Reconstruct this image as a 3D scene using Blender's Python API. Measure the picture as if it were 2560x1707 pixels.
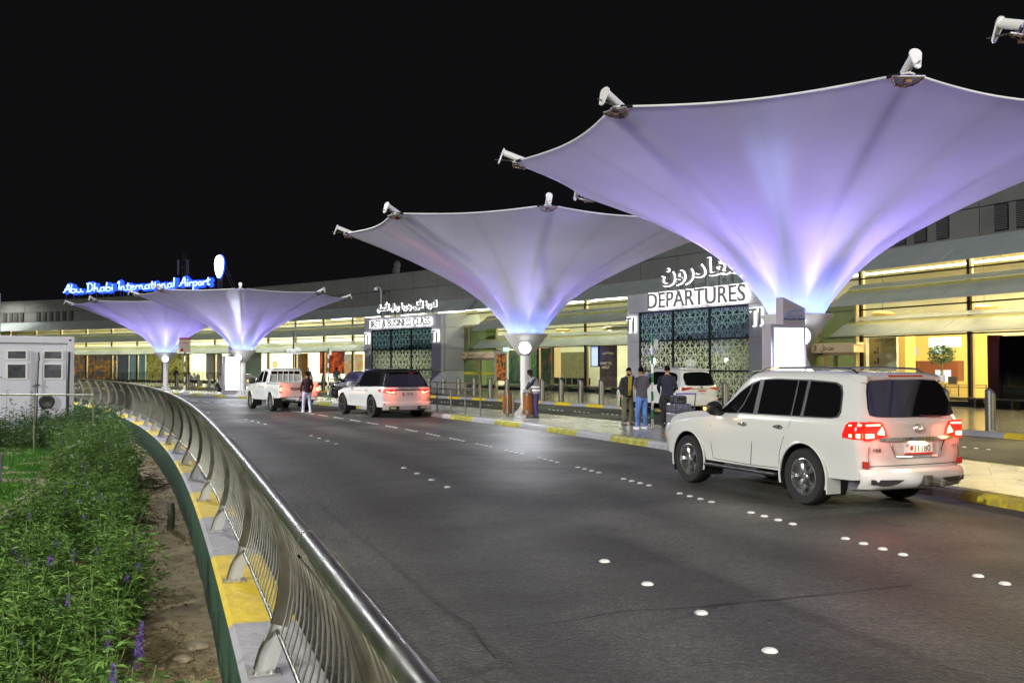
import bpy, bmesh, math, random
import numpy as np
from mathutils import Vector, Matrix
for o in list(bpy.data.objects): bpy.data.objects.remove(o)
S = bpy.context.scene; COL = S.collection
random.seed(7); RNG = np.random.default_rng(11)
PI = math.pi; R = math.radians
sin, cos = math.sin, math.cos
# ------------------------------------------------------------------ camera
F, HY, EYE = 2350.0, 918.0, 1.95            # focal length (in 2560 px widths), horizon row, eye height
cam = bpy.data.objects.new('camera', bpy.data.cameras.new('camera')); COL.objects.link(cam)
cam.location = (0, 0, EYE); cam.rotation_euler = (R(90) + math.atan((HY - 853.5) / F), 0, 0)
cam.data.sensor_width = 36; cam.data.lens = F / 2560 * 36; cam.data.clip_end = 3000; cam.data.clip_start = .05
S.camera = cam
# ------------------------------------------------------------------ night sky
W = bpy.data.worlds.new('World'); S.world = W; W.use_nodes = True
wn = W.node_tree; wn.nodes.clear()
wo = wn.nodes.new('ShaderNodeOutputWorld'); wb = wn.nodes.new('ShaderNodeBackground'); ws = wn.nodes.new('ShaderNodeTexSky')
ws.sky_type = 'NISHITA'; ws.sun_disc = False; ws.sun_elevation = R(-7); ws.sun_rotation = R(200); ws.air_density = .6; ws.dust_density = 2
wm = wn.nodes.new('ShaderNodeMixRGB'); wm.blend_type = 'MIX'; wm.inputs[0].default_value = .93; wm.inputs[2].default_value = (.036, .035, .040, 1)
wn.links.new(ws.outputs[0], wm.inputs[1]); wn.links.new(wm.outputs[0], wb.inputs[0]); wb.inputs[1].default_value = .1
wn.links.new(wb.outputs[0], wo.inputs[0])
S.view_settings.view_transform = 'Standard'; S.view_settings.look = 'None'; S.view_settings.exposure = .48; S.view_settings.gamma = 1
S.render.engine = 'CYCLES'; S.cycles.use_denoising = True; S.cycles.max_bounces = 6; S.cycles.transparent_max_bounces = 12
S.cycles.sample_clamp_indirect = 4; S.cycles.caustics_reflective = False; S.cycles.caustics_refractive = False; S.cycles.use_light_tree = True
# ------------------------------------------------------------------ the curved site: everything is concentric about (CX, CY)
CX, CY = -128.49, -28.75
def pol(r, t, z=0.0): return Vector((CX + r * cos(t), CY + r * sin(t), z))
def th(px, r):                               # angle at which radius r is seen in column px of the photograph
    dx = (px - 1280) / F; a = dx * dx + 1; b = -2 * (CX * dx + CY); c = CX * CX + CY * CY - r * r
    D = (-b + math.sqrt(max(b * b - 4 * a * c, 0))) / (2 * a)
    return math.atan2(D - CY, dx * D - CX)
def gp(px, py, z=0.0):                        # point of height z seen at a pixel
    D = (EYE - z) * F / (py - HY); return Vector(((px - 1280) / F * D, D, z))
def rt(v): return math.hypot(v[0] - CX, v[1] - CY), math.atan2(v[1] - CY, v[0] - CX)
# ------------------------------------------------------------------ materials
MATS = {}
def nn(nt, typ, **kw):
    n = nt.nodes.new(typ)
    for k, v in kw.items(): setattr(n, k, v)
    return n
def mat(name, col=(.5, .5, .5), rough=.5, metal=0.0, em=None, es=0.0, var=0.0, vs=3.0, bump=0.0, bs=40.0, spec=.5, coat=0.0, col2=None, rvar=0.0, detail=4.0, trans=0.0):
    if name in MATS: return MATS[name]
    m = bpy.data.materials.new(name); m.use_nodes = True; nt = m.node_tree; p = nt.nodes['Principled BSDF']
    c4 = tuple(col) + (1,)
    p.inputs['Base Color'].default_value = c4; p.inputs['Roughness'].default_value = rough; p.inputs['Metallic'].default_value = metal
    p.inputs['Specular IOR Level'].default_value = spec; p.inputs['Coat Weight'].default_value = coat; p.inputs['Coat Roughness'].default_value = .05
    if em: p.inputs['Emission Color'].default_value = tuple(em) + (1,); p.inputs['Emission Strength'].default_value = es
    tc = nn(nt, 'ShaderNodeTexCoord')
    if var or col2 or rvar:
        nz = nn(nt, 'ShaderNodeTexNoise'); nz.inputs['Scale'].default_value = vs; nz.inputs['Detail'].default_value = detail; nz.inputs['Roughness'].default_value = .65
        nt.links.new(tc.outputs['Object'], nz.inputs['Vector'])
        if var or col2:
            mr = nn(nt, 'ShaderNodeMapRange'); mr.inputs[1].default_value = .3; mr.inputs[2].default_value = .7
            nt.links.new(nz.outputs['Fac'], mr.inputs[0])
            mx = nn(nt, 'ShaderNodeMixRGB')
            if col2: mx.inputs[1].default_value = c4; mx.inputs[2].default_value = tuple(col2) + (1,)
            else:
                mx.inputs[1].default_value = tuple(c * (1 - var) for c in col) + (1,); mx.inputs[2].default_value = tuple(min(1, c * (1 + var)) for c in col) + (1,)
            nt.links.new(mr.outputs[0], mx.inputs[0]); nt.links.new(mx.outputs[0], p.inputs['Base Color'])
        if rvar:
            m2 = nn(nt, 'ShaderNodeMapRange'); m2.inputs[1].default_value = .3; m2.inputs[2].default_value = .7
            m2.inputs[3].default_value = max(0, rough - rvar); m2.inputs[4].default_value = min(1, rough + rvar)
            nt.links.new(nz.outputs['Fac'], m2.inputs[0]); nt.links.new(m2.outputs[0], p.inputs['Roughness'])
    if bump:
        n2 = nn(nt, 'ShaderNodeTexNoise'); n2.inputs['Scale'].default_value = bs; n2.inputs['Detail'].default_value = 3
        nt.links.new(tc.outputs['Object'], n2.inputs['Vector'])
        b = nn(nt, 'ShaderNodeBump'); b.inputs['Strength'].default_value = bump; b.inputs['Distance'].default_value = .02
        nt.links.new(n2.outputs['Fac'], b.inputs['Height']); nt.links.new(b.outputs[0], p.inputs['Normal'])
    MATS[name] = m; return m
def glass(name, tint=(.9, .95, .95), refl=.12, rough=.02):
    if name in MATS: return MATS[name]
    m = bpy.data.materials.new(name); m.use_nodes = True; nt = m.node_tree; nt.nodes.clear()
    o = nn(nt, 'ShaderNodeOutputMaterial'); t = nn(nt, 'ShaderNodeBsdfTransparent'); g = nn(nt, 'ShaderNodeBsdfGlossy'); mx = nn(nt, 'ShaderNodeMixShader')
    lw = nn(nt, 'ShaderNodeLayerWeight'); lw.inputs[0].default_value = .5
    fr = nn(nt, 'ShaderNodeMath', operation='POWER'); fr.inputs[1].default_value = 4; nt.links.new(lw.outputs['Facing'], fr.inputs[0])
    ad = nn(nt, 'ShaderNodeMath', operation='MULTIPLY_ADD'); ad.use_clamp = True; ad.inputs[1].default_value = .5; ad.inputs[2].default_value = refl
    t.inputs[0].default_value = tuple(tint) + (1,); g.inputs['Roughness'].default_value = rough
    nt.links.new(fr.outputs[0], ad.inputs[0]); nt.links.new(ad.outputs[0], mx.inputs[0]); nt.links.new(t.outputs[0], mx.inputs[1]); nt.links.new(g.outputs[0], mx.inputs[2])
    nt.links.new(mx.outputs[0], o.inputs[0]); MATS[name] = m; return m
def emit(name, col, s):
    if name in MATS: return MATS[name]
    m = bpy.data.materials.new(name); m.use_nodes = True; nt = m.node_tree; nt.nodes.clear()
    o = nn(nt, 'ShaderNodeOutputMaterial'); e = nn(nt, 'ShaderNodeEmission'); e.inputs[0].default_value = tuple(col) + (1,); e.inputs[1].default_value = s
    nt.links.new(e.outputs[0], o.inputs[0]); MATS[name] = m; return m
# ------------------------------------------------------------------ mesh building
def frame_z(d):                               # matrix whose Z axis is d
    d = Vector(d).normalized(); up = Vector((0, 0, 1)) if abs(d.z) < .98 else Vector((1, 0, 0))
    x = up.cross(d).normalized(); y = d.cross(x)
    return Matrix((x, y, d)).transposed()
def yaw(a, loc=(0, 0, 0)): return Matrix.Translation(Vector(loc)) @ Matrix.Rotation(a, 4, 'Z')
class MB:
    def __init__(s): s.v = []; s.f = []; s.m = []; s.cur = 0
    def add(s, vs, fs, M=None, mi=None):
        b = len(s.v)
        for v in vs:
            v = Vector(v); s.v.append(tuple(M @ v) if M else tuple(v))
        for f in fs: s.f.append(tuple(b + i for i in f)); s.m.append(s.cur if mi is None else mi)
        return s
    def box(s, c, d, M=None, mi=None, rz=0.0, rx=0.0, ry=0.0):
        x, y, z = d[0] / 2, d[1] / 2, d[2] / 2
        L = Matrix.Translation(Vector(c)) @ Matrix.Rotation(rz, 4, 'Z') @ Matrix.Rotation(ry, 4, 'Y') @ Matrix.Rotation(rx, 4, 'X')
        if M: L = M @ L
        return s.add([(i * x, j * y, k * z) for i in (-1, 1) for j in (-1, 1) for k in (-1, 1)],
                     [(0, 1, 3, 2), (4, 6, 7, 5), (0, 4, 5, 1), (2, 3, 7, 6), (0, 2, 6, 4), (1, 5, 7, 3)], L, mi)
    def tube(s, pts, r, n=8, M=None, mi=None, caps=True, closed=False):
        pts = [Vector(p) for p in pts]; N = len(pts); vs = []; fs = []
        rr = r if hasattr(r, '__len__') else [r] * N; px = None
        for i, p in enumerate(pts):
            a = pts[(i - 1) % N] if (closed or i) else p; b = pts[(i + 1) % N] if (closed or i < N - 1) else p
            d = (b - a).normalized()
            if px is None: fr = frame_z(d); x = fr.col[0].copy()
            else:
                x = (px - d * px.dot(d)); x = x.normalized() if x.length > 1e-6 else frame_z(d).col[0].copy()
            y = d.cross(x); px = x
            for k in range(n): t = 2 * PI * k / n; vs.append(p + (x * cos(t) + y * sin(t)) * rr[i])
        for i in range(N if closed else N - 1):
            for k in range(n):
                a = i * n + k; b = i * n + (k + 1) % n; j = (i + 1) % N
                fs.append((a, b, j * n + (k + 1) % n, j * n + k))
        if caps and not closed: fs.append(tuple(range(n))[::-1]); fs.append(tuple(range((N - 1) * n, N * n)))
        return s.add(vs, fs, M, mi)
    def cyl(s, a, b, r, n=16, M=None, mi=None): return s.tube([a, b], r, n, M, mi)
    def lathe(s, prof, n=24, M=None, mi=None, cap=True):   # prof: (r, z)
        vs = [(r * cos(2 * PI * k / n), r * sin(2 * PI * k / n), z) for r, z in prof for k in range(n)]; fs = []
        for i in range(len(prof) - 1):
            for k in range(n): fs.append((i * n + k, i * n + (k + 1) % n, (i + 1) * n + (k + 1) % n, (i + 1) * n + k))
        if cap: fs.append(tuple(range(n))[::-1]); fs.append(tuple(range((len(prof) - 1) * n, len(prof) * n)))
        return s.add(vs, fs, M, mi)
    def prism(s, poly, h, M=None, mi=None, z0=0.0):        # polygon in XY extruded along +Z
        n = len(poly); vs = [(x, y, z0) for x, y in poly] + [(x, y, z0 + h) for x, y in poly]
        return s.add(vs, [tuple(range(n))[::-1], tuple(range(n, 2 * n))] + [(i, (i + 1) % n, n + (i + 1) % n, n + i) for i in range(n)], M, mi)
    def grid(s, rows, M=None, mi=None, closed=False):       # rows: list of equal-length point lists
        n = len(rows[0]); vs = [p for r in rows for p in r]; fs = []
        for i in range(len(rows) - 1):
            for k in range(n if closed else n - 1):
                fs.append((i * n + k, i * n + (k + 1) % n, (i + 1) * n + (k + 1) % n, (i + 1) * n + k))
        return s.add(vs, fs, M, mi)
    def sweep(s, prof, t0, t1, step=.9, mi=None, zf=None, caps=True):   # profile (radius, z) swept round the site's centre
        nseg = max(1, int(abs(t1 - t0) * 150 / step)); n = len(prof)
        rows = [[pol(r, t0 + (t1 - t0) * i / nseg, z) for r, z in prof] for i in range(nseg + 1)]
        b = len(s.v); s.grid(rows, mi=mi)
        if caps and n > 2:
            s.f.append(tuple(b + k for k in range(n))); s.m.append(s.cur if mi is None else mi)
            s.f.append(tuple(b + nseg * n + k for k in range(n))[::-1]); s.m.append(s.cur if mi is None else mi)
        return s
    def ring(s, r0, r1, z0, z1, t0, t1, step=.9, mi=None): # box-section ring segment
        return s.sweep([(r0, z0), (r1, z0), (r1, z1), (r0, z1), (r0, z0)], t0, t1, step, mi)
    def build(s, name, mats, parent=None, smooth=False, loc=None, rz=None, bev=0.0, sub=0, auto=None, M=None):
        me = bpy.data.meshes.new(name); me.from_pydata(s.v, [], s.f)
        for m in (mats if isinstance(mats, (list, tuple)) else [mats]): me.materials.append(m)
        if len(me.materials) > 1: me.polygons.foreach_set('material_index', s.m)
        bm = bmesh.new(); bm.from_mesh(me); bmesh.ops.remove_doubles(bm, verts=bm.verts, dist=1e-5); bmesh.ops.recalc_face_normals(bm, faces=bm.faces)
        if smooth:
            ang = R(auto or 38)
            for f in bm.faces: f.smooth = True
            for e in bm.edges:
                if len(e.link_faces) == 2 and e.calc_face_angle(0) > ang: e.smooth = False
        bm.to_mesh(me); bm.free()
        o = bpy.data.objects.new(name, me); COL.objects.link(o)
        if M is not None: o.matrix_world = M
        if loc is not None: o.location = loc
        if rz is not None: o.rotation_euler = (0, 0, rz)
        if parent: o.parent = parent
        if bev: b = o.modifiers.new('bevel', 'BEVEL'); b.width = bev; b.segments = 2; b.limit_method = 'ANGLE'; b.angle_limit = R(40)
        if sub: b = o.modifiers.new('sub', 'SUBSURF'); b.levels = sub; b.render_levels = sub
        return o
def tag(o, label=None, cat=None, group=None, kind=None):
    if label: o['label'] = label
    if cat: o['category'] = cat
    if group: o['group'] = group
    if kind: o['kind'] = kind
    return o
def empty(name, loc=(0, 0, 0), rz=0.0, label=None, cat=None, group=None):
    o = bpy.data.objects.new(name, None); COL.objects.link(o); o.location = loc; o.rotation_euler = (0, 0, rz); o.empty_display_size = .2
    return tag(o, label, cat, group)
def kids(o): return [c for c in bpy.data.objects if c.parent == o]
def copy_tree(o, parent=None):
    c = o.copy(); COL.objects.link(c)
    if parent: c.parent = parent
    for ch in kids(o): copy_tree(ch, c)
    return c
def light(name, typ, loc, power, col=(1, 1, 1), parent=None, size=.2, rot=None, spot=None, blend=.5, size_y=None, shape=None):
    d = bpy.data.lights.new(name, typ); d.energy = power; d.color = col
    if typ == 'AREA':
        d.size = size
        if size_y: d.shape = 'RECTANGLE'; d.size_y = size_y
        if shape: d.shape = shape
    else: d.shadow_soft_size = size
    if typ == 'SPOT': d.spot_size = spot or R(60); d.spot_blend = blend
    o = bpy.data.objects.new(name, d); COL.objects.link(o); o.location = loc
    if rot is not None: o.rotation_euler = rot
    if parent: o.parent = parent
    return o
def aim(o, d): o.rotation_euler = Vector(d).to_track_quat('-Z', 'Y').to_euler()
# Arabic text: join the letters (presentation forms) and put them in visual order
AR = {'ا': (0xFE8D, 2), 'أ': (0xFE83, 2), 'ب': (0xFE8F, 4), 'ة': (0xFE93, 2), 'ت': (0xFE95, 4), 'ج': (0xFE9D, 4), 'د': (0xFEA9, 2), 'خ': (0xFEA5, 4), 'ر': (0xFEAD, 2),
      'ع': (0xFEC9, 4), 'غ': (0xFECD, 4), 'ف': (0xFED1, 4), 'ل': (0xFEDD, 4), 'م': (0xFEE1, 4), 'ن': (0xFEE5, 4), 'و': (0xFEED, 2), 'ى': (0xFEEF, 2), 'ي': (0xFEF1, 4), 'ط': (0xFEC1, 4), 'ق': (0xFED5, 4), 'ه': (0xFEE9, 4), 'ض': (0xFEBD, 4), 'ك': (0xFED9, 4), 'س': (0xFEB1, 4), 'ز': (0xFEAF, 2), 'إ': (0xFE87, 2), 'ظ': (0xFEC5, 4), 'ص': (0xFEB9, 4)}
def arabic(t):
    out = []
    for i, c in enumerate(t):
        if c not in AR: out.append(c); continue
        base, forms = AR[c]
        prev = i and t[i - 1] in AR and AR[t[i - 1]][1] == 4; nxt = i + 1 < len(t) and t[i + 1] in AR
        if forms == 2: out.append(chr(base + (1 if prev else 0)))
        else: out.append(chr(base + (3 if prev and nxt else 2 if nxt else 1 if prev else 0)))
    return ''.join(out[::-1])
def text_mesh(body, size, depth=.01, bold=0.0, align='CENTER', sx=1.0, space=1.0):
    cu = bpy.data.curves.new('t', 'FONT'); cu.body = body; cu.size = size; cu.extrude = depth; cu.offset = bold; cu.align_x = align; cu.space_character = space; cu.resolution_u = 3
    o = bpy.data.objects.new('t', cu); COL.objects.link(o); bpy.context.view_layer.update()
    me = bpy.data.meshes.new_from_object(o.evaluated_get(bpy.context.evaluated_depsgraph_get()))
    bpy.data.objects.remove(o); bpy.data.curves.remove(cu)
    if sx != 1.0: me.transform(Matrix.Scale(sx, 4, Vector((1, 0, 0))))
    return me
def text(name, body, size, M, m, parent=None, depth=.01, bold=0.0, align='CENTER', sx=1.0, space=1.0, mats=None):
    me = text_mesh(body, size, depth, bold, align, sx, space); me.materials.clear(); me.materials.append(m)
    if mats:                                   # second material on the sides
        me.materials.append(mats)
        for p in me.polygons: p.material_index = 0 if p.normal.z > .5 else 1
    o = bpy.data.objects.new(name, me); COL.objects.link(o)
    if parent: o.parent = parent
    o.matrix_local = M
    return o
def upright(loc, a): # text plane standing upright whose face looks towards heading a
    return Matrix.Translation(Vector(loc)) @ Matrix.Rotation(a + PI / 2, 4, 'Z') @ Matrix.Rotation(PI / 2, 4, 'X')
# ================================================================== shared materials
M_steel = mat('brushed_steel', (.235, .23, .20), .40, 1.0, rvar=.1, vs=6)
M_steel_dark = mat('worn_steel', (.20, .20, .17), .46, 1.0, var=.2, rvar=.12, vs=5)
M_black = mat('black_plastic', (.015, .015, .016), .45)
M_white = mat('white_powdercoat', (.78, .78, .77), .35, var=.05, vs=2, bump=.05, bs=20)
M_yellow = mat('yellow_kerb_paint', (.80, .60, .02), .5, col2=(.58, .42, .03), vs=4, bump=.6, bs=14, detail=8)
M_yellow_worn = mat('worn_yellow_kerb_paint', (.55, .50, .02), .6, col2=(.14, .14, .06), vs=5, bump=.6, bs=14, detail=10)
M_greyk = mat('grey_kerb_paint', (.38, .38, .41), .6, col2=(.28, .28, .30), vs=4, bump=.6, bs=14, detail=8)
M_brownk = mat('kerb_road_face', (.10, .075, .075), .6, var=.3, vs=5, bump=.4, bs=20)
M_green_wall = mat('green_painted_wall', (.012, .045, .022), .7, col2=(.022, .075, .04), vs=3, bump=1.0, bs=22, detail=8)
def asphalt(name, base, seed):
    m = bpy.data.materials.new(name); m.use_nodes = True; nt = m.node_tree; p = nt.nodes['Principled BSDF']; L = nt.links.new
    tc = nn(nt, 'ShaderNodeTexCoord'); mp = nn(nt, 'ShaderNodeMapping'); mp.inputs['Location'].default_value = (seed, seed, 0); L(tc.outputs['Object'], mp.inputs[0])
    big = nn(nt, 'ShaderNodeTexNoise'); big.inputs['Scale'].default_value = .22; big.inputs['Detail'].default_value = 8; big.inputs['Roughness'].default_value = .6
    mid = nn(nt, 'ShaderNodeTexNoise'); mid.inputs['Scale'].default_value = 14; mid.inputs['Detail'].default_value = 6
    fine = nn(nt, 'ShaderNodeTexVoronoi'); fine.inputs['Scale'].default_value = 34
    spot = nn(nt, 'ShaderNodeTexNoise'); spot.inputs['Scale'].default_value = 2.6; spot.inputs['Detail'].default_value = 2
    for n in (big, mid, fine, spot): L(mp.outputs[0], n.inputs['Vector'])
    cr = nn(nt, 'ShaderNodeValToRGB'); cr.color_ramp.elements[0].position = .34; cr.color_ramp.elements[0].color = tuple(c * .5 for c in base) + (1,)
    cr.color_ramp.elements[1].position = .68; cr.color_ramp.elements[1].color = tuple(c * 1.45 for c in base) + (1,); L(big.outputs['Fac'], cr.inputs[0])
    m1 = nn(nt, 'ShaderNodeMixRGB', blend_type='OVERLAY'); m1.inputs[0].default_value = .85; L(cr.outputs[0], m1.inputs[1]); L(mid.outputs['Fac'], m1.inputs[2])
    sr = nn(nt, 'ShaderNodeMapRange'); sr.inputs[1].default_value = .70; sr.inputs[2].default_value = .76; sr.inputs[3].default_value = 1; sr.inputs[4].default_value = .35; L(spot.outputs['Fac'], sr.inputs[0])
    m2 = nn(nt, 'ShaderNodeMixRGB', blend_type='MULTIPLY'); m2.inputs[0].default_value = 1; L(m1.outputs[0], m2.inputs[1]); L(sr.outputs[0], m2.inputs[2])
    ck = nn(nt, 'ShaderNodeTexVoronoi', feature='DISTANCE_TO_EDGE'); ck.inputs['Scale'].default_value = .11
    wv = nn(nt, 'ShaderNodeMixRGB'); wv.inputs[0].default_value = .06; L(mp.outputs[0], wv.inputs[1]); L(mid.outputs['Color'], wv.inputs[2]); L(wv.outputs[0], ck.inputs['Vector'])
    ckr = nn(nt, 'ShaderNodeMapRange'); ckr.inputs[1].default_value = .0; ckr.inputs[2].default_value = .0022; ckr.inputs[3].default_value = .45; ckr.inputs[4].default_value = 1; L(ck.outputs[0], ckr.inputs[0])
    m3 = nn(nt, 'ShaderNodeMixRGB', blend_type='MULTIPLY'); m3.inputs[0].default_value = 1; L(m2.outputs[0], m3.inputs[1]); L(ckr.outputs[0], m3.inputs[2])
    ln = nn(nt, 'ShaderNodeVectorMath', operation='SUBTRACT'); ln.inputs[1].default_value = (CX, CY, 0); L(tc.outputs['Object'], ln.inputs[0]); le = nn(nt, 'ShaderNodeVectorMath', operation='LENGTH'); L(ln.outputs[0], le.inputs[0])
    tm = nn(nt, 'ShaderNodeMath', operation='MULTIPLY_ADD'); tm.inputs[1].default_value = 3.6; L(le.outputs['Value'], tm.inputs[0]); wob = nn(nt, 'ShaderNodeMath', operation='MULTIPLY'); wob.inputs[1].default_value = 3.0; L(big.outputs['Fac'], wob.inputs[0]); L(wob.outputs[0], tm.inputs[2])
    sn = nn(nt, 'ShaderNodeMath', operation='SINE'); L(tm.outputs[0], sn.inputs[0]); tr = nn(nt, 'ShaderNodeMapRange'); tr.inputs[1].default_value = -1; tr.inputs[2].default_value = 1; tr.inputs[3].default_value = .70; tr.inputs[4].default_value = 1.18; L(sn.outputs[0], tr.inputs[0])
    m3b = nn(nt, 'ShaderNodeMixRGB', blend_type='MULTIPLY'); m3b.inputs[0].default_value = 1; L(m3.outputs[0], m3b.inputs[1]); L(tr.outputs[0], m3b.inputs[2]); m3 = m3b
    pv = nn(nt, 'ShaderNodeTexVoronoi'); pv.inputs['Scale'].default_value = .16; L(mp.outputs[0], pv.inputs['Vector']); pr_ = nn(nt, 'ShaderNodeSeparateColor'); L(pv.outputs['Color'], pr_.inputs[0]); pm = nn(nt, 'ShaderNodeMapRange'); pm.inputs[3].default_value = .74; pm.inputs[4].default_value = 1.22; L(pr_.outputs[0], pm.inputs[0])
    m3c = nn(nt, 'ShaderNodeMixRGB', blend_type='MULTIPLY'); m3c.inputs[0].default_value = 1; L(m3.outputs[0], m3c.inputs[1]); L(pm.outputs[0], m3c.inputs[2]); m3 = m3c
    fs = nn(nt, 'ShaderNodeMapRange'); fs.inputs[1].default_value = 0; fs.inputs[2].default_value = .5; fs.inputs[3].default_value = 1.75; fs.inputs[4].default_value = .55; L(fine.outputs['Distance'], fs.inputs[0])
    m4 = nn(nt, 'ShaderNodeMixRGB', blend_type='MULTIPLY'); m4.inputs[0].default_value = .8; L(m3.outputs[0], m4.inputs[1]); L(fs.outputs[0], m4.inputs[2]); L(m4.outputs[0], p.inputs['Base Color'])
    rr = nn(nt, 'ShaderNodeMapRange'); rr.inputs[1].default_value = .3; rr.inputs[2].default_value = .7; rr.inputs[3].default_value = .72; rr.inputs[4].default_value = .45; L(big.outputs['Fac'], rr.inputs[0]); L(rr.outputs[0], p.inputs['Roughness'])
    b = nn(nt, 'ShaderNodeBump'); b.inputs['Strength'].default_value = .5; b.inputs['Distance'].default_value = .012; L(fine.outputs['Distance'], b.inputs['Height'])
    b2 = nn(nt, 'ShaderNodeBump'); b2.inputs['Strength'].default_value = .4; b2.inputs['Distance'].default_value = .02; L(mid.outputs['Fac'], b2.inputs['Height']); L(b.outputs[0], b2.inputs['Normal']); L(b2.outputs[0], p.inputs['Normal'])
    return m
M_asph = asphalt('asphalt', (.088, .088, .078), 3.1); M_asph2 = asphalt('dark_asphalt', (.036, .037, .038), 19.7)
def tiles(name, base, gap, size, rough):
    m = bpy.data.materials.new(name); m.use_nodes = True; nt = m.node_tree; p = nt.nodes['Principled BSDF']; L = nt.links.new
    tc = nn(nt, 'ShaderNodeTexCoord'); mp = nn(nt, 'ShaderNodeMapping'); mp.inputs['Rotation'].default_value = (0, 0, R(25)); L(tc.outputs['Object'], mp.inputs[0])
    br = nn(nt, 'ShaderNodeTexBrick'); br.offset = 0; br.inputs['Scale'].default_value = 1; br.inputs['Brick Width'].default_value = size; br.inputs['Row Height'].default_value = size
    br.inputs['Mortar Size'].default_value = .006; br.inputs['Color1'].default_value = tuple(base) + (1,); br.inputs['Color2'].default_value = tuple(c * .86 for c in base) + (1,); br.inputs['Mortar'].default_value = tuple(gap) + (1,)
    L(mp.outputs[0], br.inputs['Vector'])
    nz = nn(nt, 'ShaderNodeTexNoise'); nz.inputs['Scale'].default_value = 1.2; nz.inputs['Detail'].default_value = 8; L(mp.outputs[0], nz.inputs['Vector'])
    mx = nn(nt, 'ShaderNodeMixRGB', blend_type='OVERLAY'); mx.inputs[0].default_value = .5; L(br.outputs[0], mx.inputs[1]); L(nz.outputs['Fac'], mx.inputs[2]); L(mx.outputs[0], p.inputs['Base Color'])
    rr = nn(nt, 'ShaderNodeMapRange'); rr.inputs[3].default_value = rough * .6; rr.inputs[4].default_value = rough * 1.4; L(nz.outputs['Fac'], rr.inputs[0]); L(rr.outputs[0], p.inputs['Roughness'])
    return m
M_pave = tiles('polished_island_paving', (.30, .29, .29), (.12, .12, .12), .6, .24)
M_pave2 = tiles('brown_terminal_paving', (.13, .125, .115), (.05, .05, .05), .3, .2)
M_soil = mat('dry_sandy_soil', (.46, .38, .22), .95, col2=(.22, .17, .09), vs=5, bump=1.0, bs=34, detail=12)
M_lawn = mat('lawn_soil', (.03, .05, .015), .95, var=.4, vs=3)
def frad_(t): return min(135.5, 130.1 + 1.5 * math.exp(-(math.degrees(t) - 14.95) / 7.2))
# ================================================================== ground, roads and kerbs (structure)
TA, TB = R(-6), R(84)
def flat(name, r0, r1, z, m, t0=TA, t1=TB, step=1.5):
    mb = MB(); n = max(2, int((t1 - t0) * 150 / step)); k = max(1, int((r1 - r0) / 2))
    mb.grid([[pol(r0 + (r1 - r0) * j / k, t0 + (t1 - t0) * i / n, z) for j in range(k + 1)] for i in range(n + 1)])
    return tag(mb.build(name, m), kind='structure')
g = MB(); g.grid([[(x, y, -.42) for x in np.linspace(-900, 900, 13)] for y in np.linspace(-500, 1600, 13)])
tag(g.build('ground', mat('far_ground', (.05, .045, .035), .95, var=.3, vs=.1)), kind='structure')
flat('drop_off_road', 145.15, 152.15, 0, M_asph2)
flat('road_behind_terminal', 196, 230, 0, M_asph2)
flat('island_paving', 141.85, 145.1, .154, M_pave); flat('terminal_pavement', 152.3, 165.3, .154, M_pave2)
def kerb_blocks(name, prof, edges, mats_alt, t0, t1):
    """kerb of painted blocks: prof in (r, z); edges = angles where the paint changes"""
    mb = MB(); es = [e for e in sorted(edges) if t0 < e < t1]; es = [t0] + es + [t1]
    for i in range(len(es) - 1):
        k = (i + kerb_blocks.off) % len(mats_alt); mb.sweep(prof, es[i], es[i + 1], .8, k, caps=False)
    return mb.build(name, mats_alt, smooth=False)
# island kerb next to the main road
e0 = th(1366 , 141.65); e1 = th(1440.5, 141.65); stp = e0 - e1
kerb_blocks.off = 0
edges = [e0 + stp * i for i in range(-70, 160)]
kp = [(141.95, -.02), (141.95, .15), (141.86, .158), (141.70, .15), (141.66, .10), (141.64, -.02)]
o = kerb_blocks('island_kerb', kp, edges, [M_greyk, M_yellow_worn], TA, TB); tag(o, kind='structure')
kp = [(145.0, -.02), (145.0, .15), (145.2, .155), (145.26, .10), (145.28, -.02)]
o = kerb_blocks('island_back_kerb', kp, edges, [M_greyk, M_yellow_worn], TA, TB); tag(o, kind='structure')
e0 = th(1425.5, 152.1); e1 = th(1465.5, 152.1); stp = e0 - e1; edges = [e0 + stp * i for i in range(-60, 160)]
kp = [(152.35, -.02), (152.35, .15), (152.2, .156), (152.1, .11), (152.08, -.02)]
kerb_blocks.off = 1
o = kerb_blocks('terminal_kerb', kp, edges, [M_yellow, M_greyk], TA, TB); tag(o, kind='structure')
# ---- main road
mb = MB(); mb.grid([[pol(max(frad_(t), 110) + .25 + (141.75 - max(frad_(t), 110) - .25) * j / 8, t, 0) for j in range(9)] for t in np.linspace(TA, TB, 240)])
tag(mb.build('road', M_asph), kind='structure')
# ---- planter wall that carries the railing
FR = 131.2
def frad(t):
    return frad_(t)
def _old(t):                                  # radius of the railing's foot line, slightly inside the road's circle further on
    return 130.1 + 1.5 * math.exp(-(math.degrees(t) - 14.95) / 7.2)
def wall_sweep(mb, prof, a, b, mi, step=.45):
    n = max(1, int((b - a) * 131 / step)); mb.grid([[pol(frad(a + (b - a) * i / n) + r, a + (b - a) * i / n, z) for r, z in prof] for i in range(n + 1)], mi=mi)
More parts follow.
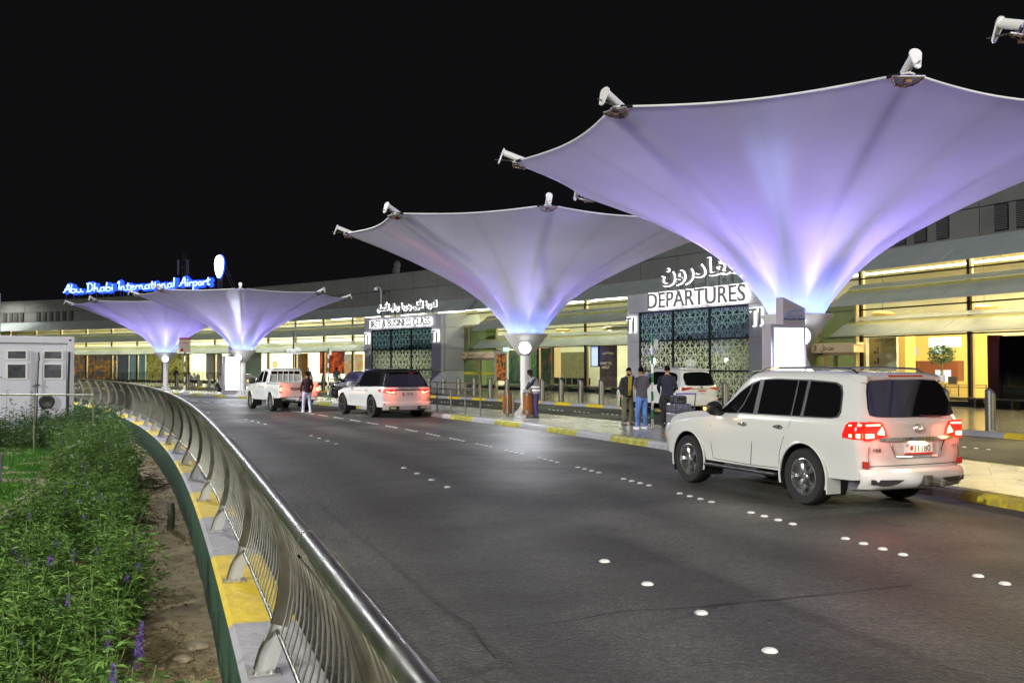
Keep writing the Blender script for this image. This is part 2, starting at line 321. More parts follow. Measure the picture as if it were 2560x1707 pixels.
# block joints on the wall, read off the photograph (outer edge rows)
def edge_t(py):                               # angle where the kerb's outer top edge is at row py
    D = (EYE - .30) * F / (py - HY); lo, hi = R(8), R(70)
    for _ in range(40):
        m_ = (lo + hi) / 2; p = pol(frad(m_) - .13, m_)
        if p.y < D: lo = m_
        else: hi = m_
    return lo
ed = [edge_t(1553), edge_t(1386), edge_t(1291), edge_t(1229), edge_t(1180), edge_t(1150)]
st = (ed[-1] - ed[0]) / 5
while ed[-1] < R(60): ed.append(ed[-1] + st)
ed = [ed[0] - st * i for i in range(3, 0, -1)] + ed
mb = MB()
for i in range(len(ed) - 1):
    k = 1 if (i % 2 == 0) else 0
    wall_sweep(mb, [(-.14, .27), (-.11, .30), (.26, .30), (.30, .27), (.31, .2)], ed[i], ed[i + 1], k)
    wall_sweep(mb, [(-.14, .27), (-.145, -.45)], ed[i], ed[i + 1], 2)
    wall_sweep(mb, [(.31, .2), (.32, -.05)], ed[i], ed[i + 1], 3)
wallo = mb.build('planter_wall', [M_yellow, M_greyk, M_green_wall, M_brownk])
tag(wallo, 'low curved wall with yellow and grey painted top and dark green side', 'wall')
T0f, T1f = ed[0], ed[-1]
# soil strip and lawn beds
def uneven(name, r0, r1, z, m, t0, t1, amp, step=.25, rough=True):
    n = int((t1 - t0) * 130 / step); k = max(2, int((r1 - r0) / step)); mb = MB(); rows = []
    for i in range(n + 1):
        t = t0 + (t1 - t0) * i / n; row = []
        for j in range(k + 1):
            r = r0 + (r1 - r0) * j / k; p = pol(r, t)
            row.append((p.x, p.y, z + amp * (sin(p.x * 3.1 + cos(p.y * 2.3)) * cos(p.y * 2.7) * .5 + sin(p.x * 7.7) * sin(p.y * 6.1) * .3 + random.uniform(-.18, .18)) + .05 * min(1, max(0, (r - r1 + .6) / .6))))
        rows.append(row)
    return tag(mb.grid(rows).build(name, m, smooth=True, auto=80), kind='structure')
uneven('soil', 126.0, 131.4, -.28, M_soil, R(12), R(46), .05)
g = MB(); g.grid([[pol(r, t, -.30) for r in np.linspace(90, 127, 12)] for t in np.linspace(R(8), R(80), 40)])
tag(g.build('lawn_earth', M_lawn), kind='structure')
g = MB(); g.grid([[pol(r, t, -.31) for r in np.linspace(126.5, 131.0, 4)] for t in np.linspace(R(45.8), R(84), 40)])
tag(g.build('planter_earth', M_lawn), kind='structure')
# joints and cracks in the asphalt
M_crack = mat('bitumen_joint', (.012, .012, .012), .7)
def crack(pts, w, name='asphalt_crack'):
    q = []
    for a, b in zip(pts, pts[1:]):
        A_, B_ = gp(*a), gp(*b); n = max(2, int((B_ - A_).length / .15))
        for k in range(n): q.append(A_.lerp(B_, k / n) + Vector((random.uniform(-.012, .012), random.uniform(-.012, .012), 0)))
    rows = []
    for i, p in enumerate(q[:-1]): d = (q[i + 1] - p).normalized(); nrm = Vector((-d.y, d.x, 0)) * w * random.uniform(.5, 1.2); rows.append([p + nrm + Vector((0, 0, .004)), p - nrm + Vector((0, 0, .004))])
    tag(MB().grid(rows).build(name, M_crack), kind='structure')
crack([(1208, 1568), (1389, 1552), (1551, 1523), (1686, 1516), (1900, 1498), (2168, 1470), (2330, 1452)], .009)
crack([(1100, 1433), (1330, 1420), (1560, 1396), (1776, 1383)], .006); crack([(1136, 1532), (1180, 1552), (1200, 1590), (1240, 1640), (1271, 1690)], .005); crack([(1620, 1160), (1500, 1210), (1330, 1290), (1100, 1330)], .005)
# ================================================================== road studs
M_stud = mat('white_road_stud', (.74, .74, .71), .45, var=.18, vs=30)
sd = MB(); sd.lathe([(.052, 0), (.050, .008), (.036, .018), (.012, .022), (0.0005, .0225)], 16)
stud_me = sd.build('road_stud', M_stud, smooth=True); stud0 = stud_me; used = [False]
def stud(r, t, s, label, group):
    o = stud0 if not used[0] else stud0.copy()
    if used[0]: COL.objects.link(o)
    used[0] = True; o.location = pol(r, t, .002); o.scale = (s, s, s); tag(o, label, 'road stud', group)
tA = rt(gp(1973, 1291))[1]; per = 2.0 / 138
for g_ in range(-5, 26):                      # groups of four along the kerb lane
    for k in range(4):
        stud(138.05 + (.06 if g_ > 14 else 0), tA + per * g_ + (k - 1.5) * .32 / 138, 1.0, 'small white round stud in the close-set broken line nearest the island kerb', 'lane studs beside the island lane')
tB = rt(gp(1523, 1400))[1]
for g_ in range(-1, 5):
    for k in range(4):
        stud(134.95 - .1 * g_, tB - (k * 1.03 - 9.25 * g_) / 134.8, 1.08, 'white round stud in the wide-spaced broken line in the middle of the road', 'widely spaced mid-road lane studs')
tC = th(1328, 148.8)
for g_ in range(-14, 16):
    for k in range(4):
        stud(148.8, tC + 2.2 / 149 * g_ + (k - 1.5) * .36 / 149, 1.0, 'white stud in the broken line of the drop-off road beyond the island', 'lane studs of the drop-off road')
# ================================================================== curved steel railing
rail = empty('steel_railing', pol(frad(T0f), T0f, .3), label='long curved brushed steel railing with bowed vertical bars on the planter wall', cat='railing')
rail_inv = Matrix.Translation(-rail.location)
posts = [rt(gp(671, 1676, .3))[1]]
sp = (rt(gp(462.6, 1161, .3))[1] - posts[0]) / 5
posts = [posts[0] + sp * i for i in range(-2, 46)]; posts = [p for p in posts if p < R(58)]
M_post = mat('satin_steel_post', (.24, .24, .20), .42, 1.0, var=.15, rvar=.1, vs=5); M_foot = mat('pale_foot_plate', (.42, .43, .41), .5, .3, rvar=.1)
POST = [(-.015, .305), (.012, .40), (.055, .52), (.088, .64), (.106, .76), (.108, .88), (.092, 1.0), (.058, 1.12), (.01, 1.24), (-.05, 1.34), (-.10, 1.405)]
def at_r(t, dr, z): return pol(frad(t) + dr, t, z)
mbp = None
for i, t in enumerate(posts):
    mb = MB(); w = .0125; dp = .035            # flat bar, thin along the rail, deep across it; the foot turns flat
    def plate_(seq, hws, dds):
        rows = []
        for k, (dr, z) in enumerate(seq):
            a, b = seq[max(0, k - 1)], seq[min(len(seq) - 1, k + 1)]; tx, tz = b[0] - a[0], b[1] - a[1]; L_ = math.hypot(tx, tz); nx, nz = tz / L_, -tx / L_
            rows.append([at_r(t + s1 * hws[k] / 131, dr + nx * dds[k] * s2, z + nz * dds[k] * s2) for s1, s2 in ((-1, -1), (1, -1), (1, 1), (-1, 1))])
        return rows
    P2 = POST[2:]; n_ = len(P2)
    mb.grid(plate_(P2, [.010] + [.011] * (n_ - 1), [.040, .046, .046] + [.042] * (n_ - 4) + [.03]), closed=True)
    rows = []
    Q_ = POST
    for k, (dr, z) in enumerate(Q_):
        a, b = Q_[max(0, k - 1)], Q_[min(len(Q_) - 1, k + 1)]; tx, tz = b[0] - a[0], b[1] - a[1]; L_ = math.hypot(tx, tz); nx, nz = tz / L_, -tx / L_
        o_ = -.050 if k > 1 else -.062; rows.append([at_r(t + s1 * .030 / 131, dr + nx * (o_ + .004 * s2), z + nz * (o_ + .004 * s2)) for s1, s2 in ((-1, -1), (1, -1), (1, 1), (-1, 1))])
    mb.grid(rows, closed=True)
    mb.build('post', M_post, rail, smooth=True, auto=30).matrix_parent_inverse = rail_inv
    mb = MB(); sq = [(-.03, .306), (-.002, .38), (.026, .47), (.052, .56)]
    mb.grid(plate_(sq, [.016] * 4, [.052, .052, .050, .047]), closed=True); mb.build('foot_plate', M_foot, rail).matrix_parent_inverse = rail_inv
    if i < 16:
        mb = MB(); P = yaw(t, at_r(t, -.02, .3)); mb.box((0, 0, .008), (.17, .11, .012), P)
        for y in (-.04, .04): mb.cyl(P @ Vector((y, -.035, .012)), P @ Vector((y, -.035, .034)), .011, 8)
        mb.build('base_plate', mat('galvanised_foot', (.72, .72, .68), .3, 1.0, rvar=.1), rail).matrix_parent_inverse = rail_inv
mbs = MB(); ts = [posts[0] + (posts[-1] - posts[0]) * i / 420 for i in range(421)]
mbs.tube([at_r(t, -.12, 1.43) for t in ts], .0275, 14); mbs.build('top_rail', M_steel, rail, smooth=True).matrix_parent_inverse = rail_inv
mbs = MB(); mbs.tube([at_r(t, .045, .53) for t in ts], .0125, 8); mbs.build('lower_rail', M_steel_dark, rail, smooth=True).matrix_parent_inverse = rail_inv
for i, t in enumerate(posts):
    mb = MB(); mb.tube([at_r(t - .045 / 131, -.12, 1.43), at_r(t + .045 / 131, -.12, 1.43)], .030, 14)
    mb.build('sleeve', M_steel, rail, smooth=True).matrix_parent_inverse = rail_inv
BAR = [(.045, .53), (.078, .64), (.098, .76), (.100, .88), (.082, 1.0), (.045, 1.12), (-.005, 1.24), (-.065, 1.345), (-.11, 1.41)]
for i in range(len(posts) - 1):
    mb = MB(); n = 17
    for k in range(1, n):
        t = posts[i] + (posts[i + 1] - posts[i]) * k / n
        mb.tube([at_r(t, dr, z) for dr, z in BAR], .0062, 6 if i < 8 else 4, caps=False)
    mb.build('bar_infill', M_steel_dark, rail, smooth=True).matrix_parent_inverse = rail_inv
# ================================================================== terminal building
def wb_(mb, name, mats, parent, **k):         # build a part given in world coordinates under a placed parent
    o = mb.build(name, mats, parent, **k)
    o.matrix_parent_inverse = Matrix.Translation(parent.location).inverted() if not parent.rotation_euler.z else (Matrix.Translation(parent.location) @ Matrix.Rotation(parent.rotation_euler.z, 4, 'Z')).inverted()
    return o
def wtext(name, body, size, M, m, parent, **k):
    o = text(name, body, size, M, m, parent, **k); P = Matrix.Translation(parent.location) @ Matrix.Rotation(parent.rotation_euler.z, 4, 'Z')
    o.matrix_parent_inverse = P.inverted(); return o
M_clad = mat('grey_wall_cladding', (.17, .178, .16), .5, col2=(.12, .128, .115), vs=.5, rvar=.1, bump=.05, bs=3, detail=8)
M_louv = mat('sunshade_aluminium', (.37, .42, .41), .5, col2=(.29, .34, .33), vs=.8, rvar=.1, detail=8)
M_strip = mat('sunshade_gap_strip', (.42, .40, .14), .6, var=.2, vs=1.2)  # warm hall light in the gaps, put into the strip's colour
M_dark = mat('dark_metal', (.03, .032, .035), .4, .6)
M_mull = mat('dark_mullion', (.035, .04, .045), .35, .8)
M_mull_w = mat('warm_mullion', (.50, .36, .22), .4, .3, var=.1)
M_portal = mat('portal_panel', (.46, .465, .50), .42, var=.06, vs=.7, rvar=.08)
M_glassT = glass('hall_glass', (.84, .93, .86), .11)
M_cream = mat('cream_interior', (.64, .63, .57), .7, var=.12, vs=.3)
M_ceil = mat('hall_ceiling', (.70, .66, .45), .7)
M_floorI = mat('hall_floor', (.45, .40, .28), .15, var=.1, vs=1)
T0, T1 = R(2), R(82)
tb = empty('terminal_building', pol(165.5, R(40), .154), label='long curved airport terminal with grey upper wall, tiers of sunshades and lit glass halls', cat='terminal')
# upper wall with cladding panel grooves and vents
mb = MB()
dt = 3.55 / 165.5; n = int((T1 - T0) / dt)
for i in range(n):
    a = T0 + dt * i + .022 / 165.5; b = T0 + dt * (i + 1) - .022 / 165.5
    for z0, z1 in ((7.84, 9.12), (9.165, 10.55)): mb.ring(165.42, 165.7, z0, z1, a, b, 4)
mb.ring(165.46, 166.2, 7.7, 10.58, T0, T1, 3, 1)
mb.ring(165.36, 166.4, 10.56, 10.68, T0, T1, 3)
wb_(mb, 'upper_wall', [M_clad, M_dark], tb)
mb = MB(); mb.sweep([(166.3, 10.6), (196, 10.2)], T0, T1, 6); wb_(mb, 'roof', M_clad, tb)
mb = MB(); mb.ring(195.6, 196, -.3, 10.2, T0, T1, 6); wb_(mb, 'rear_wall', M_clad, tb)
vent_px = [38, 85, 125, 167, 298, 346, 398, 448, 501, 556]
vp = [th(x * .3189, 165.4) for x in vent_px] + [th(x, 165.4) for x in (2255, 2307, 2362, 2510, 2566, 2620)]
for t in vp:
    mb = MB(); hw = .33 / 165.4
    mb.ring(165.33, 165.44, 7.93, 9.10, t - hw, t + hw, 1, 0)
    for k in range(14): mb.ring(165.29, 165.34, 7.99 + k * .078, 8.02 + k * .078, t - hw * .88, t + hw * .88, 1, 1)
    wb_(mb, 'louvre_vent', [M_dark, mat('vent_slat', (.13, .13, .12), .5)], tb)
# sunshade boards
def board(t0, t1, z0, z1, full):
    r0, r1 = 165.25, 163.6; f = lambda q: (r0 + (r1 - r0) * q, z0 + (z1 - z0) * q); mb = MB(); th_ = .035
    def seg(q0, q1, mi, dz=0.0):
        (ra, za), (rb, zb) = f(q0), f(q1); mb.sweep([(ra, za + dz), (rb, zb + dz), (rb, zb - th_ + dz), (ra, za - th_ + dz), (ra, za + dz)], t0, t1, 1.2, mi)
    if full: seg(0, 1, 0)
    else: seg(0, .20, 0); seg(.205, .40, 1, -.05); seg(.405, 1, 0)
    return wb_(mb, 'sunshade', [M_louv, M_strip], tb)
gaps = {0: [], 1: [(th(1200, 164.5), R(44.95)), (R(32.8), R(28.7)), (th(2105, 164.5), R(28.7))], 2: [(th(1200, 164.5), R(44.95)), (R(32.8), R(28.7)), (th(2103, 164.5), R(28.7))]}
blocked1 = [(R(39.05), R(44.95)), (R(28.05), R(32.8))]
joint = 5.05 / 165.3; base = th(2385, 164.5)
for k, (z0, z1) in enumerate(((7.81, 6.66), (6.16, 5.04), (4.52, 3.52))):
    spans = [(T0, T1)] if k == 0 else [(T0, th(2103, 164.4)), (R(32.83), th(1199, 164.4)), (R(44.97), T1)]
    for a, b in spans:
        js = [base + joint * i for i in range(-30, 60)]; js = [j for j in js if a + .004 < j < b - .004]; js = [a] + js + [b]
        for i in range(len(js) - 1): board(js[i] + .011 / 165, js[i + 1] - .011 / 165, z0, z1, k == 0)
# mullions, transoms, glass
mul = [R(47.06) + R(1.62) * i for i in range(-1, 22)] + [R(36.06), R(37.99), R(34.2), R(27.776), R(25.585)] + [R(25.585) - R(2.19) * i for i in range(1, 11)]
portal_zone = lambda t: R(28.66) < t < R(32.82) or R(41.05) < t < R(44.95)
for t in sorted(mul):
    if portal_zone(t) or t > T1: continue
    mb = MB(); rightside = t < R(28.2); mb.ring(165.50, 165.66, .154, 7.7, t - .06 / 165, t + .06 / 165, 2, 0)
    mb.ring(165.66, 165.95, .154, 7.7, t + .065 / 165 - (.26 / 165 if not rightside else 0) * 0, t + .24 / 165, 2, 1)
    wb_(mb, 'mullion', [M_mull, M_mull_w], tb)
mb = MB()
for z in (.42, 3.46, 4.86, 6.45): mb.ring(165.5, 165.6, z, z + .07, T0, T1, 2)
mb.ring(165.42, 165.8, .154, .40, T0, T1, 2)
wb_(mb, 'transom', M_mull, tb)
mb = MB(); mb.sweep([(165.56, .4), (165.56, 7.7)], T0, T1, 2); wb_(mb, 'glazing', M_glassT, tb)
mb = MB(); mb.sweep([(164.9, .52), (164.9, .60), (165.1, .60), (165.1, .52), (164.9, .52)], T0, th(1930, 165), 2); mb.sweep([(164.9, .52), (164.9, .60), (165.1, .60), (165.1, .52), (164.9, .52)], R(33), th(1262, 165), 2)
for i in range(60):
    t = T0 + .011 * i
    if T0 < t < R(28) or R(33) < t < R(37.8): mb.ring(164.93, 165.4, .154, .55, t, t + .0006, 2)
wb_(mb, 'guard_ledge', M_steel, tb)
# hall interior
mb = MB(); mb.sweep([(165.7, .16), (176, .16)], T0, T1, 3); wb_(mb, 'hall_floor', M_floorI, tb)
mb = MB(); mb.sweep([(175.5, .16), (175.5, 7.75)], T0, T1, 3); wb_(mb, 'hall_back_wall', M_cream, tb)
mb = MB(); mb.sweep([(165.7, 7.72), (176, 7.72)], T0, T1, 3); mb.ring(165.9, 175.5, 4.62, 4.84, R(33.2), R(35.4), 3, 0); wb_(mb, 'hall_ceiling', M_ceil, tb)
M_tubeL = emit('hall_lamp', (1, .93, .70), 7)
M_lampN = emit('hall_lamp_neutral', (1, .97, .86), 9)
for i in range(30):                            # ceiling lamps with their own light
    t = R(20) + R(1.9) * i
    if t > R(70): break
    mb = MB(); mb.ring(167.3, 167.55, 6.9, 6.97, t - .012, t + .009, 2, 0); mb.ring(170.6, 170.9, 7.3, 7.38, t - .010, t + .010, 2, 0)
    wb_(mb, 'strip_lamp', M_tubeL if i % 3 else M_lampN, tb)
hall = [(8, 900, (1, .62, .22)), (14, 900, (1, .62, .22)), (19.5, 1500, (1, .74, .38)), (25.2, 2100, (1, .72, .34)), (27.2, 1300, (1, .72, .36)), (30.7, 330, (1, .9, .5)), (34.6, 620, (1, .93, .66)), (36.9, 800, (1, .93, .66)),
        (39.6, 450, (.95, .9, .5)), (43, 330, (.9, .95, .75)), (46.4, 1200, (1, .94, .76)), (49.4, 1500, (1, .94, .76)), (52.6, 1700, (1, .95, .76)), (55.6, 1700, (1, .95, .76)), (58.6, 1600, (1, .93, .66)), (61.6, 1500, (1, .92, .62)), (64.6, 1200, (1, .92, .62)), (68, 800, (1, .84, .36))]
for d, pw, c in hall:
    a = light('hall_light', 'AREA', pol(168.6, R(d), 7.55), pw * 1.15, c, size=7, size_y=3.2); a.rotation_euler = (0, 0, R(d) + PI / 2); a.parent = tb
    a.matrix_parent_inverse = Matrix.Translation(tb.location).inverted()
# ================================================================== entrance portals with lattice glass
def lattice(name, line, back, scale, tr):
    m = bpy.data.materials.new(name); m.use_nodes = True; nt = m.node_tree; p = nt.nodes['Principled BSDF']; L = nt.links.new; o = nt.nodes['Material Output']
    tc = nn(nt, 'ShaderNodeTexCoord'); sep = nn(nt, 'ShaderNodeSeparateXYZ'); L(tc.outputs['Object'], sep.inputs[0])
    def wave(fx, fz, ph=0.0):                  # families of crossing bands
        a = nn(nt, 'ShaderNodeMath', operation='MULTIPLY'); a.inputs[1].default_value = fx * scale; L(sep.outputs['X'], a.inputs[0])
        b = nn(nt, 'ShaderNodeMath', operation='MULTIPLY'); b.inputs[1].default_value = fz * scale; L(sep.outputs['Z'], b.inputs[0])
        c = nn(nt, 'ShaderNodeMath', operation='ADD'); L(a.outputs[0], c.inputs[0]); L(b.outputs[0], c.inputs[1])
        d = nn(nt, 'ShaderNodeMath', operation='ADD'); d.inputs[1].default_value = ph; L(c.outputs[0], d.inputs[0])
        e = nn(nt, 'ShaderNodeMath', operation='PINGPONG'); e.inputs[1].default_value = .5; L(d.outputs[0], e.inputs[0]); return e
    mn = None
    for fx, fz, ph in ((1, 0, .0), (.5, .866, 0), (.5, -.866, 0), (.866, .5, .25), (.866, -.5, .25), (0, 1, .25)):
        w = wave(fx, fz, ph)
        if mn is None: mn = w
        else:
            k = nn(nt, 'ShaderNodeMath', operation='MINIMUM'); L(mn.outputs[0], k.inputs[0]); L(w.outputs[0], k.inputs[1]); mn = k
    vo = nn(nt, 'ShaderNodeTexVoronoi', feature='DISTANCE_TO_EDGE', voronoi_dimensions='2D'); vo.inputs['Scale'].default_value = 2.6; vo.inputs['Randomness'].default_value = .55
    cb = nn(nt, 'ShaderNodeCombineXYZ'); sx = nn(nt, 'ShaderNodeMath', operation='MULTIPLY'); sx.inputs[1].default_value = 1.35; L(sep.outputs['X'], sx.inputs[0]); L(sx.outputs[0], cb.inputs[0]); L(sep.outputs['Z'], cb.inputs[1]); L(cb.outputs[0], vo.inputs['Vector'])
    l2 = nn(nt, 'ShaderNodeMath', operation='LESS_THAN'); l2.inputs[1].default_value = .062; L(vo.outputs[0], l2.inputs[0])
    l1 = nn(nt, 'ShaderNodeMath', operation='LESS_THAN'); l1.inputs[1].default_value = .042; L(mn.outputs[0], l1.inputs[0])
    mxm = nn(nt, 'ShaderNodeMath', operation='MAXIMUM'); L(l1.outputs[0], mxm.inputs[0]); mxm.inputs[1].default_value = 0
    p.inputs['Base Color'].default_value = tuple(line) + (1,); p.inputs['Roughness'].default_value = .25
    t = nn(nt, 'ShaderNodeBsdfTransparent'); t.inputs[0].default_value = tuple(back) + (1,); g = nn(nt, 'ShaderNodeBsdfGlossy'); g.inputs['Roughness'].default_value = .03
    s1 = nn(nt, 'ShaderNodeMixShader'); s1.inputs[0].default_value = .16; L(t.outputs[0], s1.inputs[1]); L(g.outputs[0], s1.inputs[2])
    s2 = nn(nt, 'ShaderNodeMixShader'); L(mxm.outputs[0], s2.inputs[0]); L(s1.outputs[0], s2.inputs[1])
    tl = nn(nt, 'ShaderNodeBsdfTranslucent'); tl.inputs[0].default_value = tuple(line) + (1,); s3 = nn(nt, 'ShaderNodeMixShader'); s3.inputs[0].default_value = tr; L(p.outputs[0], s3.inputs[1]); L(tl.outputs[0], s3.inputs[2])
    L(s3.outputs[0], s2.inputs[2]); L(s2.outputs[0], o.inputs[0]); return m
M_latU = lattice('upper_lattice_glass', (.30, .50, .48), (.12, .26, .27), 2.3, .15)
M_latL = lattice('lower_lattice_glass', (.82, .82, .70), (.42, .47, .42), 2.3, .45)
M_halo = emit('letter_backlight', (1, 1, 1), 3.2); M_letter = mat('brushed_letter_face', (.34, .33, .31), .45, .35, rvar=.12, vs=4); M_letside = emit('letter_side_light', (1, .99, .95), 1.5)
def portal(name, ta, tb_, rad, label, latt):   # ta right edge, tb_ left edge
    a, b = pol(rad, ta), pol(rad, tb_); d = (a - b); Wd = d.length; ang = math.atan2(d.y, d.x)
    e = empty(name, (b.x, b.y, .154), ang, label, 'entrance portal')    # local x runs left -> right, -y faces the road
    H = 6.30; dep = 4.0
    mb = MB()
    def pan(x0, x1, z0, z1, y0=0.0, y1=.35): mb.box(((x0 + x1) / 2, (y0 + y1) / 2, (z0 + z1) / 2), (x1 - x0 - .02, y1 - y0, z1 - z0 - .02))
    sx0, sx1 = Wd * .095, Wd * .885
    for z0, z1 in ((0, 1.6), (1.6, 3.38), (3.38, 5.16)): pan(0, sx0, z0, z1); pan(sx1, Wd, z0, z1)
    pan(0, Wd, 5.16, H)
    for z0, z1 in ((0, 1.6), (1.6, 3.38), (3.38, 5.16), (5.16, H)):
        mb.box((Wd - .02, dep / 2 + .2, (z0 + z1) / 2), (.3, dep - .3, z1 - z0 - .02)); mb.box((.1, dep / 2 + .2, (z0 + z1) / 2), (.3, dep - .3, z1 - z0 - .02))
    mb.box((Wd / 2, dep / 2 + .2, H - .1), (Wd - .4, dep - .3, .16))
    mb.build('frame_panels', M_portal, e)
    mb = MB(); mb.box((Wd / 2, .3, H / 2), (Wd - .1, .18, H - .06)) if False else None
    mb = MB(); xs = [sx0 + (sx1 - sx0) * q for q in (0, .333, .667, 1)]
    for x in xs: mb.box((x, .12, 2.62), (.10, .14, 5.1))
    for z in (.05, 1.6, 3.38, 5.12): mb.box(((sx0 + sx1) / 2, .12, z), (sx1 - sx0, .15, .09))
    mb.build('screen_frame', M_mull, e)
    for i in range(3):
        for z0, z1, m in ((.09, 1.56, M_latL), (1.64, 3.34, M_latL), (3.42, 5.08, M_latU)):
            mb = MB(); mb.box(((xs[i] + xs[i + 1]) / 2, .16, (z0 + z1) / 2), (xs[i + 1] - xs[i] - .1, .012, z1 - z0)); mb.build('lattice_pane', m, e)
    mb = MB(); mb.box((Wd / 2, dep - .2, 2.6), (Wd - .8, .1, 5.1)); mb.build('inner_wall', mat('portal_inner_wall', (.40, .42, .30), .6, var=.3, vs=.5), e)
    l = light('vestibule_light', 'AREA', (Wd / 2, 1.9, 3.3), 330, (1, .96, .80), e, size=Wd * .6, size_y=1.5)
    l2 = light('upper_vestibule_light', 'AREA', (Wd / 2, 1.9, 5.0), 60, (.6, .95, 1), e, size=Wd * .6, size_y=1.5)
    # "T1" marks either side
    for x, k in ((sx0 * .5, 0), ((sx1 + Wd) / 2, 1)):
        sg = empty('terminal_number_sign', e.matrix_basis @ Vector((x, -.06, 4.15)), ang, 'T1 mark of backlit letters on the %s pillar of the %s' % (('left', 'right')[k], latt), 'sign', 'T1 marks on the portals')
        sg.location = Matrix.Translation(e.location) @ Matrix.Rotation(ang, 4, 'Z') @ Vector((x, -.02, 4.0))
        text('letters', 'T1', 1.28, Matrix.Translation((0, -.13, 0)) @ Matrix.Rotation(PI / 2, 4, 'X'), M_letter, sg, depth=.05, bold=.015, sx=.72)
        text('backlight', 'T1', 1.28, Matrix.Translation((0, -.03, 0)) @ Matrix.Rotation(PI / 2, 4, 'X'), M_halo, sg, depth=.03, bold=.05, sx=.72)
    return e, Wd, ang
def sign3d(name, body, size, e, x, z, label, y=-.18, sx=1.0, posts=0, space=1.0, fit=None):
    Mw = Matrix.Translation(e.location) @ Matrix.Rotation(e.rotation_euler.z, 4, 'Z'); sg = empty(name, Mw @ Vector((x, y, z)), e.rotation_euler.z, label, 'sign')
    if fit:
        me = text_mesh(body, size, .01, 0, 'CENTER', 1, space); w = max(v.co.x for v in me.vertices) - min(v.co.x for v in me.vertices); sx = fit / w
    a = text('letters', body, size, Matrix.Translation((0, 0, 0)) @ Matrix.Rotation(PI / 2, 4, 'X'), M_letter, sg, depth=.04, bold=.012 * size, sx=sx, space=space)
    b = text('backlight', body, size, Matrix.Translation((0, .09, 0)) @ Matrix.Rotation(PI / 2, 4, 'X'), M_halo, sg, depth=.02, bold=.038 * size, sx=sx, space=space)
    if posts:
        mb = MB(); w = (fit or 5) / 2
        for k in range(posts): mb.box((-w + 2 * w * (k + .5) / posts, .12, -.32), (.07, .05, .8))
        mb.box((0, .14, -.02), (2 * w, .03, .04)); mb.build('sign_posts', M_steel, sg)
    return sg
pd, Wd_, ad = portal('departures_portal', R(28.64), R(32.83), 161.5, 'grey framed portal with green lattice glass under the DEPARTURES sign', 'departures portal')
sign3d('departures_sign', 'DEPARTURES', 1.30, pd, Wd_ * .545, 5.32, 'large DEPARTURES sign of brushed metal letters with white backlight', y=-.30, fit=8.1)
sign3d('arabic_departures_sign', arabic('المغادرون'), 1.36, pd, Wd_ * .60, 6.92, 'large backlit Arabic sign raised on posts above the DEPARTURES letters', y=-.05, posts=7, fit=7.5)
pf, Wf, af = portal('first_class_portal', R(41.01), R(44.97), 162.5, 'grey framed portal with lattice glass behind the white car with a black roof', 'first and business class portal')
sign3d('first_class_sign', 'FIRST & BUSINESS CLASS', .86, pf, Wf * .49, 5.38, 'FIRST & BUSINESS CLASS sign of metal letters with white backlight', y=-.25, fit=9.0)
sign3d('arabic_first_class_sign', arabic('الدرجة الأولى ودرجة رجال الأعمال'), .74, pf, Wf * .56, 6.86, 'thin backlit Arabic lettering raised on posts above the FIRST & BUSINESS CLASS sign', y=-.05, posts=8, fit=8.6)
# ================================================================== sliding door entrances
M_frame_w = mat('warm_door_frame', (.48, .38, .24), .35, .4, var=.1)
M_signband = mat('lit_sign_band', (.75, .62, .40), .5, em=(1, .78, .45), es=.08)
def entrance(ta, tb_, num, label, band_c):
    e = empty('sliding_door_entrance', pol(164.9, (ta + tb_) / 2, .154), label=label, cat='entrance')
    def rg(mb, r0, r1, z0, z1, a, b, mi=None): mb.ring(r0, r1, z0, z1, ta + (tb_ - ta) * a, ta + (tb_ - ta) * b, 1, mi)
    mb = MB(); rg(mb, 164.6, 165.3, 2.72, 3.12, 0, 1); rg(mb, 164.7, 165.2, 3.12, 3.22, -.02, 1.02); wb_(mb, 'sign_band', M_signband, e)
    mb = MB()
    for q in (0, .30, .62, .985): rg(mb, 164.75, 165.0, .154, 2.72, q, q + .018)
    for q in (0, .5, .985): rg(mb, 164.8, 165.0, 3.22, 5.4, q, q + .018)
    rg(mb, 164.75, 165.0, 2.55, 2.72, 0, 1); rg(mb, 164.8, 165.0, 5.3, 5.5, 0, 1); rg(mb, 164.75, 165.0, .154, .24, 0, 1); wb_(mb, 'door_frame', M_frame_w, e)
    for q0, q1 in ((.02, .30), (.32, .62), (.64, .985)):
        mb = MB(); rg(mb, 164.86, 164.89, .24, 2.55, q0, q1); wb_(mb, 'door_leaf', glass('door_glass', (.42, .5, .36), .10), e)
        mb = MB(); rg(mb, 164.84, 164.855, 1.38, 1.56, q0 + .02, q1 - .02); wb_(mb, 'door_sticker', mat('yellow_sticker', (.65, .55, .02), .5), e)
    mb = MB(); rg(mb, 164.86, 164.89, 3.22, 5.3, .0, 1); wb_(mb, 'upper_glass', glass('dim_glass', (.35, .42, .3), .10), e)
    mb = MB(); rg(mb, 164.55, 164.6, 2.60, 2.68, .44, .52); wb_(mb, 'door_sensor', M_black, e)
    tm = (ta + tb_) / 2; p = pol(164.58, tm + (tb_ - ta) * .1, 2.84)
    o = wtext('band_lettering', 'Entrance  %d  %s' % (num, arabic('مدخل')), .40, upright(p, tm + PI), mat('dark_lettering', (.05, .035, .02), .5), e, depth=.004)
    return e
entrance(th(1238, 164.7), th(1106, 164.7), 4, 'Entrance 4 sliding doors in a warm metal frame beside the first class portal', 0)
entrance(th(2138, 164.7), th(1968, 164.7), 3, 'Entrance 3 sliding doors in a warm metal frame partly behind the lit totem', 0)
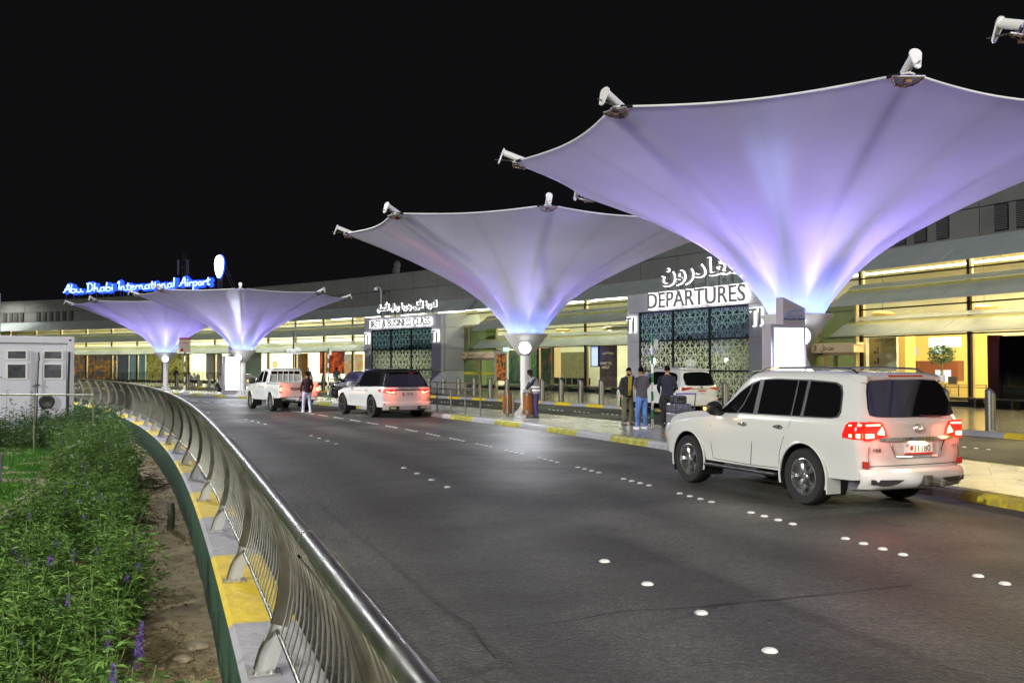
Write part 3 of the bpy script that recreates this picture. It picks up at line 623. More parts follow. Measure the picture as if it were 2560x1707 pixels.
# ================================================================== roof sign
M_neon = emit('neon_white_blue', (.30, .44, 1), 2.4); M_glowb = emit('blue_glow', (.01, .045, 1), 3.0)
GL = {'A': [[(0, .05), (.18, .3), (.42, 1.0), (.5, .55), (.55, 0)], [(.12, .38), (.55, .42)]], 'b': [[(.1, 1), (.05, .1), (.3, 0), (.42, .2), (.3, .42), (.08, .35)]],
      'u': [[(.03, .42), (.06, .08), (.25, .0), (.38, .1), (.4, .42)], [(.38, .1), (.62, .02)]], 'D': [[(.12, .95), (.1, .0)], [(.0, .95), (.35, .97), (.52, .6), (.42, .15), (.02, .0)]],
      'h': [[(.1, 1), (.06, 0)], [(.08, .3), (.25, .45), (.34, .28), (.36, .02), (.6, .0)]], 'a': [[(.38, .42), (.12, .4), (.03, .15), (.2, .0), (.36, .15), (.4, .42)], [(.36, .15), (.46, .0)]],
      'i': [[(.08, .45), (.08, 0)], [(.07, .64), (.11, .68)]], 'I': [[(.0, .8), (.16, 1), (.12, .0)]], 'n': [[(.04, .42), (.04, 0)], [(.04, .3), (.2, .44), (.28, .3), (.3, .02), (.52, .0)]],
      't': [[(.14, .8), (.1, .1), (.26, .0)], [(.0, .5), (.3, .52)]], 'e': [[(.04, .22), (.34, .28), (.2, .45), (.04, .28), (.1, .04), (.4, .04)]], 'r': [[(.05, .42), (.05, 0)], [(.05, .28), (.2, .42), (.32, .36)]],
      'o': [[(.2, .42), (.04, .22), (.18, .0), (.36, .2), (.2, .42)]], 'l': [[(.1, 1.05), (.06, .0)]], 'p': [[(.06, .42), (.04, -.42)], [(.05, .36), (.3, .42), (.36, .18), (.2, .0), (.05, .06)]]}
ADV = dict(A=.62, b=.48, u=.58, D=.6, h=.56, a=.5, i=.2, I=.28, n=.5, t=.32, e=.44, r=.34, o=.42, l=.2, p=.42)
ADV[' '] = .34
msg = 'Abu Dhabi International Airport'
ta, tb2 = th(158, 169.5), th(526, 169.5); arc = (ta - tb2) * 169.5
tot = sum(ADV[c] for c in msg); sc = arc / tot; zb = 11.95; hz = 1.12
sg = empty('airport_name_sign', pol(169.5, (ta + tb2) / 2, 10.5), label='blue and white neon Abu Dhabi International Airport lettering on the roof', cat='sign')
x = 0; used_posts = []
for c in msg:
    if c != ' ':
        mw, mbk = MB(), MB()
        for strk in GL[c]:
            pts = [pol(169.4, ta - (x + px_) * sc / 169.5, zb + py_ * hz) for px_, py_ in strk]
            if len(pts) > 2:                   # smooth the stroke
                q = []
                for i in range(len(pts) - 1):
                    p0, p1, p2, p3 = pts[max(0, i - 1)], pts[i], pts[i + 1], pts[min(len(pts) - 1, i + 2)]
                    for k in range(4):
                        u = k / 4; q.append(.5 * ((2 * p1) + (p2 - p0) * u + (2 * p0 - 5 * p1 + 4 * p2 - p3) * u * u + (3 * p1 - p0 - 3 * p2 + p3) * u ** 3))
                q.append(pts[-1]); pts = q
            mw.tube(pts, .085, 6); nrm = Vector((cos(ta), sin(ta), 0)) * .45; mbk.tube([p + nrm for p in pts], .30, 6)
        l_ = wb_(mw, 'neon_letter', M_neon, sg); wb_(mbk, 'added_glow_tube', M_glowb, sg)  # wide blue tubes added behind to imitate lens glow round the letters
        t = ta - (x + .1) * sc / 169.5; used_posts.append(t)
    x += ADV[c]
mb = MB()
for t in used_posts: mb.tube([pol(169.7, t, 10.3), pol(169.7, t, zb + .3)], .03, 4)
mb.tube([pol(169.7, ta - (tb2 - ta) * 0, zb + .05), pol(169.7, tb2, zb + .05)], .02, 4)
wb_(mb, 'support_posts', mat('sign_post', (.12, .12, .2), .5), sg)
# shield shaped emblem beside the lettering
tsx = th(547, 169.5); es = empty('shield_sign', pol(169.5, tsx, 10.5), tsx - PI / 2, 'glowing white and blue shield shaped light sign on the roof beside the name', 'sign')
sh = [(0, -1.36), (.28, -1.18), (.52, -.75), (.68, -.2), (.74, .35), (.66, .85), (.42, 1.2), (.05, 1.36), (-.35, 1.22), (-.62, .9), (-.72, .4), (-.66, -.2), (-.5, -.75), (-.27, -1.18)]
mb = MB(); mb.prism([(x, y) for x, y in sh], .18, Matrix.Translation((0, 0, 3.55)) @ Matrix.Rotation(PI / 2, 4, 'X')); mb.build('shield_face', emit('shield_white', (.85, .93, 1), 6), es)
mb = MB(); mb.prism([(x * 1.13, y * 1.08) for x, y in sh], .10, Matrix.Translation((0, .14, 3.55)) @ Matrix.Rotation(PI / 2, 4, 'X')); mb.build('shield_rim', M_glowb, es)
mb = MB()
for x in (-.35, 0, .35): mb.box((x, .1, 1.2), (.06, .06, 2.4))
mb.tube([(.5, .2, 4.2), (2.6, .5, .3)], .02, 4); mb.tube([(.4, .2, 3.6), (2.1, .5, .3)], .02, 4); mb.build('stays', mat('sign_post', (.12, .12, .2), .5), es)
# antenna mast, dishes, roof camera
t = th(459, 178); am = empty('antenna_mast', pol(178, t, 10.2), t, 'dark slender lattice mast standing on the roof behind the name sign', 'mast')
mb = MB()
for a in (0, 2.1, 4.2): mb.tube([(.3 * cos(a), .3 * sin(a), 0), (.25 * cos(a), .25 * sin(a), 7.2)], .04, 5)
for k in range(12):
    z = k * .6; mb.tube([(.3 * cos(0), 0, z), (.3 * cos(2.1), .3 * sin(2.1), z + .6)], .02, 4); mb.tube([(.3 * cos(2.1), .3 * sin(2.1), z), (.3 * cos(4.2), .3 * sin(4.2), z + .6)], .02, 4)
mb.build('lattice', M_dark, am)
for k, (a, z) in enumerate(((.3, 5.4), (2.4, 5.4), (4.5, 5.4))):
    mb = MB(); mb.box((.8 * cos(a), .8 * sin(a), z), (.22, .3, 2.0), rz=a); mb.tube([(0, 0, z), (.8 * cos(a), .8 * sin(a), z)], .03, 4); mb.build('panel_antenna', mat('antenna_grey', (.12, .12, .13), .6), am)
for px, py, rr, lb in ((992, 664, .55, 'upper dim round dish on the terminal roof above the first class portal'), (990, 676, .6, 'lower dim round dish on the terminal roof above the first class portal')):
    t = th(px, 172); D = pol(172, t).y; z = EYE + (HY - py) * D / F
    dd = empty('satellite_dish', pol(172, t, 10.4), t, lb, 'satellite dish', 'dishes on the roof')
    mb = MB(); mb.lathe([(rr, 0), (rr * .8, .1), (rr * .4, .2), (.001, .24)], 20, Matrix.Translation((0, 0, z - 10.4)) @ Matrix.Rotation(-PI / 2, 4, 'Y')); mb.build('dish', mat('dish_grey', (.12, .12, .12), .6), dd, smooth=True)
    mb = MB(); mb.tube([(.15, 0, 0), (.15, 0, z - 10.4)], .06, 6); mb.build('pole', M_dark, dd)
t = th(952, 163.9); cc = empty('security_camera', pol(163.9, t, 6.9), t, 'white dome security camera on a gooseneck pole by the sunshade above first class', 'camera')
mb = MB(); mb.tube([(0, 0, 0), (0, 0, 2.0), (0, .1, 2.35), (0, .5, 2.5), (0, .75, 2.45)], .035, 8); mb.build('pole', M_white, cc, smooth=True)
mb = MB(); mb.lathe([(.05, .2), (.17, .15), (.19, 0), (.17, -.1)], 16, Matrix.Translation((0, .8, 2.28))); mb.build('housing', M_white, cc, smooth=True)
mb = MB(); mb.lathe([(.13, -.1), (.10, -.19), (.001, -.23)], 16, Matrix.Translation((0, .8, 2.28)), cap=False); mb.build('dome', M_black, cc, smooth=True)
# ================================================================== tensile umbrella canopies
def fabric():
    m = bpy.data.materials.new('canopy_fabric'); m.use_nodes = True; nt = m.node_tree; L = nt.links.new; nt.nodes.clear(); o = nn(nt, 'ShaderNodeOutputMaterial')
    d = nn(nt, 'ShaderNodeBsdfDiffuse'); t = nn(nt, 'ShaderNodeBsdfTranslucent'); mx = nn(nt, 'ShaderNodeMixShader'); mx.inputs[0].default_value = .34
    tc = nn(nt, 'ShaderNodeTexCoord'); nz = nn(nt, 'ShaderNodeTexNoise'); nz.inputs['Scale'].default_value = .7; nz.inputs['Detail'].default_value = 6; L(tc.outputs['Object'], nz.inputs['Vector'])
    mr = nn(nt, 'ShaderNodeMapRange'); mr.inputs[3].default_value = .62; mr.inputs[4].default_value = .80; L(nz.outputs['Fac'], mr.inputs[0])
    at = nn(nt, 'ShaderNodeAttribute', attribute_name='seam'); mm = nn(nt, 'ShaderNodeMath', operation='MULTIPLY'); L(mr.outputs[0], mm.inputs[0])
    inv = nn(nt, 'ShaderNodeMath', operation='SUBTRACT'); inv.inputs[0].default_value = 1; L(at.outputs['Fac'], inv.inputs[1]); L(inv.outputs[0], mm.inputs[1])
    cb = nn(nt, 'ShaderNodeCombineColor'); 
    for i in range(3): L(mm.outputs[0], cb.inputs[i])
    L(cb.outputs[0], d.inputs[0]); L(cb.outputs[0], t.inputs[0]); L(d.outputs[0], mx.inputs[1]); L(t.outputs[0], mx.inputs[2]); L(mx.outputs[0], o.inputs[0]); return m
M_fab = fabric(); M_tube = mat('canopy_white_steel', (.80, .80, .78), .4, var=.04, bump=.04, bs=30)
M_rust = mat('rusty_fitting', (.30, .17, .06), .6, .4, col2=(.10, .05, .02), vs=18)
PROF = [(r_, z_ - .154) for r_, z_ in ((.58, 3.12), (.78, 3.42), (1.04, 3.76), (1.34, 4.08), (1.72, 4.42), (2.2, 4.76), (2.8, 5.10), (3.5, 5.46), (4.3, 5.84), (5.1, 6.18), (5.85, 6.48), (6.58, 6.76))]
RC = PROF[-1][0]
def canopy_mesh(a0):
    nper = 16; N = 8 * nper; rows = []; seam = []
    # dense profile
    pr = []
    for i in range(len(PROF) - 1):
        for k in range(4): u = k / 4; pr.append((PROF[i][0] + (PROF[i + 1][0] - PROF[i][0]) * u, PROF[i][1] + (PROF[i + 1][1] - PROF[i][1]) * u))
    pr.append(PROF[-1])
    for j in range(3):                          # soften the kinks
        pr = [pr[0]] + [((pr[i - 1][0] + 2 * pr[i][0] + pr[i + 1][0]) / 4, (pr[i - 1][1] + 2 * pr[i][1] + pr[i + 1][1]) / 4) for i in range(1, len(pr) - 1)] + [pr[-1]]
    for r, z in pr:
        g = (r - PROF[0][0]) / (RC - PROF[0][0]); row = []
        for k in range(N):
            a = a0 + 2 * PI * k / N; u = (k % nper) / nper; c = abs(u - .5) * 2          # c = 1 at a corner, 0 mid-edge
            ph = (u - .5) * PI / 4; edge = RC * cos(PI / 8) / cos(ph) - .30 * (1 - c * c)    # chord minus sag
            re = PROF[0][0] + (edge - PROF[0][0]) * g; zz = z - .07 * (1 - c * c) * g ** 2.2
            row.append((re * cos(a), re * sin(a), zz))
        rows.append(row)
    return rows, N, nper
def canopy(name, loc, a0, label, lamp=True, streak=None, purple=1.0, rate=1.0):
    e = empty(name, loc, 0, label, 'canopy', 'inverted umbrella canopies down the island'); rows, N, nper = canopy_mesh(a0)
    mb = MB(); mb.grid(rows, closed=True); o = mb.build('fabric_funnel', M_fab, e, smooth=True, auto=170)
    at = o.data.attributes.new('seam', 'FLOAT', 'POINT')
    vals = []
    for v in o.data.vertices:
        a = (math.atan2(v.co.y, v.co.x) - a0) % (2 * PI); k = a / (2 * PI) * 16; near = abs(k - round(k)) * (2 * PI / 16) * math.hypot(v.co.x, v.co.y)
        vals.append(.07 if near < .03 else 0.0)
    at.data.foreach_set('value', vals)
    mb = MB(); mb.tube([Vector(p) for p in rows[-1]], .022, 8, closed=True); mb.build('edge_cable', M_tube, e, smooth=True)
    mb = MB()
    for k in range(0):
        a = a0 + 2 * PI * k / 16; col = [rows[i][int(k * N / 16)] for i in range(1, len(rows) - 1, 2)]
        mb.tube([Vector(p) * 1.0 + Vector((cos(a) * .004, sin(a) * .004, -.004)) for p in col], .006, 4)
    for k in range(8):
        a = a0 + 2 * PI * k / 8; D_ = Vector((cos(a), sin(a), 0)); T_ = Vector((-sin(a), cos(a), 0))
        p0 = D_ * .35 + Vector((0, 0, 4.25)); p1 = D_ * (RC + .24) + Vector((0, 0, 6.83)); ax = (p1 - p0).normalized()
        mb = MB(); mb.tube([p0, p1], .075, 14); arm = mb.build('arm', M_tube, e, smooth=True)
        up = ax.cross(T_).normalized(); up = up if up.z > 0 else -up
        # teardrop end plate
        mb = MB(); MM = Matrix((T_, up, -ax)).transposed().to_4x4(); MM.translation = p1 + ax * .02
        poly = [(.10 * cos(q), .10 * sin(q)) for q in np.linspace(-.25, PI + .25, 13)] + [(-.045, -.27), (0, -.29), (.045, -.27)]
        mb.prism(poly, .03, MM); mb.build('end_plate', M_tube, arm)
        c = Vector(rows[-1][k * nper]); mb = MB()
        mb.tube([p1 + ax * .12 - up * .23, c - D_ * .12 + Vector((0, 0, .02))], .014, 6); wbk = mb.build('tension_rod', M_steel_dark, arm)
        # membrane corner plate, half round
        mb = MB(); q = []; dn = (D_ * .93 + Vector((0, 0, .36))).normalized(); nrm = T_.cross(dn)
        for s_ in np.linspace(0, PI, 12): q.append(c - dn * .02 + T_ * .27 * cos(s_) - dn * .30 * sin(s_) - Vector((0, 0, .03)))
        n_ = len(q); mb.add(q + [p + Vector((0, 0, -.02)) for p in q], [tuple(range(n_)), tuple(range(n_, 2 * n_))[::-1]] + [(i, (i + 1) % n_, n_ + (i + 1) % n_, n_ + i) for i in range(n_)])
        mb.build('corner_plate', mat('membrane_plate', (.42, .42, .46), .45, .5, var=.3, vs=9), e)
        mb = MB()
        mb.tube([c + T_ * .24 * cos(s_) - dn * .27 * sin(s_) + Vector((0, 0, -.06)) for s_ in np.linspace(.1, PI - .1, 12)], .010, 5); mb.tube([c + T_ * .24 - Vector((0, 0, .08)), c - T_ * .24 - Vector((0, 0, .08))], .01, 5); mb.box(c - dn * .18 - Vector((0, 0, .075)), (.05, .05, .04))
        for s_ in np.linspace(.2, PI - .2, 8): mb.cyl(c + T_ * .24 * cos(s_) - dn * .27 * sin(s_) + Vector((0, 0, -.08)), c + T_ * .24 * cos(s_) - dn * .27 * sin(s_) + Vector((0, 0, -.02)), .014, 6)
        mb.box(c - dn * .08 - Vector((0, 0, .09)), (.10, .10, .05)); mb.build('corner_shackle', M_rust, e)
        for sgn in (-1, 1):
            mb = MB(); pe = Vector(rows[-1][(k * nper + sgn) % N]); mb.tube([c + (pe - c) * .35, c + (pe - c) * .95], .034, 6); mb.build('cable_clamp', M_dark, e)
    mb = MB(); mb.lathe([(.20, 2.22), (.27, 2.26), (.80, 2.96), (.82, 3.0), (.80, 3.01), (.58, 2.91), (.3, 2.76)], 40, cap=False); mb.build('collar', M_tube, e, smooth=True)
    mb = MB(); mb.lathe([(.185, .02), (.185, 2.4), (.16, 2.5), (.14, 4.6), (.001, 4.65)], 28); mb.build('mast', M_tube, e, smooth=True)
    mb = MB(); mb.lathe([(.46, 0), (.46, .03), (.24, .03)], 28)
    for k in range(12):
        a = 2 * PI * k / 12; M_ = Matrix.Rotation(a, 4, 'Z'); mb.add([(.18, -.012, .03), (.44, -.012, .03), (.44, -.012, .08), (.18, -.012, .42), (.18, .012, .03), (.44, .012, .03), (.44, .012, .08), (.18, .012, .42)],
               [(0, 1, 2, 3), (7, 6, 5, 4), (0, 4, 5, 1), (1, 5, 6, 2), (2, 6, 7, 3), (3, 7, 4, 0)], M_)
    mb.build('base_plate', M_tube, e)
    # unfixtured lamps added for the canopy glow: blue up-lights, neck lights, violet fill overhead
    for k in range(8):
        a = a0 + 2 * PI * (k + .5) / 8; l = light('blue_uplight', 'SPOT', (.30 * cos(a), .30 * sin(a), 3.05), 75 * rate, (.10, .20, 1), e, size=.05, spot=R(125), blend=.9); aim(l, (cos(a) * .75, sin(a) * .75, .7))
    light('added_violet_fill', 'POINT', (0, 0, 8.4), 330 * purple, (.47, .35, 1), e, size=3.2);  # violet fill added above the funnel, no fixture there
    for k in range(4): a = a0 + PI / 8 + PI / 2 * k; light('neck_light', 'POINT', (.42 * cos(a), .42 * sin(a), 3.75), 14 * purple, (.22, .26, 1), e, size=.12)
    for k in range(8):                          # unfixtured spots added as a collar LED ring, washing the outside of the fabric
        a = a0 + 2 * PI * k / 8; l = light('collar_washer', 'SPOT', (.74 * cos(a), .74 * sin(a), 2.98), 1350 * purple, (.34, .27, 1), e, size=.06, spot=R(54), blend=1.0); aim(l, (cos(a) * .76, sin(a) * .76, .65))
    if streak is not None:
        for a, pw, sp, cl in streak:
            for el, k_ in ((-.04, .9), (-.15, .75), (-.28, .5), (-.42, .34), (-.58, .24), (-.78, .17), (-1.02, .13), (-1.35, .10)): l = light('panel_spot', 'SPOT', (0, 0, 6.3), pw * k_, cl, e, size=.05, spot=R(sp), blend=1.0); aim(l, (cos(a), sin(a), el))
    if lamp:                                    # round floodlight fixed to the collar, facing back down the road
        hd = math.atan2(-loc[1], -loc[0] + 3.0) if lamp is True else lamp; H_ = Vector((cos(hd), sin(hd), 0))
        MM = Matrix.Translation(H_ * .62 + Vector((0, 0, 2.50))) @ Matrix.Rotation(hd, 4, 'Z') @ Matrix.Rotation(PI / 2 + .06, 4, 'Y')
        mb = MB(); mb.lathe([(.05, -.22), (.20, -.14), (.235, -.02), (.235, .03), (.21, .03)], 24, MM); b = mb.build('floodlight', M_tube, e, smooth=True)
        mb = MB(); mb.lathe([(.205, .028), (.17, .055), (.001, .07)], 24, MM, cap=False); mb.build('floodlight_lens', emit('flood_lens', (.93, .96, 1), 14), b, smooth=True)
        mb = MB(); mb.box(H_ * .45 + Vector((0, 0, 2.78)), (.25, .05, .2), rz=hd); mb.build('floodlight_bracket', M_tube, b)
        l = light('floodlight_lamp', 'AREA', H_ * .72 + Vector((0, 0, 2.50)), 110, (.92, .95, 1), e, size=.4, shape='DISK'); aim(l, H_ + Vector((0, 0, -.25)))
    return e
A = lambda d: R(d)
c1 = canopy('umbrella_canopy', (6.61, 21.82, .154), A(179), 'nearest and largest violet lit umbrella canopy, above the lit totem', lamp=True, streak=[(R(247), 700, 17, (.35, .45, 1))], purple=1.9, rate=1.3)
c2 = canopy('umbrella_canopy', (.497, 34.3, .154), A(185), 'violet lit umbrella canopy second along the island, with wooden bins at its mast', lamp=R(-93), streak=[(R(212), 420, 13, (1, .10, .18)), (R(272), 220, 24, (.35, .3, 1))], purple=.62)
c3 = canopy('umbrella_canopy', (-17.3, 60.4, .154), A(194.6), 'far umbrella canopy behind the pickup with a bright white streak', lamp=R(-100), streak=[(R(281), 2600, 14, (.8, .85, 1))], purple=1.1)
c4 = canopy('umbrella_canopy', (-25.75, 69.9, .154), A(199.8), 'farthest violet umbrella canopy, leftmost of the row', lamp=R(-72), streak=[(R(225), 500, 30, (.4, .35, 1))], purple=1.9)
for o_ in (c3, c4): o_.scale = (1, 1, .962)
# a fifth, only its corner reaches into the frame at the upper right
c5 = canopy('umbrella_canopy', (11.4, 8.3, .154), A(173.5), 'umbrella canopy of which one white corner tube shows at the top right', lamp=False, purple=.5)
# ================================================================== vehicles (x forward, y left, origin on the ground under the rear axle)
M_pwhite = mat('pearl_white_paint', (.70, .71, .68), .25, coat=1.0, spec=.5)
M_pblack = mat('gloss_black_paint', (.012, .012, .014), .15, coat=1.0)
M_tint = mat('tinted_window', (.006, .006, .007), .04, spec=.8, coat=.5)
M_tyre = mat('tyre_rubber', (.018, .018, .018), .8, bump=.3, bs=60); M_rim = mat('alloy_rim', (.62, .62, .62), .25, .9); M_rimd = mat('grey_alloy_rim', (.2, .2, .2), .3, .9)
M_chrome = mat('chrome', (.75, .75, .77), .08, 1.0); M_trim = mat('black_trim', (.02, .02, .021), .4); M_seam = mat('panel_gap', (.03, .03, .03), .8)
M_redlit = mat('lit_red_lamp', (.5, .01, .01), .1, coat=1, em=(1, .02, .01), es=.55); M_redhot = emit('lit_red_core', (1, .40, .22), 4); M_redoff = mat('red_lens', (.25, .008, .008), .12, coat=1, em=(1, .02, .01), es=.12)
M_amber = emit('amber_blinker', (1, .45, .05), 9); M_clear = mat('clear_lens', (.6, .6, .62), .1, coat=1); M_lampwarm = emit('plate_lamp', (1, .8, .5), 4)
def interp(xs, ys, x):
    if x <= xs[0]: return ys[0]
    if x >= xs[-1]: return ys[-1]
    for i in range(len(xs) - 1):
        if x <= xs[i + 1]:
            u = (x - xs[i]) / (xs[i + 1] - xs[i])
            d = lambda k: (ys[min(k + 1, len(ys) - 1)] - ys[max(k - 1, 0)]) / max(1e-6, xs[min(k + 1, len(xs) - 1)] - xs[max(k - 1, 0)])
            h = xs[i + 1] - xs[i]; m0, m1 = d(i), d(i + 1); s = (ys[i + 1] - ys[i]) / h
            lim = lambda m: 0 if m * s <= 0 else (min(abs(m), 3 * abs(s)) * (1 if m > 0 else -1))
            m0, m1 = lim(m0), lim(m1)
            return (2 * u ** 3 - 3 * u * u + 1) * ys[i] + (u ** 3 - 2 * u * u + u) * h * m0 + (-2 * u ** 3 + 3 * u * u) * ys[i + 1] + (u ** 3 - u * u) * h * m1
class Car:
    """keys: (x, w, zsill, zbelt, ztop, wtop) from tail to nose"""
    def __init__(s, keys, wb, wr, arch, slope, bulge=.05, shoulder=.03):
        s.k = keys; s.xs = [k[0] for k in keys]; s.wb = wb; s.wr = wr; s.arch = arch; s.slope = slope; s.bulge = bulge; s.sh = shoulder; s.x0 = keys[0][0]
    def p(s, x): return [interp(s.xs, [k[j] for k in s.k], x) for j in range(1, 6)]
    NS = 12
    def section(s, x):
        w, zs, zb, zt, wt = s.p(x); pts = [(0, zs - .02), (w * .5, zs - .02), (w - .16, zs - .01), (w - .05, zs + .01)]
        for i in range(s.NS + 1):
            u = i / s.NS; z = zs + .05 + (zb - .01 - zs - .05) * u
            y = w - .045 * (1 - u) ** 3 - s.sh * u ** 5 - .012 * sin(u * PI * 2) * (1 if w > .8 else .3); pts.append((y, z))
        yb = w - s.sh - .02
        for q in (0.03, .22, .42, .62, .80, .90): pts.append((yb + (wt + .035 - yb) * q - .0, zb + (zt - zb) * q * .985))
        pts += [(wt + .012, zb + (zt - zb) * .945), (wt - .03, zb + (zt - zb) * .978), (wt - .11, zb + (zt - zb) * .992), (wt * .6, zt + .006), (wt * .3, zt + .012), (0, zt + .014)]
        return pts
    def sx(s, x, z):                            # rearward part leans forward above the belt
        zb = s.p(x)[2]; f = max(0, min(1, 1 - (x - s.x0) / .75)); return x + (s.slope * max(0, z - zb) * f if z > zb else 0)
    def ysurf(s, x, z):
        pts = s.section(x)[4:-1]
        for (y0, z0), (y1, z1) in zip(pts, pts[1:]):
            if z <= z1: u = (z - z0) / max(1e-6, z1 - z0); return y0 + (y1 - y0) * max(0, u)
        return pts[-1][0]
    def xrear(s, y, z):
        w, zs, zb, zt, wt = s.p(s.x0); return s.x0 + s.slope * max(0, z - zb) - s.bulge * (1 - min(1, (y / w)) ** 2) - .02
    def xnose(s, y, z):
        x1 = s.xs[-1]; w = s.p(x1)[0]; return x1 + .06 * (1 - min(1, abs(y) / w) ** 2)
    def body(s, parent, m, m2=None, zsplit=None, dx=.055, name='body'):
        xs = list(np.arange(s.x0, s.xs[-1], dx)) + [s.xs[-1]]
        for ax in (0.0, s.wb):
            for q in (-s.arch, -s.arch * .9, s.arch * .9, s.arch): xs.append(ax + q)
        xs = sorted(set(round(float(x), 4) for x in xs)); rows = []
        for x in xs:
            pts = s.section(x); L = [(s.sx(x, z), y, z) for y, z in pts]; Rr = [(a, -y, z) for a, y, z in L[1:-1]][::-1]; rows.append(L + Rr)
        n = len(rows[0]); V = [list(p) for r in rows for p in r]; Fc = []; nl = len(s.section(0))
        def inarch(c):
            for ax in (0.0, s.wb):
                if (c[0] - ax) ** 2 + (c[2] - s.wr) ** 2 < s.arch ** 2 and abs(c[1]) > .55 * s.p(ax)[0]: return ax
            return None
        dele = set()
        for i in range(len(rows) - 1):
            for k in range(n):
                f = (i * n + k, i * n + (k + 1) % n, (i + 1) * n + (k + 1) % n, (i + 1) * n + k); c = [sum(V[j][q] for j in f) / 4 for q in range(3)]
                if inarch(c) is None: Fc.append(f)
                else: dele.update(f)
        usedv = set(j for f in Fc for j in f)
        for j in dele & usedv:                   # snap the ragged border onto the arch circle
            v = V[j]
            ax = min((0.0, s.wb), key=lambda a: abs(v[0] - a)); dxv, dz = v[0] - ax, v[2] - s.wr; d = math.hypot(dxv, dz)
            if d > 1e-3 and abs(v[1]) > .6 * s.p(ax)[0] and v[2] > s.p(v[0])[1] + .03:
                v[0] = ax + dxv / d * s.arch; v[2] = s.wr + dz / d * s.arch
        mb = MB(); mi = []
        b = 0; mb.v = [tuple(v) for v in V]
        for f in Fc:
            mb.f.append(f); c = sum(V[j][2] for j in f) / 4; mb.m.append(1 if (zsplit and c > zsplit(sum(V[j][0] for j in f) / 4)) else 0)
        # tail and nose caps, cambered
        for row, fx, flip in ((rows[0], lambda y, z: s.xrear(y, z) + .0, 1), (rows[-1], s.xnose, 0)):
            L = row[:nl]; R2 = [row[0]] + [row[-j] for j in range(1, nl - 1)] + [row[nl - 1]]
            cols = []
            for a, c_ in zip(L, R2):
                r_ = []
                for q in range(13):
                    u = q / 12; y = a[1] + (c_[1] - a[1]) * u; z = a[2]
                    x = a[0] if q in (0, 12) else fx(y, z)
                    r_.append((x, y, z))
                cols.append(r_)
            base = len(mb.v); mb.grid(cols)
            for q in range(len(mb.m) - 12 * (len(cols) - 1), len(mb.m)):
                f = mb.f[q]; c = sum(mb.v[j][2] for j in f) / 4; xx = sum(mb.v[j][0] for j in f) / 4; mb.m[q] = 1 if (zsplit and c > zsplit(xx)) else 0
        o = mb.build(name, [m, m2 or m], parent, smooth=True, auto=42)
        # wheel wells
        w = s.p(0)[0]
        for ax in (0.0, s.wb):
            for sg in (1, -1):
                mb = MB()
                M_ = Matrix.Translation((ax, sg * (w - .02), s.wr)) @ Matrix.Rotation(PI / 2, 4, 'X'); ra = s.arch + .0
                pts = [(ra * cos(a), ra * sin(a)) for a in np.linspace(-.5, PI + .5, 22)]
                rows_ = [[(ax + x, sg * (w - .035), s.wr + z) for x, z in pts], [(ax + x, sg * (w - .42), s.wr + z) for x, z in pts], [(ax, sg * (w - .42), s.wr) for x, z in pts]]
                mb.grid(rows_); mb.build('wheel_well', M_trim, parent, smooth=True)
        return o
    # strips laid on the body: seq of (u, v0, v1)
    def side(s, parent, name, seq, m, off=.004, sides=(1, -1), nz=5, smooth=True):
        o = None; q_ = []
        for (xa, a0, b0), (xb, a1, b1) in zip(seq, seq[1:]):
            n_ = max(1, int(abs(xb - xa) / .09))
            for k in range(n_): u = k / n_; q_.append((xa + (xb - xa) * u, a0 + (a1 - a0) * u, b0 + (b1 - b0) * u))
        seq = q_ + [seq[-1]]
        for sg in sides:
            mb = MB(); rows = []
            for x, z0, z1 in seq:
                rows.append([(s.sx(x, z0 + (z1 - z0) * k / nz), sg * (s.ysurf(x, z0 + (z1 - z0) * k / nz) + off), z0 + (z1 - z0) * k / nz) for k in range(nz + 1)])
            back = [[(p[0], p[1] - sg * (off + .012), p[2]) for p in r] for r in rows]
            mb.grid(rows); mb.grid(back); mb.grid([rows[0], back[0]]); mb.grid([rows[-1], back[-1]]); mb.grid([[r[0] for r in rows], [r[0] for r in back]]); mb.grid([[r[-1] for r in rows], [r[-1] for r in back]])
            o = mb.build(name, m, parent, smooth=smooth, auto=50)
        return o
    def rear(s, parent, name, seq, m, off=.008, nz=3, nose=False, sub=4):
        q = []
        for (y0, a0, b0), (y1, a1, b1) in zip(seq, seq[1:]):
            for k in range(sub): u = k / sub; q.append((y0 + (y1 - y0) * u, a0 + (a1 - a0) * u, b0 + (b1 - b0) * u))
        q.append(seq[-1]); mb = MB(); fx = s.xnose if nose else s.xrear; sg = 1 if nose else -1
        rows = [[(fx(y, z0 + (z1 - z0) * k / nz) + sg * off, y, z0 + (z1 - z0) * k / nz) for k in range(nz + 1)] for y, z0, z1 in q]
        back = [[(p[0] - sg * (off + .015), p[1], p[2]) for p in r] for r in rows]
        mb.grid(rows); mb.grid(back); mb.grid([rows[0], back[0]]); mb.grid([rows[-1], back[-1]]); mb.grid([[r[0] for r in rows], [r[0] for r in back]]); mb.grid([[r[-1] for r in rows], [r[-1] for r in back]])
        return mb.build(name, m, parent, smooth=True, auto=50)
    def rearM(s, y, z, off=.012):                # matrix for text on the tail
        tilt = math.atan(s.slope) if z > s.p(s.x0)[2] else 0
        return Matrix.Translation((s.xrear(y, z) - off, y, z)) @ Matrix.Rotation(-PI / 2, 4, 'Z') @ Matrix.Rotation(PI / 2 - tilt, 4, 'X')
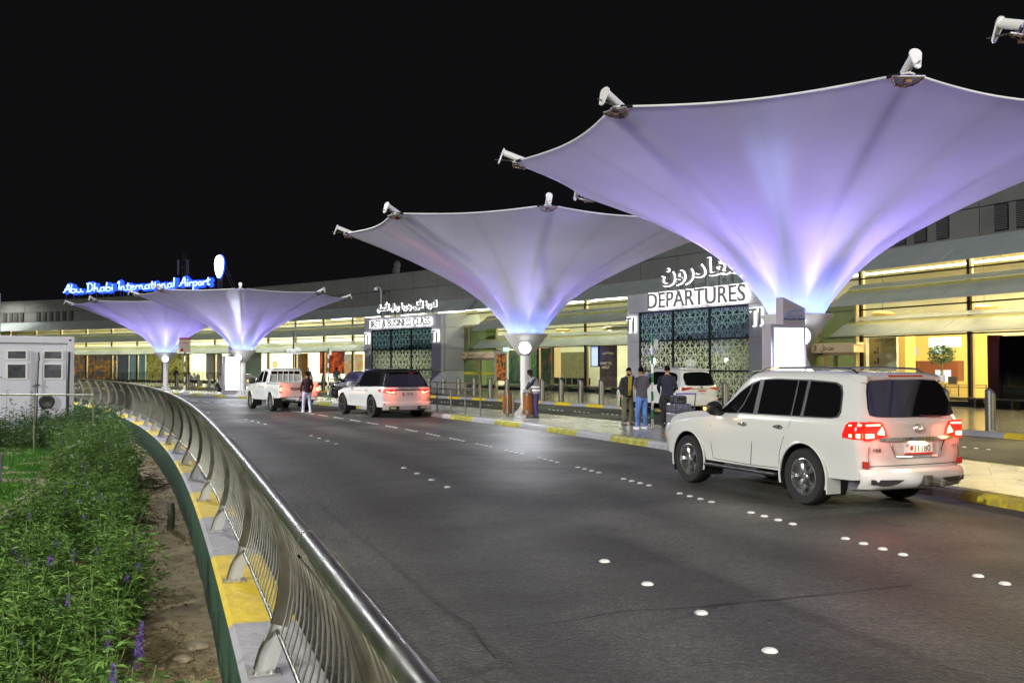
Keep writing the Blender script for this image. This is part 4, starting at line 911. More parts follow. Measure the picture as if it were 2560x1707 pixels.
def wheel(parent, x, y, r, w, spokes=10, m=None, rr=.68):
    sg = 1 if y > 0 else -1; M_ = Matrix.Translation((x, y, r)) @ Matrix.Rotation(-sg * PI / 2, 4, 'X')
    mb = MB(); mb.lathe([(r * rr, -w / 2), (r * .93, -w / 2), (r * .985, -w * .40), (r, -w * .25), (r, w * .25), (r * .985, w * .40), (r * .93, w / 2), (r * .80, w * .49), (r * rr, w * .46)], 40, M_, cap=False); t = mb.build('tyre', M_tyre, parent, smooth=True, auto=50)
    mb = MB(); R_ = r * rr; mb.lathe([(R_, -w * .4), (R_, w * .44), (R_ * .95, w * .46), (R_ * .92, w * .36), (R_ * .9, -w * .1), (.001, -w * .12)], 36, M_, cap=False)
    for k in range(spokes):
        a = 2 * PI * k / spokes; Q = M_ @ Matrix.Rotation(a, 4, 'Z')
        for d in (-.09, .09): mb.add([(R_ * .16, -.018, w * .30), (R_ * .16, .018, w * .30), (R_ * .95, R_ * d + .014, w * .38), (R_ * .95, R_ * d - .014, w * .38), (R_ * .16, -.018, w * .2), (R_ * .16, .018, w * .2), (R_ * .95, R_ * d + .014, w * .26), (R_ * .95, R_ * d - .014, w * .26)],
               [(0, 1, 2, 3), (7, 6, 5, 4), (0, 4, 5, 1), (1, 5, 6, 2), (2, 6, 7, 3), (3, 7, 4, 0)], Q)
    mb.lathe([(R_ * .2, w * .1), (R_ * .2, w * .30), (R_ * .13, w * .34), (.001, w * .34)], 18, M_, cap=False)
    rim = mb.build('rim', m or M_rim, t, smooth=True, auto=30)
    mb = MB(); mb.lathe([(R_ * .55, -w * .02), (R_ * .55, w * .05), (.001, w * .05)], 20, M_, cap=False); mb.build('brake_disc', M_rimd, t)
    return t
def wheels(parent, c, tw, ty, spokes=10, m=None, rr=.68, well=True):
    for x in (0.0, c.wb):
        for sg in (1, -1): wheel(parent, x, sg * ty, c.wr, tw, spokes, m, rr)
def mirror(parent, c, x, z, m, blink=True, s=1.0):
    for sg in (1, -1):
        y = c.ysurf(x, z) ; mb = MB()
        V = []
        for k, (dx, ww, hh) in enumerate(((-.05, .12, .095), (-.02, .14, .115), (.05, .125, .10), (.10, .08, .06))):
            V.append([(x + dx * s, sg * (y + .17 * s) + ww * s * cos(a), z + .06 + hh * s * sin(a)) for a in np.linspace(0, 2 * PI, 13)[:-1]])
        mb.grid(V, closed=True); mb.add([p for p in V[0]], [tuple(range(12))]); mb.add([p for p in V[-1]], [tuple(range(12))])
        mb.box((x + .0, sg * (y + .05), z - .02), (.10, .14, .05)); o = mb.build('mirror', m, parent, smooth=True, auto=60)
        if blink and sg == 1:
            b = MB(); b.box((x + .07, sg * (y + .295 * s), z + .055), (.05, .03, .04)); b.build('mirror_blinker', M_amber, o, bev=.008)
            light('blinker_light', 'POINT', (x + .1, sg * (y + .40 * s), z + .055), 1.2, (1, .5, .08), o, size=.02)
def handle(parent, c, x, z, m):
    for sg in (1, -1):
        y = c.ysurf(x, z); mb = MB(); mb.lathe([(.001, -.10), (.028, -.06), (.034, 0), (.028, .06), (.001, .10)], 12, Matrix.Translation((x, sg * (y + .004), z)) @ Matrix.Rotation(PI / 2, 4, 'Y') @ Matrix.Scale(.5, 4, (0, 1, 0)))
        mb.box((x, sg * (y + .03), z + .004), (.17, .018, .026)); mb.build('door_handle', m, parent, smooth=True, auto=40, bev=.004)
def seams(parent, c, lines):
    for ln in lines:
        for sg in (1, -1):
            mb = MB(); pts = [(x, sg * (c.ysurf(x, z) + .0005), z) for x, z in ln]; mb.tube(pts, .0045, 4); mb.build('panel_gap', M_seam, parent)
def plate(parent, c, y, z, w, h, body, m_face, emb=None, size=.1, band=None):
    M_ = c.rearM(y, z, .02); mb = MB(); mb.box((0, 0, 0), (w, h, .008), M_); o = mb.build('number_plate', m_face, parent, bev=.003)
    text('plate_number', body, size, M_ @ Matrix.Translation((w * .12, -size * .34, .006)), mat('plate_ink', (.02, .02, .02), .5), o, depth=.001, bold=.001)
    if band: mb = MB(); mb.box((0, -h / 2 + .012, .005), (w * .98, .022, .002), M_); mb.build('plate_band', mat('plate_red', (.55, .02, .03), .4), o)
    return o
def finish(e, x, y, a, lift=0.0):
    e.location = (x, y, lift); e.rotation_euler = (0, 0, a)
# ---------------------------------------------------------------- large white off-road wagon
def arc_pts(cx, cz, r, a0, a1, n): return [(cx + r * cos(a), cz + r * sin(a)) for a in np.linspace(a0, a1, n)]
lc = empty('large_suv', label='large white off-road wagon with glowing tail lights, nearest vehicle in the road', cat='car')
K = [(-1.08, .86, .52, 1.22, 1.83, .62), (-1.05, .915, .46, 1.225, 1.84, .64), (-.98, .95, .44, 1.23, 1.85, .66), (-.8, .97, .43, 1.23, 1.87, .68), (0, .985, .42, 1.225, 1.90, .70), (.9, .985, .42, 1.215, 1.905, .71), (1.35, .985, .42, 1.21, 1.88, .70),
     (1.6, .985, .42, 1.20, 1.74, .70), (2.0, .985, .42, 1.18, 1.38, .745), (2.22, .983, .42, 1.16, 1.26, .79), (2.8, .975, .42, 1.11, 1.215, .80), (3.35, .95, .44, 1.04, 1.15, .78), (3.62, .90, .46, .95, 1.06, .72), (3.75, .82, .50, .86, .97, .64), (3.80, .74, .54, .80, .88, .58)]
c = Car(K, 2.85, .40, .475, .36, .055); c.body(lc, M_pwhite)
wheels(lc, c, .28, .83, 5, rr=.66)
c.side(lc, 'window_band', [(-.72, 1.34, 1.60), (-.68, 1.27, 1.70), (-.55, 1.25, 1.745), (0, 1.24, 1.775), (.8, 1.235, 1.785), (1.15, 1.23, 1.765), (1.36, 1.23, 1.70), (1.6, 1.225, 1.57), (1.88, 1.22, 1.37), (2.02, 1.215, 1.26)], M_trim, off=.010)
for seq in ([(-.69, 1.36, 1.58), (-.65, 1.29, 1.68), (-.54, 1.268, 1.725), (-.30, 1.262, 1.74), (.0, 1.26, 1.752)], [(.07, 1.26, 1.755), (.24, 1.257, 1.76)], [(.28, 1.257, 1.76), (.65, 1.255, 1.768), (1.02, 1.252, 1.758)], [(1.13, 1.25, 1.742), (1.36, 1.248, 1.67), (1.6, 1.246, 1.545), (1.86, 1.24, 1.355), (1.97, 1.236, 1.265)]):
    c.side(lc, 'side_window', seq, M_tint, off=.016)
for sg in (1, -1):
    for x0, x1 in ((.255, .265), (1.06, 1.10)):
        pass
c.rear(lc, 'rear_window', [(-.75, 1.31, 1.40), (-.70, 1.295, 1.62), (-.655, 1.29, 1.73), (-.58, 1.285, 1.765), (-.3, 1.28, 1.78), (.3, 1.28, 1.78), (.58, 1.285, 1.765), (.655, 1.29, 1.73), (.70, 1.295, 1.62), (.75, 1.31, 1.40)], M_tint, off=.012)
# windscreen
mb = MB(); rows = []
for x in (1.40, 1.6, 1.8, 2.0, 2.16):
    w, zs, zb, zt, wt = c.p(x); rows.append([(x + .02 + .05 * (1 - (y / .72) ** 2), y, zt + .018) for y in np.linspace(-wt + .06, wt - .06, 9)])
mb.grid(rows); mb.build('windscreen', M_tint, lc, smooth=True)
# tail lamps: wrap round the corner
for sg in (1, -1):
    sd = (1,) if sg == 1 else (-1,)
    lo = c.side(lc, 'tail_lamp', [(-1.07, .99, 1.225), (-1.0, .99, 1.23), (-.90, 1.0, 1.22), (-.85, 1.01, 1.18), (-.81, 1.0, 1.06)], M_redlit, off=.012, sides=sd)
    c.rear(lo, 'lamp_lens', [(sg * .885, .98, 1.225), (sg * .80, .98, 1.23), (sg * .62, 1.015, 1.22), (sg * .555, 1.025, 1.12), (sg * .53, 1.03, 1.05)], M_redlit, off=.018)
    for seq in ([(sg * .86, 1.17, 1.195), (sg * .64, 1.175, 1.197)], [(sg * .68, 1.06, 1.08), (sg * .61, 1.05, 1.16), (sg * .575, 1.045, 1.09)], [(sg * .87, 1.01, 1.07), (sg * .74, 1.015, 1.07)]):
        c.rear(lo, 'lamp_core', seq, M_redhot, off=.026, sub=2)
    c.side(lo, 'lamp_core', [(-1.06, 1.01, 1.07), (-.93, 1.02, 1.06)], M_redhot, off=.02, sides=sd); c.side(lo, 'lamp_core', [(-1.06, 1.17, 1.195), (-.91, 1.165, 1.185)], M_redhot, off=.02, sides=sd)
    light('tail_light', 'POINT', (-1.42, sg * .82, 1.06), 6, (1, .12, .05), lo, size=.12)
    c.rear(lc, 'bumper_reflector', [(sg * .90, .62, .71), (sg * .80, .61, .70)] if sg == 1 else [(sg * .80, .61, .70), (sg * .90, .62, .71)], M_redoff, off=.008, sub=2)
c.rear(lc, 'chrome_garnish', [(-.66, .975, 1.005), (-.45, .965, 1.015), (.45, .965, 1.015), (.66, .975, 1.005)], M_chrome, off=.035)
text('garnish_lettering', 'LAND  CRUISER', .05, c.rearM(0, .973, .055), mat('garnish_ink', (.05, .05, .05), .4), lc, depth=.002, space=1.5)
# plate recess frame (chrome U), bumper pieces, hitch
mb = MB(); pts = [(-.50, .965), (-.44, .85), (-.40, .765), (-.34, .75), (.34, .75), (.40, .765), (.44, .85), (.50, .965)]
mb.tube([(c.xrear(y, z) - .02, y, z) for y, z in pts], .011, 6); mb.build('recess_trim', M_chrome, lc, smooth=True)
M_plate = mat('plate_white', (.75, .75, .74), .4)
pl = plate(lc, c, 0, .86, .52, .155, '31180', M_plate, size=.125, band=True)
Mp = c.rearM(0, .86, .028); text('plate_code', '17', .06, Mp @ Matrix.Translation((-.225, .02, .003)), mat('plate_ink', (.02, .02, .02), .5), pl, depth=.001, align='LEFT')
mb = MB(); mb.lathe([(.028, 0), (.026, .003), (.001, .003)], 14, Mp @ Matrix.Translation((-.125, .01, .0)) @ Matrix.Scale(1.25, 4, (0, 1, 0))); mb.build('plate_emblem', mat('plate_red', (.55, .02, .03), .4), pl)
mb = MB(); mb.box((c.xrear(.1, .95) - .035, .1, .955), (.02, .06, .012)); mb.box((c.xrear(.1, .9) - .035, -.1, .905), (.02, .06, .012)); mb.build('plate_lamp', M_lampwarm, lc)
light('plate_light', 'AREA', (c.xrear(0, .95) - .10, 0, .95), 1.6, (1, .75, .5), lc, size=.3)
# emblem: three ellipses
mb = MB(); Me = c.rearM(0, 1.13, .02)
for rx, ry, ox, oy, n_ in ((.075, .052, 0, 0, 28), (.026, .050, 0, 0, 20), (.055, .022, 0, .022, 24)):
    mb.tube([Me @ Vector((ox + rx * cos(a), oy + ry * sin(a), .004)) for a in np.linspace(0, 2 * PI, n_ + 1)[:-1]], .0062, 6, closed=True)
mb.build('emblem', M_chrome, lc, smooth=True)
text('badge', 'VXR', .075, c.rearM(.70, .83, .02), M_chrome, lc, depth=.004, space=1.1, bold=.001); text('badge', 'V8', .06, c.rearM(-.70, .86, .02), M_chrome, lc, depth=.004)
c.rear(lc, 'tailgate_gap', [(-.80, .635, .645), (.80, .635, .645)], M_seam, off=.003, nz=1, sub=6)
for sg in (1, -1):
    mb = MB(); mb.tube([(c.xrear(sg * y, z) - .002, sg * y, z) for y, z in ((.80, .64), (.82, .78), (.80, .9))], .005, 4); mb.build('panel_gap', M_seam, lc)
# lower bumper apron with dark slots
mb = MB(); prof = [(-.05, .60), (-.10, .56), (-.11, .50), (-.09, .42), (-.03, .34), (.08, .31)]
rows = []
for y in np.linspace(-.93, .93, 21):
    f = max(0, abs(y) - .72) / .21; rows.append([(c.xrear(y * .95, .5) + dx + .12 * f ** 2, y, z) for dx, z in prof])
mb.grid(rows); mb.build('bumper', M_pwhite, lc, smooth=True)
for sg in (1, -1):
    mb = MB(); rows = []
    for y, z0, z1 in ((.34, .455, .46), (.46, .405, .465), (.66, .40, .47), (.84, .41, .475)): rows.append([(c.xrear(y, .5) - .113 + .12 * (max(0, y - .72) / .21) ** 2, sg * y, z0), (c.xrear(y, .5) - .118 + .12 * (max(0, y - .72) / .21) ** 2, sg * y, z1)])
    mb.grid(rows); mb.build('bumper_slot', M_trim, lc)
mb = MB(); xr = c.xrear(0, .5); mb.box((xr - .10, -.06, .44), (.1, .13, .13)); mb.box((xr - .20, -.10, .40), (.24, .06, .05)); mb.cyl((xr - .28, -.14, .38), (xr - .28, -.14, .45), .03, 10); mb.cyl((xr - .14, -.30, .36), (xr - .14, -.2, .36), .022, 8); mb.build('tow_hitch', M_steel_dark, lc, bev=.006)
# side: sill, body strip, arch lips, mud flap, filler
for sg in (1, -1):
    mb = MB(); mb.box((1.42, sg * .965, .37), (1.78, .13, .05)); mb.build('side_step', M_trim, lc, bev=.015)
    for ax in (0, c.wb):
        mb = MB(); mb.tube([(x, sg * (c.p(x)[0] - .012), z) for x, z in arc_pts(ax, .40, .485, -.28, PI + .28, 26)], .017, 8); mb.build('arch_lip', M_pwhite, lc, smooth=True)
    mb = MB(); mb.box((-.50, sg * .86, .36), (.02, .24, .30)); mb.build('mud_flap', M_pwhite, lc)
    mb = MB(); mb.tube([(x, sg * (wt + .0), z) for x, z, wt in ((-.72, 1.86, .60), (-.60, 1.925, .61), (0, 1.945, .625), (.9, 1.94, .63), (1.18, 1.925, .63), (1.30, 1.87, .62))], .017, 8); mb.build('roof_rail', M_chrome, lc, smooth=True)
seams(lc, c, [[(.86 + 1.30, .48), (2.19, .7), (2.17, 1.0), (2.06, 1.17)], [(1.20, .45), (1.12, .8), (1.10, 1.18)], [(.53, .52), (.50, .70), (.38, .92), (.26, 1.1), (.24, 1.18)], [(.53, .47), (1.2, .455), (2.15, .47)]])
handle(lc, c, 1.32, 1.07, M_chrome); handle(lc, c, .48, 1.075, M_chrome)
mirror(lc, c, 1.93, 1.235, M_trim, s=1.05)
# roof spoiler with red brake strip
mb = MB(); rows = []
for y in np.linspace(-.70, .70, 17):
    k = 1 - (abs(y) / .70) ** 4; xb = c.x0 + .24; zt = 1.835 + .03 * k
    rows.append([(xb + .22, y * .97, zt + .02), (xb - .02, y, zt + .015), (xb - .13 + .02 * (1 - k), y * 1.02, zt - .03), (xb - .12 + .02 * (1 - k), y * 1.02, zt - .075), (xb - .02, y, zt - .05), (xb + .1, y * .97, zt - .03)])
mb.grid(rows, closed=True); mb.add([p for p in rows[0]], [tuple(range(6))]); mb.add([p for p in rows[-1]], [tuple(range(6))]); mb.build('roof_spoiler', M_pwhite, lc, smooth=True, auto=50)
for sg in (1, -1):
    mb = MB(); mb.box((c.x0 + .15, sg * .705, 1.79), (.12, .035, .10)); mb.build('spoiler_end', M_pwhite, lc, bev=.012)
mb = MB(); mb.box((c.x0 + .115, 0, 1.832), (.02, .62, .022)); mb.build('brake_strip', M_redoff, lc)
mb = MB(); mb.tube([(c.xrear(-.45, 1.27) - .03, -.45, 1.285), (c.xrear(-.1, 1.29) - .03, -.05, 1.30)], .012, 6); mb.build('rear_wiper', M_trim, lc)
for sg in (1, -1):
    lo = c.side(lc, 'headlight', [(3.38, .87, 1.0), (3.5, .84, 1.0), (3.62, .80, .965), (3.72, .78, .90)], M_clear, off=.012, sides=(sg,)); 
    c.side(lo, 'turn_lens', [(3.60, .72, .80), (3.70, .72, .79)], mat('amber_lens', (.7, .3, .06), .2), off=.012, sides=(sg,))
c.rear(lc, 'grille', [(-.5, .62, .84), (.5, .62, .84)], M_chrome, off=.01, nose=True)
finish(lc, 5.01, 13.79, 1.982)
# ---------------------------------------------------------------- white sports wagon with black roof
rr_ = empty('white_suv_black_roof', label='white car with a black roof and glowing tail lights, waiting beside the far island kerb', cat='car')
K = [(-1.02, .86, .46, 1.09, 1.66, .60), (-.98, .93, .40, 1.10, 1.68, .62), (-.86, .975, .38, 1.11, 1.71, .63), (-.5, 1.0, .38, 1.11, 1.75, .65), (.3, 1.005, .36, 1.09, 1.78, .67), (1.1, 1.0, .36, 1.07, 1.765, .67), (1.4, 1.0, .36, 1.06, 1.70, .67), (1.9, .995, .36, 1.05, 1.35, .70), (2.2, .99, .36, 1.04, 1.12, .78), (2.9, .98, .36, 1.0, 1.06, .78), (3.5, .93, .38, .9, .97, .72), (3.75, .82, .42, .75, .82, .6), (3.80, .76, .45, .66, .72, .56)]
c = Car(K, 2.92, .385, .46, .62, .06); c.body(rr_, M_pwhite, M_pblack, zsplit=lambda x: 1.115 if x < 2.15 else 9)
wheels(rr_, c, .27, .86, 5, M_rimd, rr=.7)
c.side(rr_, 'side_window', [(-.5, 1.20, 1.55), (-.2, 1.14, 1.63), (.5, 1.125, 1.66), (1.0, 1.12, 1.65), (1.4, 1.11, 1.56), (1.8, 1.10, 1.33), (2.0, 1.09, 1.18)], M_tint, off=.005)
c.rear(rr_, 'rear_window', [(-.70, 1.17, 1.35), (-.62, 1.15, 1.55), (-.3, 1.14, 1.60), (.3, 1.14, 1.60), (.62, 1.15, 1.55), (.70, 1.17, 1.35)], M_tint, off=.012)
mb = MB(); mb.box((c.x0 + .30, 0, 1.66), (.26, 1.24, .05), ry=.08); mb.build('roof_spoiler', M_pblack, rr_, bev=.02)
for sg in (1, -1):
    sd = (sg,); lo = c.side(rr_, 'tail_lamp', [(-1.0, .90, 1.03), (-.85, .91, 1.03), (-.68, .99, 1.035)], M_redlit, off=.01, sides=sd)
    c.rear(lo, 'lamp_lens', [(sg * .88, .90, 1.03), (sg * .66, .86, 1.03), (sg * .50, .86, 1.03)], M_redlit, off=.015)
    c.rear(lo, 'lamp_core', [(sg * .84, .945, .975), (sg * .66, .89, .92), (sg * .54, .885, .965)], M_redhot, off=.022)
    light('tail_light', 'POINT', (-1.3, sg * .75, .9), 7, (1, .10, .05), lo, size=.12)
    c.rear(rr_, 'exhaust_surround', [(sg * .74, .32, .42), (sg * .66, .30, .44), (sg * .45, .30, .44), (sg * .36, .33, .42)], M_trim, off=.05)
    c.rear(rr_, 'exhaust_pipe', [(sg * .70, .34, .40), (sg * .48, .335, .41)], M_chrome, off=.06)
    c.rear(rr_, 'bumper_reflector', [(sg * .93, .49, .525), (sg * .82, .485, .52)], M_redoff, off=.01)
c.rear(rr_, 'black_garnish', [(-.50, .985, 1.03), (.50, .985, 1.03)], M_pblack, off=.012)
text('lettering', 'RANGE ROVER', .085, c.rearM(0, 1.052, .025), M_trim, rr_, depth=.003, space=1.5, bold=.001)
pl = plate(rr_, c, .0, .86, .52, .12, '90796', M_plate, size=.115); Mp = c.rearM(0, .86, .03)
mb = MB(); mb.box((-.21, 0, .002), (.07, .10, .004), Mp); mb.build('plate_code_patch', mat('plate_red', (.55, .02, .03), .4), pl); text('plate_code', '5', .09, Mp @ Matrix.Translation((-.21, -.03, .005)), M_plate, pl, depth=.001)
c.rear(rr_, 'diffuser', [(-.34, .30, .43), (.34, .30, .43)], mat('grey_trim', (.4, .4, .42), .5), off=.055)
mb = MB(); rows = [[(c.xrear(y * .95, .45) + dx + .1 * (max(0, abs(y) - .72) / .23) ** 2, y, z) for dx, z in ((-.005, .60), (-.045, .55), (-.05, .44), (-.02, .30), (.06, .27))] for y in np.linspace(-.95, .95, 17)]
mb.grid(rows); mb.build('bumper', M_pwhite, rr_, smooth=True)
seams(rr_, c, [[(2.1, .45), (2.12, .8), (2.0, 1.08)], [(1.15, .42), (1.12, 1.08)], [(.45, .5), (.3, .9), (.2, 1.1)]]); handle(rr_, c, 1.3, .98, M_pwhite); handle(rr_, c, .45, .99, M_pwhite); mirror(rr_, c, 1.9, 1.12, M_pwhite, blink=False)
for sg in (1, -1): c.side(rr_, 'headlight', [(3.3, .80, .93), (3.6, .74, .86), (3.72, .68, .78)], M_clear, off=.01, sides=(sg,))
rrp = gp(1028, 1040); finish(rr_, -4.62, 37.4, R(121)); rr_.scale = (1.07, 1.07, 1.07)
# ---------------------------------------------------------------- white wagon seen from behind in the drop-off road
fo = empty('white_suv', label='parked white car with a red topped number plate behind the three standing men', cat='car')
K = [(-1.0, .80, .50, 1.12, 1.74, .58), (-.96, .87, .44, 1.13, 1.75, .60), (-.85, .905, .42, 1.13, 1.77, .61), (0, .92, .42, 1.12, 1.82, .63), (.9, .92, .42, 1.09, 1.82, .64), (1.25, .92, .42, 1.08, 1.77, .64), (1.9, .915, .42, 1.06, 1.35, .68), (2.15, .91, .42, 1.05, 1.18, .74), (2.9, .90, .42, 1.0, 1.12, .74), (3.4, .86, .44, .92, 1.0, .68), (3.62, .74, .5, .76, .84, .55)]
c = Car(K, 2.745, .385, .45, .50, .06); c.body(fo, M_pwhite); wheels(fo, c, .26, .79, 6, rr=.62)
c.side(fo, 'side_window', [(-.70, 1.32, 1.50), (-.55, 1.22, 1.60), (0, 1.165, 1.66), (.8, 1.15, 1.67), (1.2, 1.145, 1.60), (1.6, 1.14, 1.42), (1.92, 1.12, 1.20)], M_tint, off=.005)
c.rear(fo, 'rear_window', [(-.69, 1.17, 1.45), (-.60, 1.14, 1.62), (-.2, 1.13, 1.66), (.2, 1.13, 1.66), (.60, 1.14, 1.62), (.69, 1.17, 1.45)], M_tint, off=.012)
mb = MB(); mb.box((c.x0 + .26, 0, 1.745), (.26, 1.16, .05), ry=.06); mb.build('roof_spoiler', M_pwhite, fo, bev=.02)
for sg in (1, -1):
    lo = c.side(fo, 'tail_lamp', [(-.98, .95, 1.06), (-.8, .97, 1.06), (-.6, 1.02, 1.07)], M_redoff, off=.01, sides=(sg,)); c.rear(lo, 'lamp_lens', [(sg * .84, .95, 1.07), (sg * .6, .99, 1.07), (sg * .42, 1.02, 1.055)], M_redoff, off=.015)
    c.rear(fo, 'bumper_reflector', [(sg * .86, .56, .62), (sg * .72, .55, .60)], M_redoff, off=.02); mb = MB(); mb.tube([(x, sg * .58, z) for x, z in ((-.6, 1.80), (-.5, 1.86), (.9, 1.88), (1.1, 1.82))], .016, 6); mb.build('roof_rail', M_chrome, fo, smooth=True)
c.rear(fo, 'chrome_garnish', [(-.42, 1.0, 1.03), (.42, 1.0, 1.03)], M_chrome, off=.02)
mb = MB(); Me = c.rearM(0, 1.075, .02)
for rx, ry, oy in ((.06, .04, 0), (.02, .038, 0), (.044, .018, .016)): mb.tube([Me @ Vector((rx * cos(a), oy + ry * sin(a), .004)) for a in np.linspace(0, 2 * PI, 21)[:-1]], .005, 5, closed=True)
mb.build('emblem', M_chrome, fo); M_ = c.rearM(-.02, .88, .02); mb = MB(); mb.box((0, 0, 0), (.34, .17, .008), M_); o = mb.build('number_plate', M_plate, fo); mb = MB(); mb.box((0, .055, .003), (.34, .06, .006), M_); mb.build('plate_band', mat('plate_red', (.55, .02, .03), .4), o)
text('plate_number', '59128', .085, M_ @ Matrix.Translation((0, -.065, .006)), mat('plate_ink', (.02, .02, .02), .5), o, depth=.001)
mb = MB(); rows = [[(c.xrear(y * .95, .5) + dx + .1 * (max(0, abs(y) - .66) / .22) ** 2, y, z) for dx, z in ((0, .70), (-.05, .66), (-.06, .50), (-.02, .38), (.06, .34))] for y in np.linspace(-.88, .88, 15)]; mb.grid(rows); mb.build('bumper', M_pwhite, fo, smooth=True)
seams(fo, c, [[(1.1, .45), (1.06, 1.1)], [(.4, .5), (.22, 1.1)]]); handle(fo, c, 1.25, 1.0, M_chrome); handle(fo, c, .4, 1.0, M_chrome); mirror(fo, c, 1.75, 1.16, M_pwhite, blink=False)
finish(fo, 7.2, 39.4, R(117)); fo.scale = (1.07, 1.07, 1.06)
# ---------------------------------------------------------------- dark car beyond the island
dk = empty('black_suv', label='black car parked beyond the island railing in the drop-off road', cat='car'); M_dpaint = mat('black_car_paint', (.02, .018, .022), .2, coat=1)
K2 = [(-1.05, .84, .46, 1.08, 1.62, .60), (-1.0, .91, .42, 1.1, 1.64, .62), (-.85, .95, .40, 1.1, 1.67, .63)] + [(x, w * .97, zs, zb * .99, zt * .955, wt) for x, w, zs, zb, zt, wt in [(0, 1, .38, 1.11, 1.80, .66), (.9, 1, .38, 1.09, 1.80, .67), (1.3, 1, .38, 1.08, 1.74, .67), (1.95, 1, .38, 1.06, 1.33, .71), (2.2, .99, .38, 1.05, 1.16, .76), (2.9, .98, .38, 1.0, 1.09, .76), (3.45, .92, .4, .9, .98, .7), (3.7, .8, .45, .74, .82, .58)]]
c = Car(K2, 2.85, .38, .45, .5, .05); c.body(dk, M_dpaint); wheels(dk, c, .26, .82, 5, M_rimd)
c.side(dk, 'side_window', [(-.6, 1.22, 1.48), (0, 1.14, 1.58), (.9, 1.12, 1.58), (1.3, 1.11, 1.5), (1.9, 1.09, 1.18)], M_tint, off=.005); c.rear(dk, 'rear_window', [(-.64, 1.15, 1.4), (-.5, 1.13, 1.55), (.5, 1.13, 1.55), (.64, 1.15, 1.4)], M_tint, off=.012)
for sg in (1, -1): lo = c.side(dk, 'tail_lamp', [(-1.0, .92, 1.05), (-.7, .95, 1.05)], M_redoff, off=.01, sides=(sg,)); c.rear(lo, 'lamp_lens', [(sg * .84, .93, 1.05), (sg * .5, .95, 1.04)], M_redoff, off=.014)
plate(dk, c, 0, .85, .52, .12, '', M_plate); mirror(dk, c, 1.85, 1.14, M_dpaint, blink=False); handle(dk, c, 1.3, 1.0, M_chrome)
tdk = th(922, 147.6); finish(dk, *pol(147.6, tdk)[:2], tdk + PI / 2)
# ---------------------------------------------------------------- white pickup
hx = empty('pickup_truck', label='white pickup with rack bars over its bed and lit tail lights', cat='pickup truck')
K = [(-1.20, .84, .62, 1.16, 1.18, .83), (-1.16, .87, .58, 1.16, 1.18, .84), (-.8, .88, .56, 1.16, 1.18, .85), (.55, .885, .54, 1.15, 1.18, .85), (.62, .89, .50, 1.15, 1.19, .84), (.66, .895, .46, 1.15, 1.76, .64), (.75, .90, .46, 1.15, 1.79, .645), (1.4, .905, .44, 1.14, 1.80, .65), (1.85, .905, .44, 1.13, 1.76, .65), (2.15, .90, .44, 1.12, 1.58, .66), (2.55, .90, .44, 1.10, 1.27, .72), (2.7, .90, .44, 1.09, 1.17, .76), (3.3, .89, .44, 1.04, 1.12, .74), (3.8, .86, .46, .96, 1.03, .68), (3.98, .76, .52, .84, .9, .6), (4.03, .70, .55, .78, .84, .55)]
c = Car(K, 3.085, .37, .45, 0, .03); c.body(hx, M_pwhite, dx=.05); wheels(hx, c, .24, .76, 6, rr=.6)
for seq in ([(.80, 1.25, 1.60), (.9, 1.215, 1.68), (1.3, 1.205, 1.70)], [(1.40, 1.20, 1.70), (1.8, 1.195, 1.66), (2.1, 1.19, 1.52), (2.4, 1.18, 1.34), (2.55, 1.17, 1.23)]): c.side(hx, 'side_window', seq, M_tint, off=.006)
mb = MB(); mb.box((.655, 0, 1.47), (.03, 1.26, .44)); mb.build('rear_window', mat('rear_glass_red', (.03, .012, .012), .06, coat=.4), hx, bev=.01)
mb = MB(); mb.tube([(.60, -.74, 1.18), (.60, -.68, 1.70), (.60, -.60, 1.80), (.60, .60, 1.80), (.60, .68, 1.70), (.60, .74, 1.18)], .028, 8)
for y in (-.36, -.12, .12, .36): mb.cyl((.60, y, 1.20), (.60, y, 1.80), .017, 8)
mb.tube([(.60, -.74, 1.24), (.60, .74, 1.24)], .017, 8); mb.build('bed_rack', M_pwhite, hx, smooth=True)
mb = MB(); mb.box((-.28, 0, 1.195), (1.62, 1.44, .012)); mb.build('bed_floor', M_trim, hx)
mb = MB()
for sg in (1, -1): mb.box((-.30, sg * .80, 1.20), (1.72, .10, .04))
mb.box((-1.19, 0, 1.20), (.08, 1.66, .04)); mb.build('bed_rim', M_pwhite, hx, bev=.012)
for sg in (1, -1):
    lo = c.rear(hx, 'tail_lamp', [(sg * .855, .80, 1.08), (sg * .74, .80, 1.08)], M_redlit, off=.02); c.rear(lo, 'lamp_core', [(sg * .835, .86, 1.02), (sg * .76, .86, 1.02)], M_redhot, off=.03); light('tail_light', 'POINT', (-1.45, sg * .80, .95), 10, (1, .12, .05), lo, size=.12)
    mb = MB(); mb.box((-.62, sg * .70, .52), (.03, .26, .34)); mb.build('mud_flap', M_trim, hx)
    for ax in (0, c.wb): mb = MB(); mb.tube([(x, sg * (c.p(x)[0] - .005), z) for x, z in arc_pts(ax, .37, .46, -.2, PI + .2, 20)], .016, 6); mb.build('arch_lip', M_pwhite, hx, smooth=True)
text('lettering', 'TOYOTA', .16, c.rearM(0, .90, .02), mat('tailgate_lettering', (.10, .04, .04), .5), hx, depth=.003, bold=.003, sx=1.25)
mb = MB(); mb.box((-1.30, 0, .56), (.16, 1.50, .16)); mb.box((-1.27, 0, .47), (.12, .9, .06)); mb.build('rear_bumper', M_chrome, hx, bev=.03)
M_ = c.rearM(-.05, .70, .02); mb = MB(); mb.box((0, 0, 0), (.34, .12, .01), M_); mb.build('number_plate', M_plate, hx)
mb = MB(); mb.box((1.5, 0, .42), (4.6, .7, .12)); mb.build('chassis', M_trim, hx)
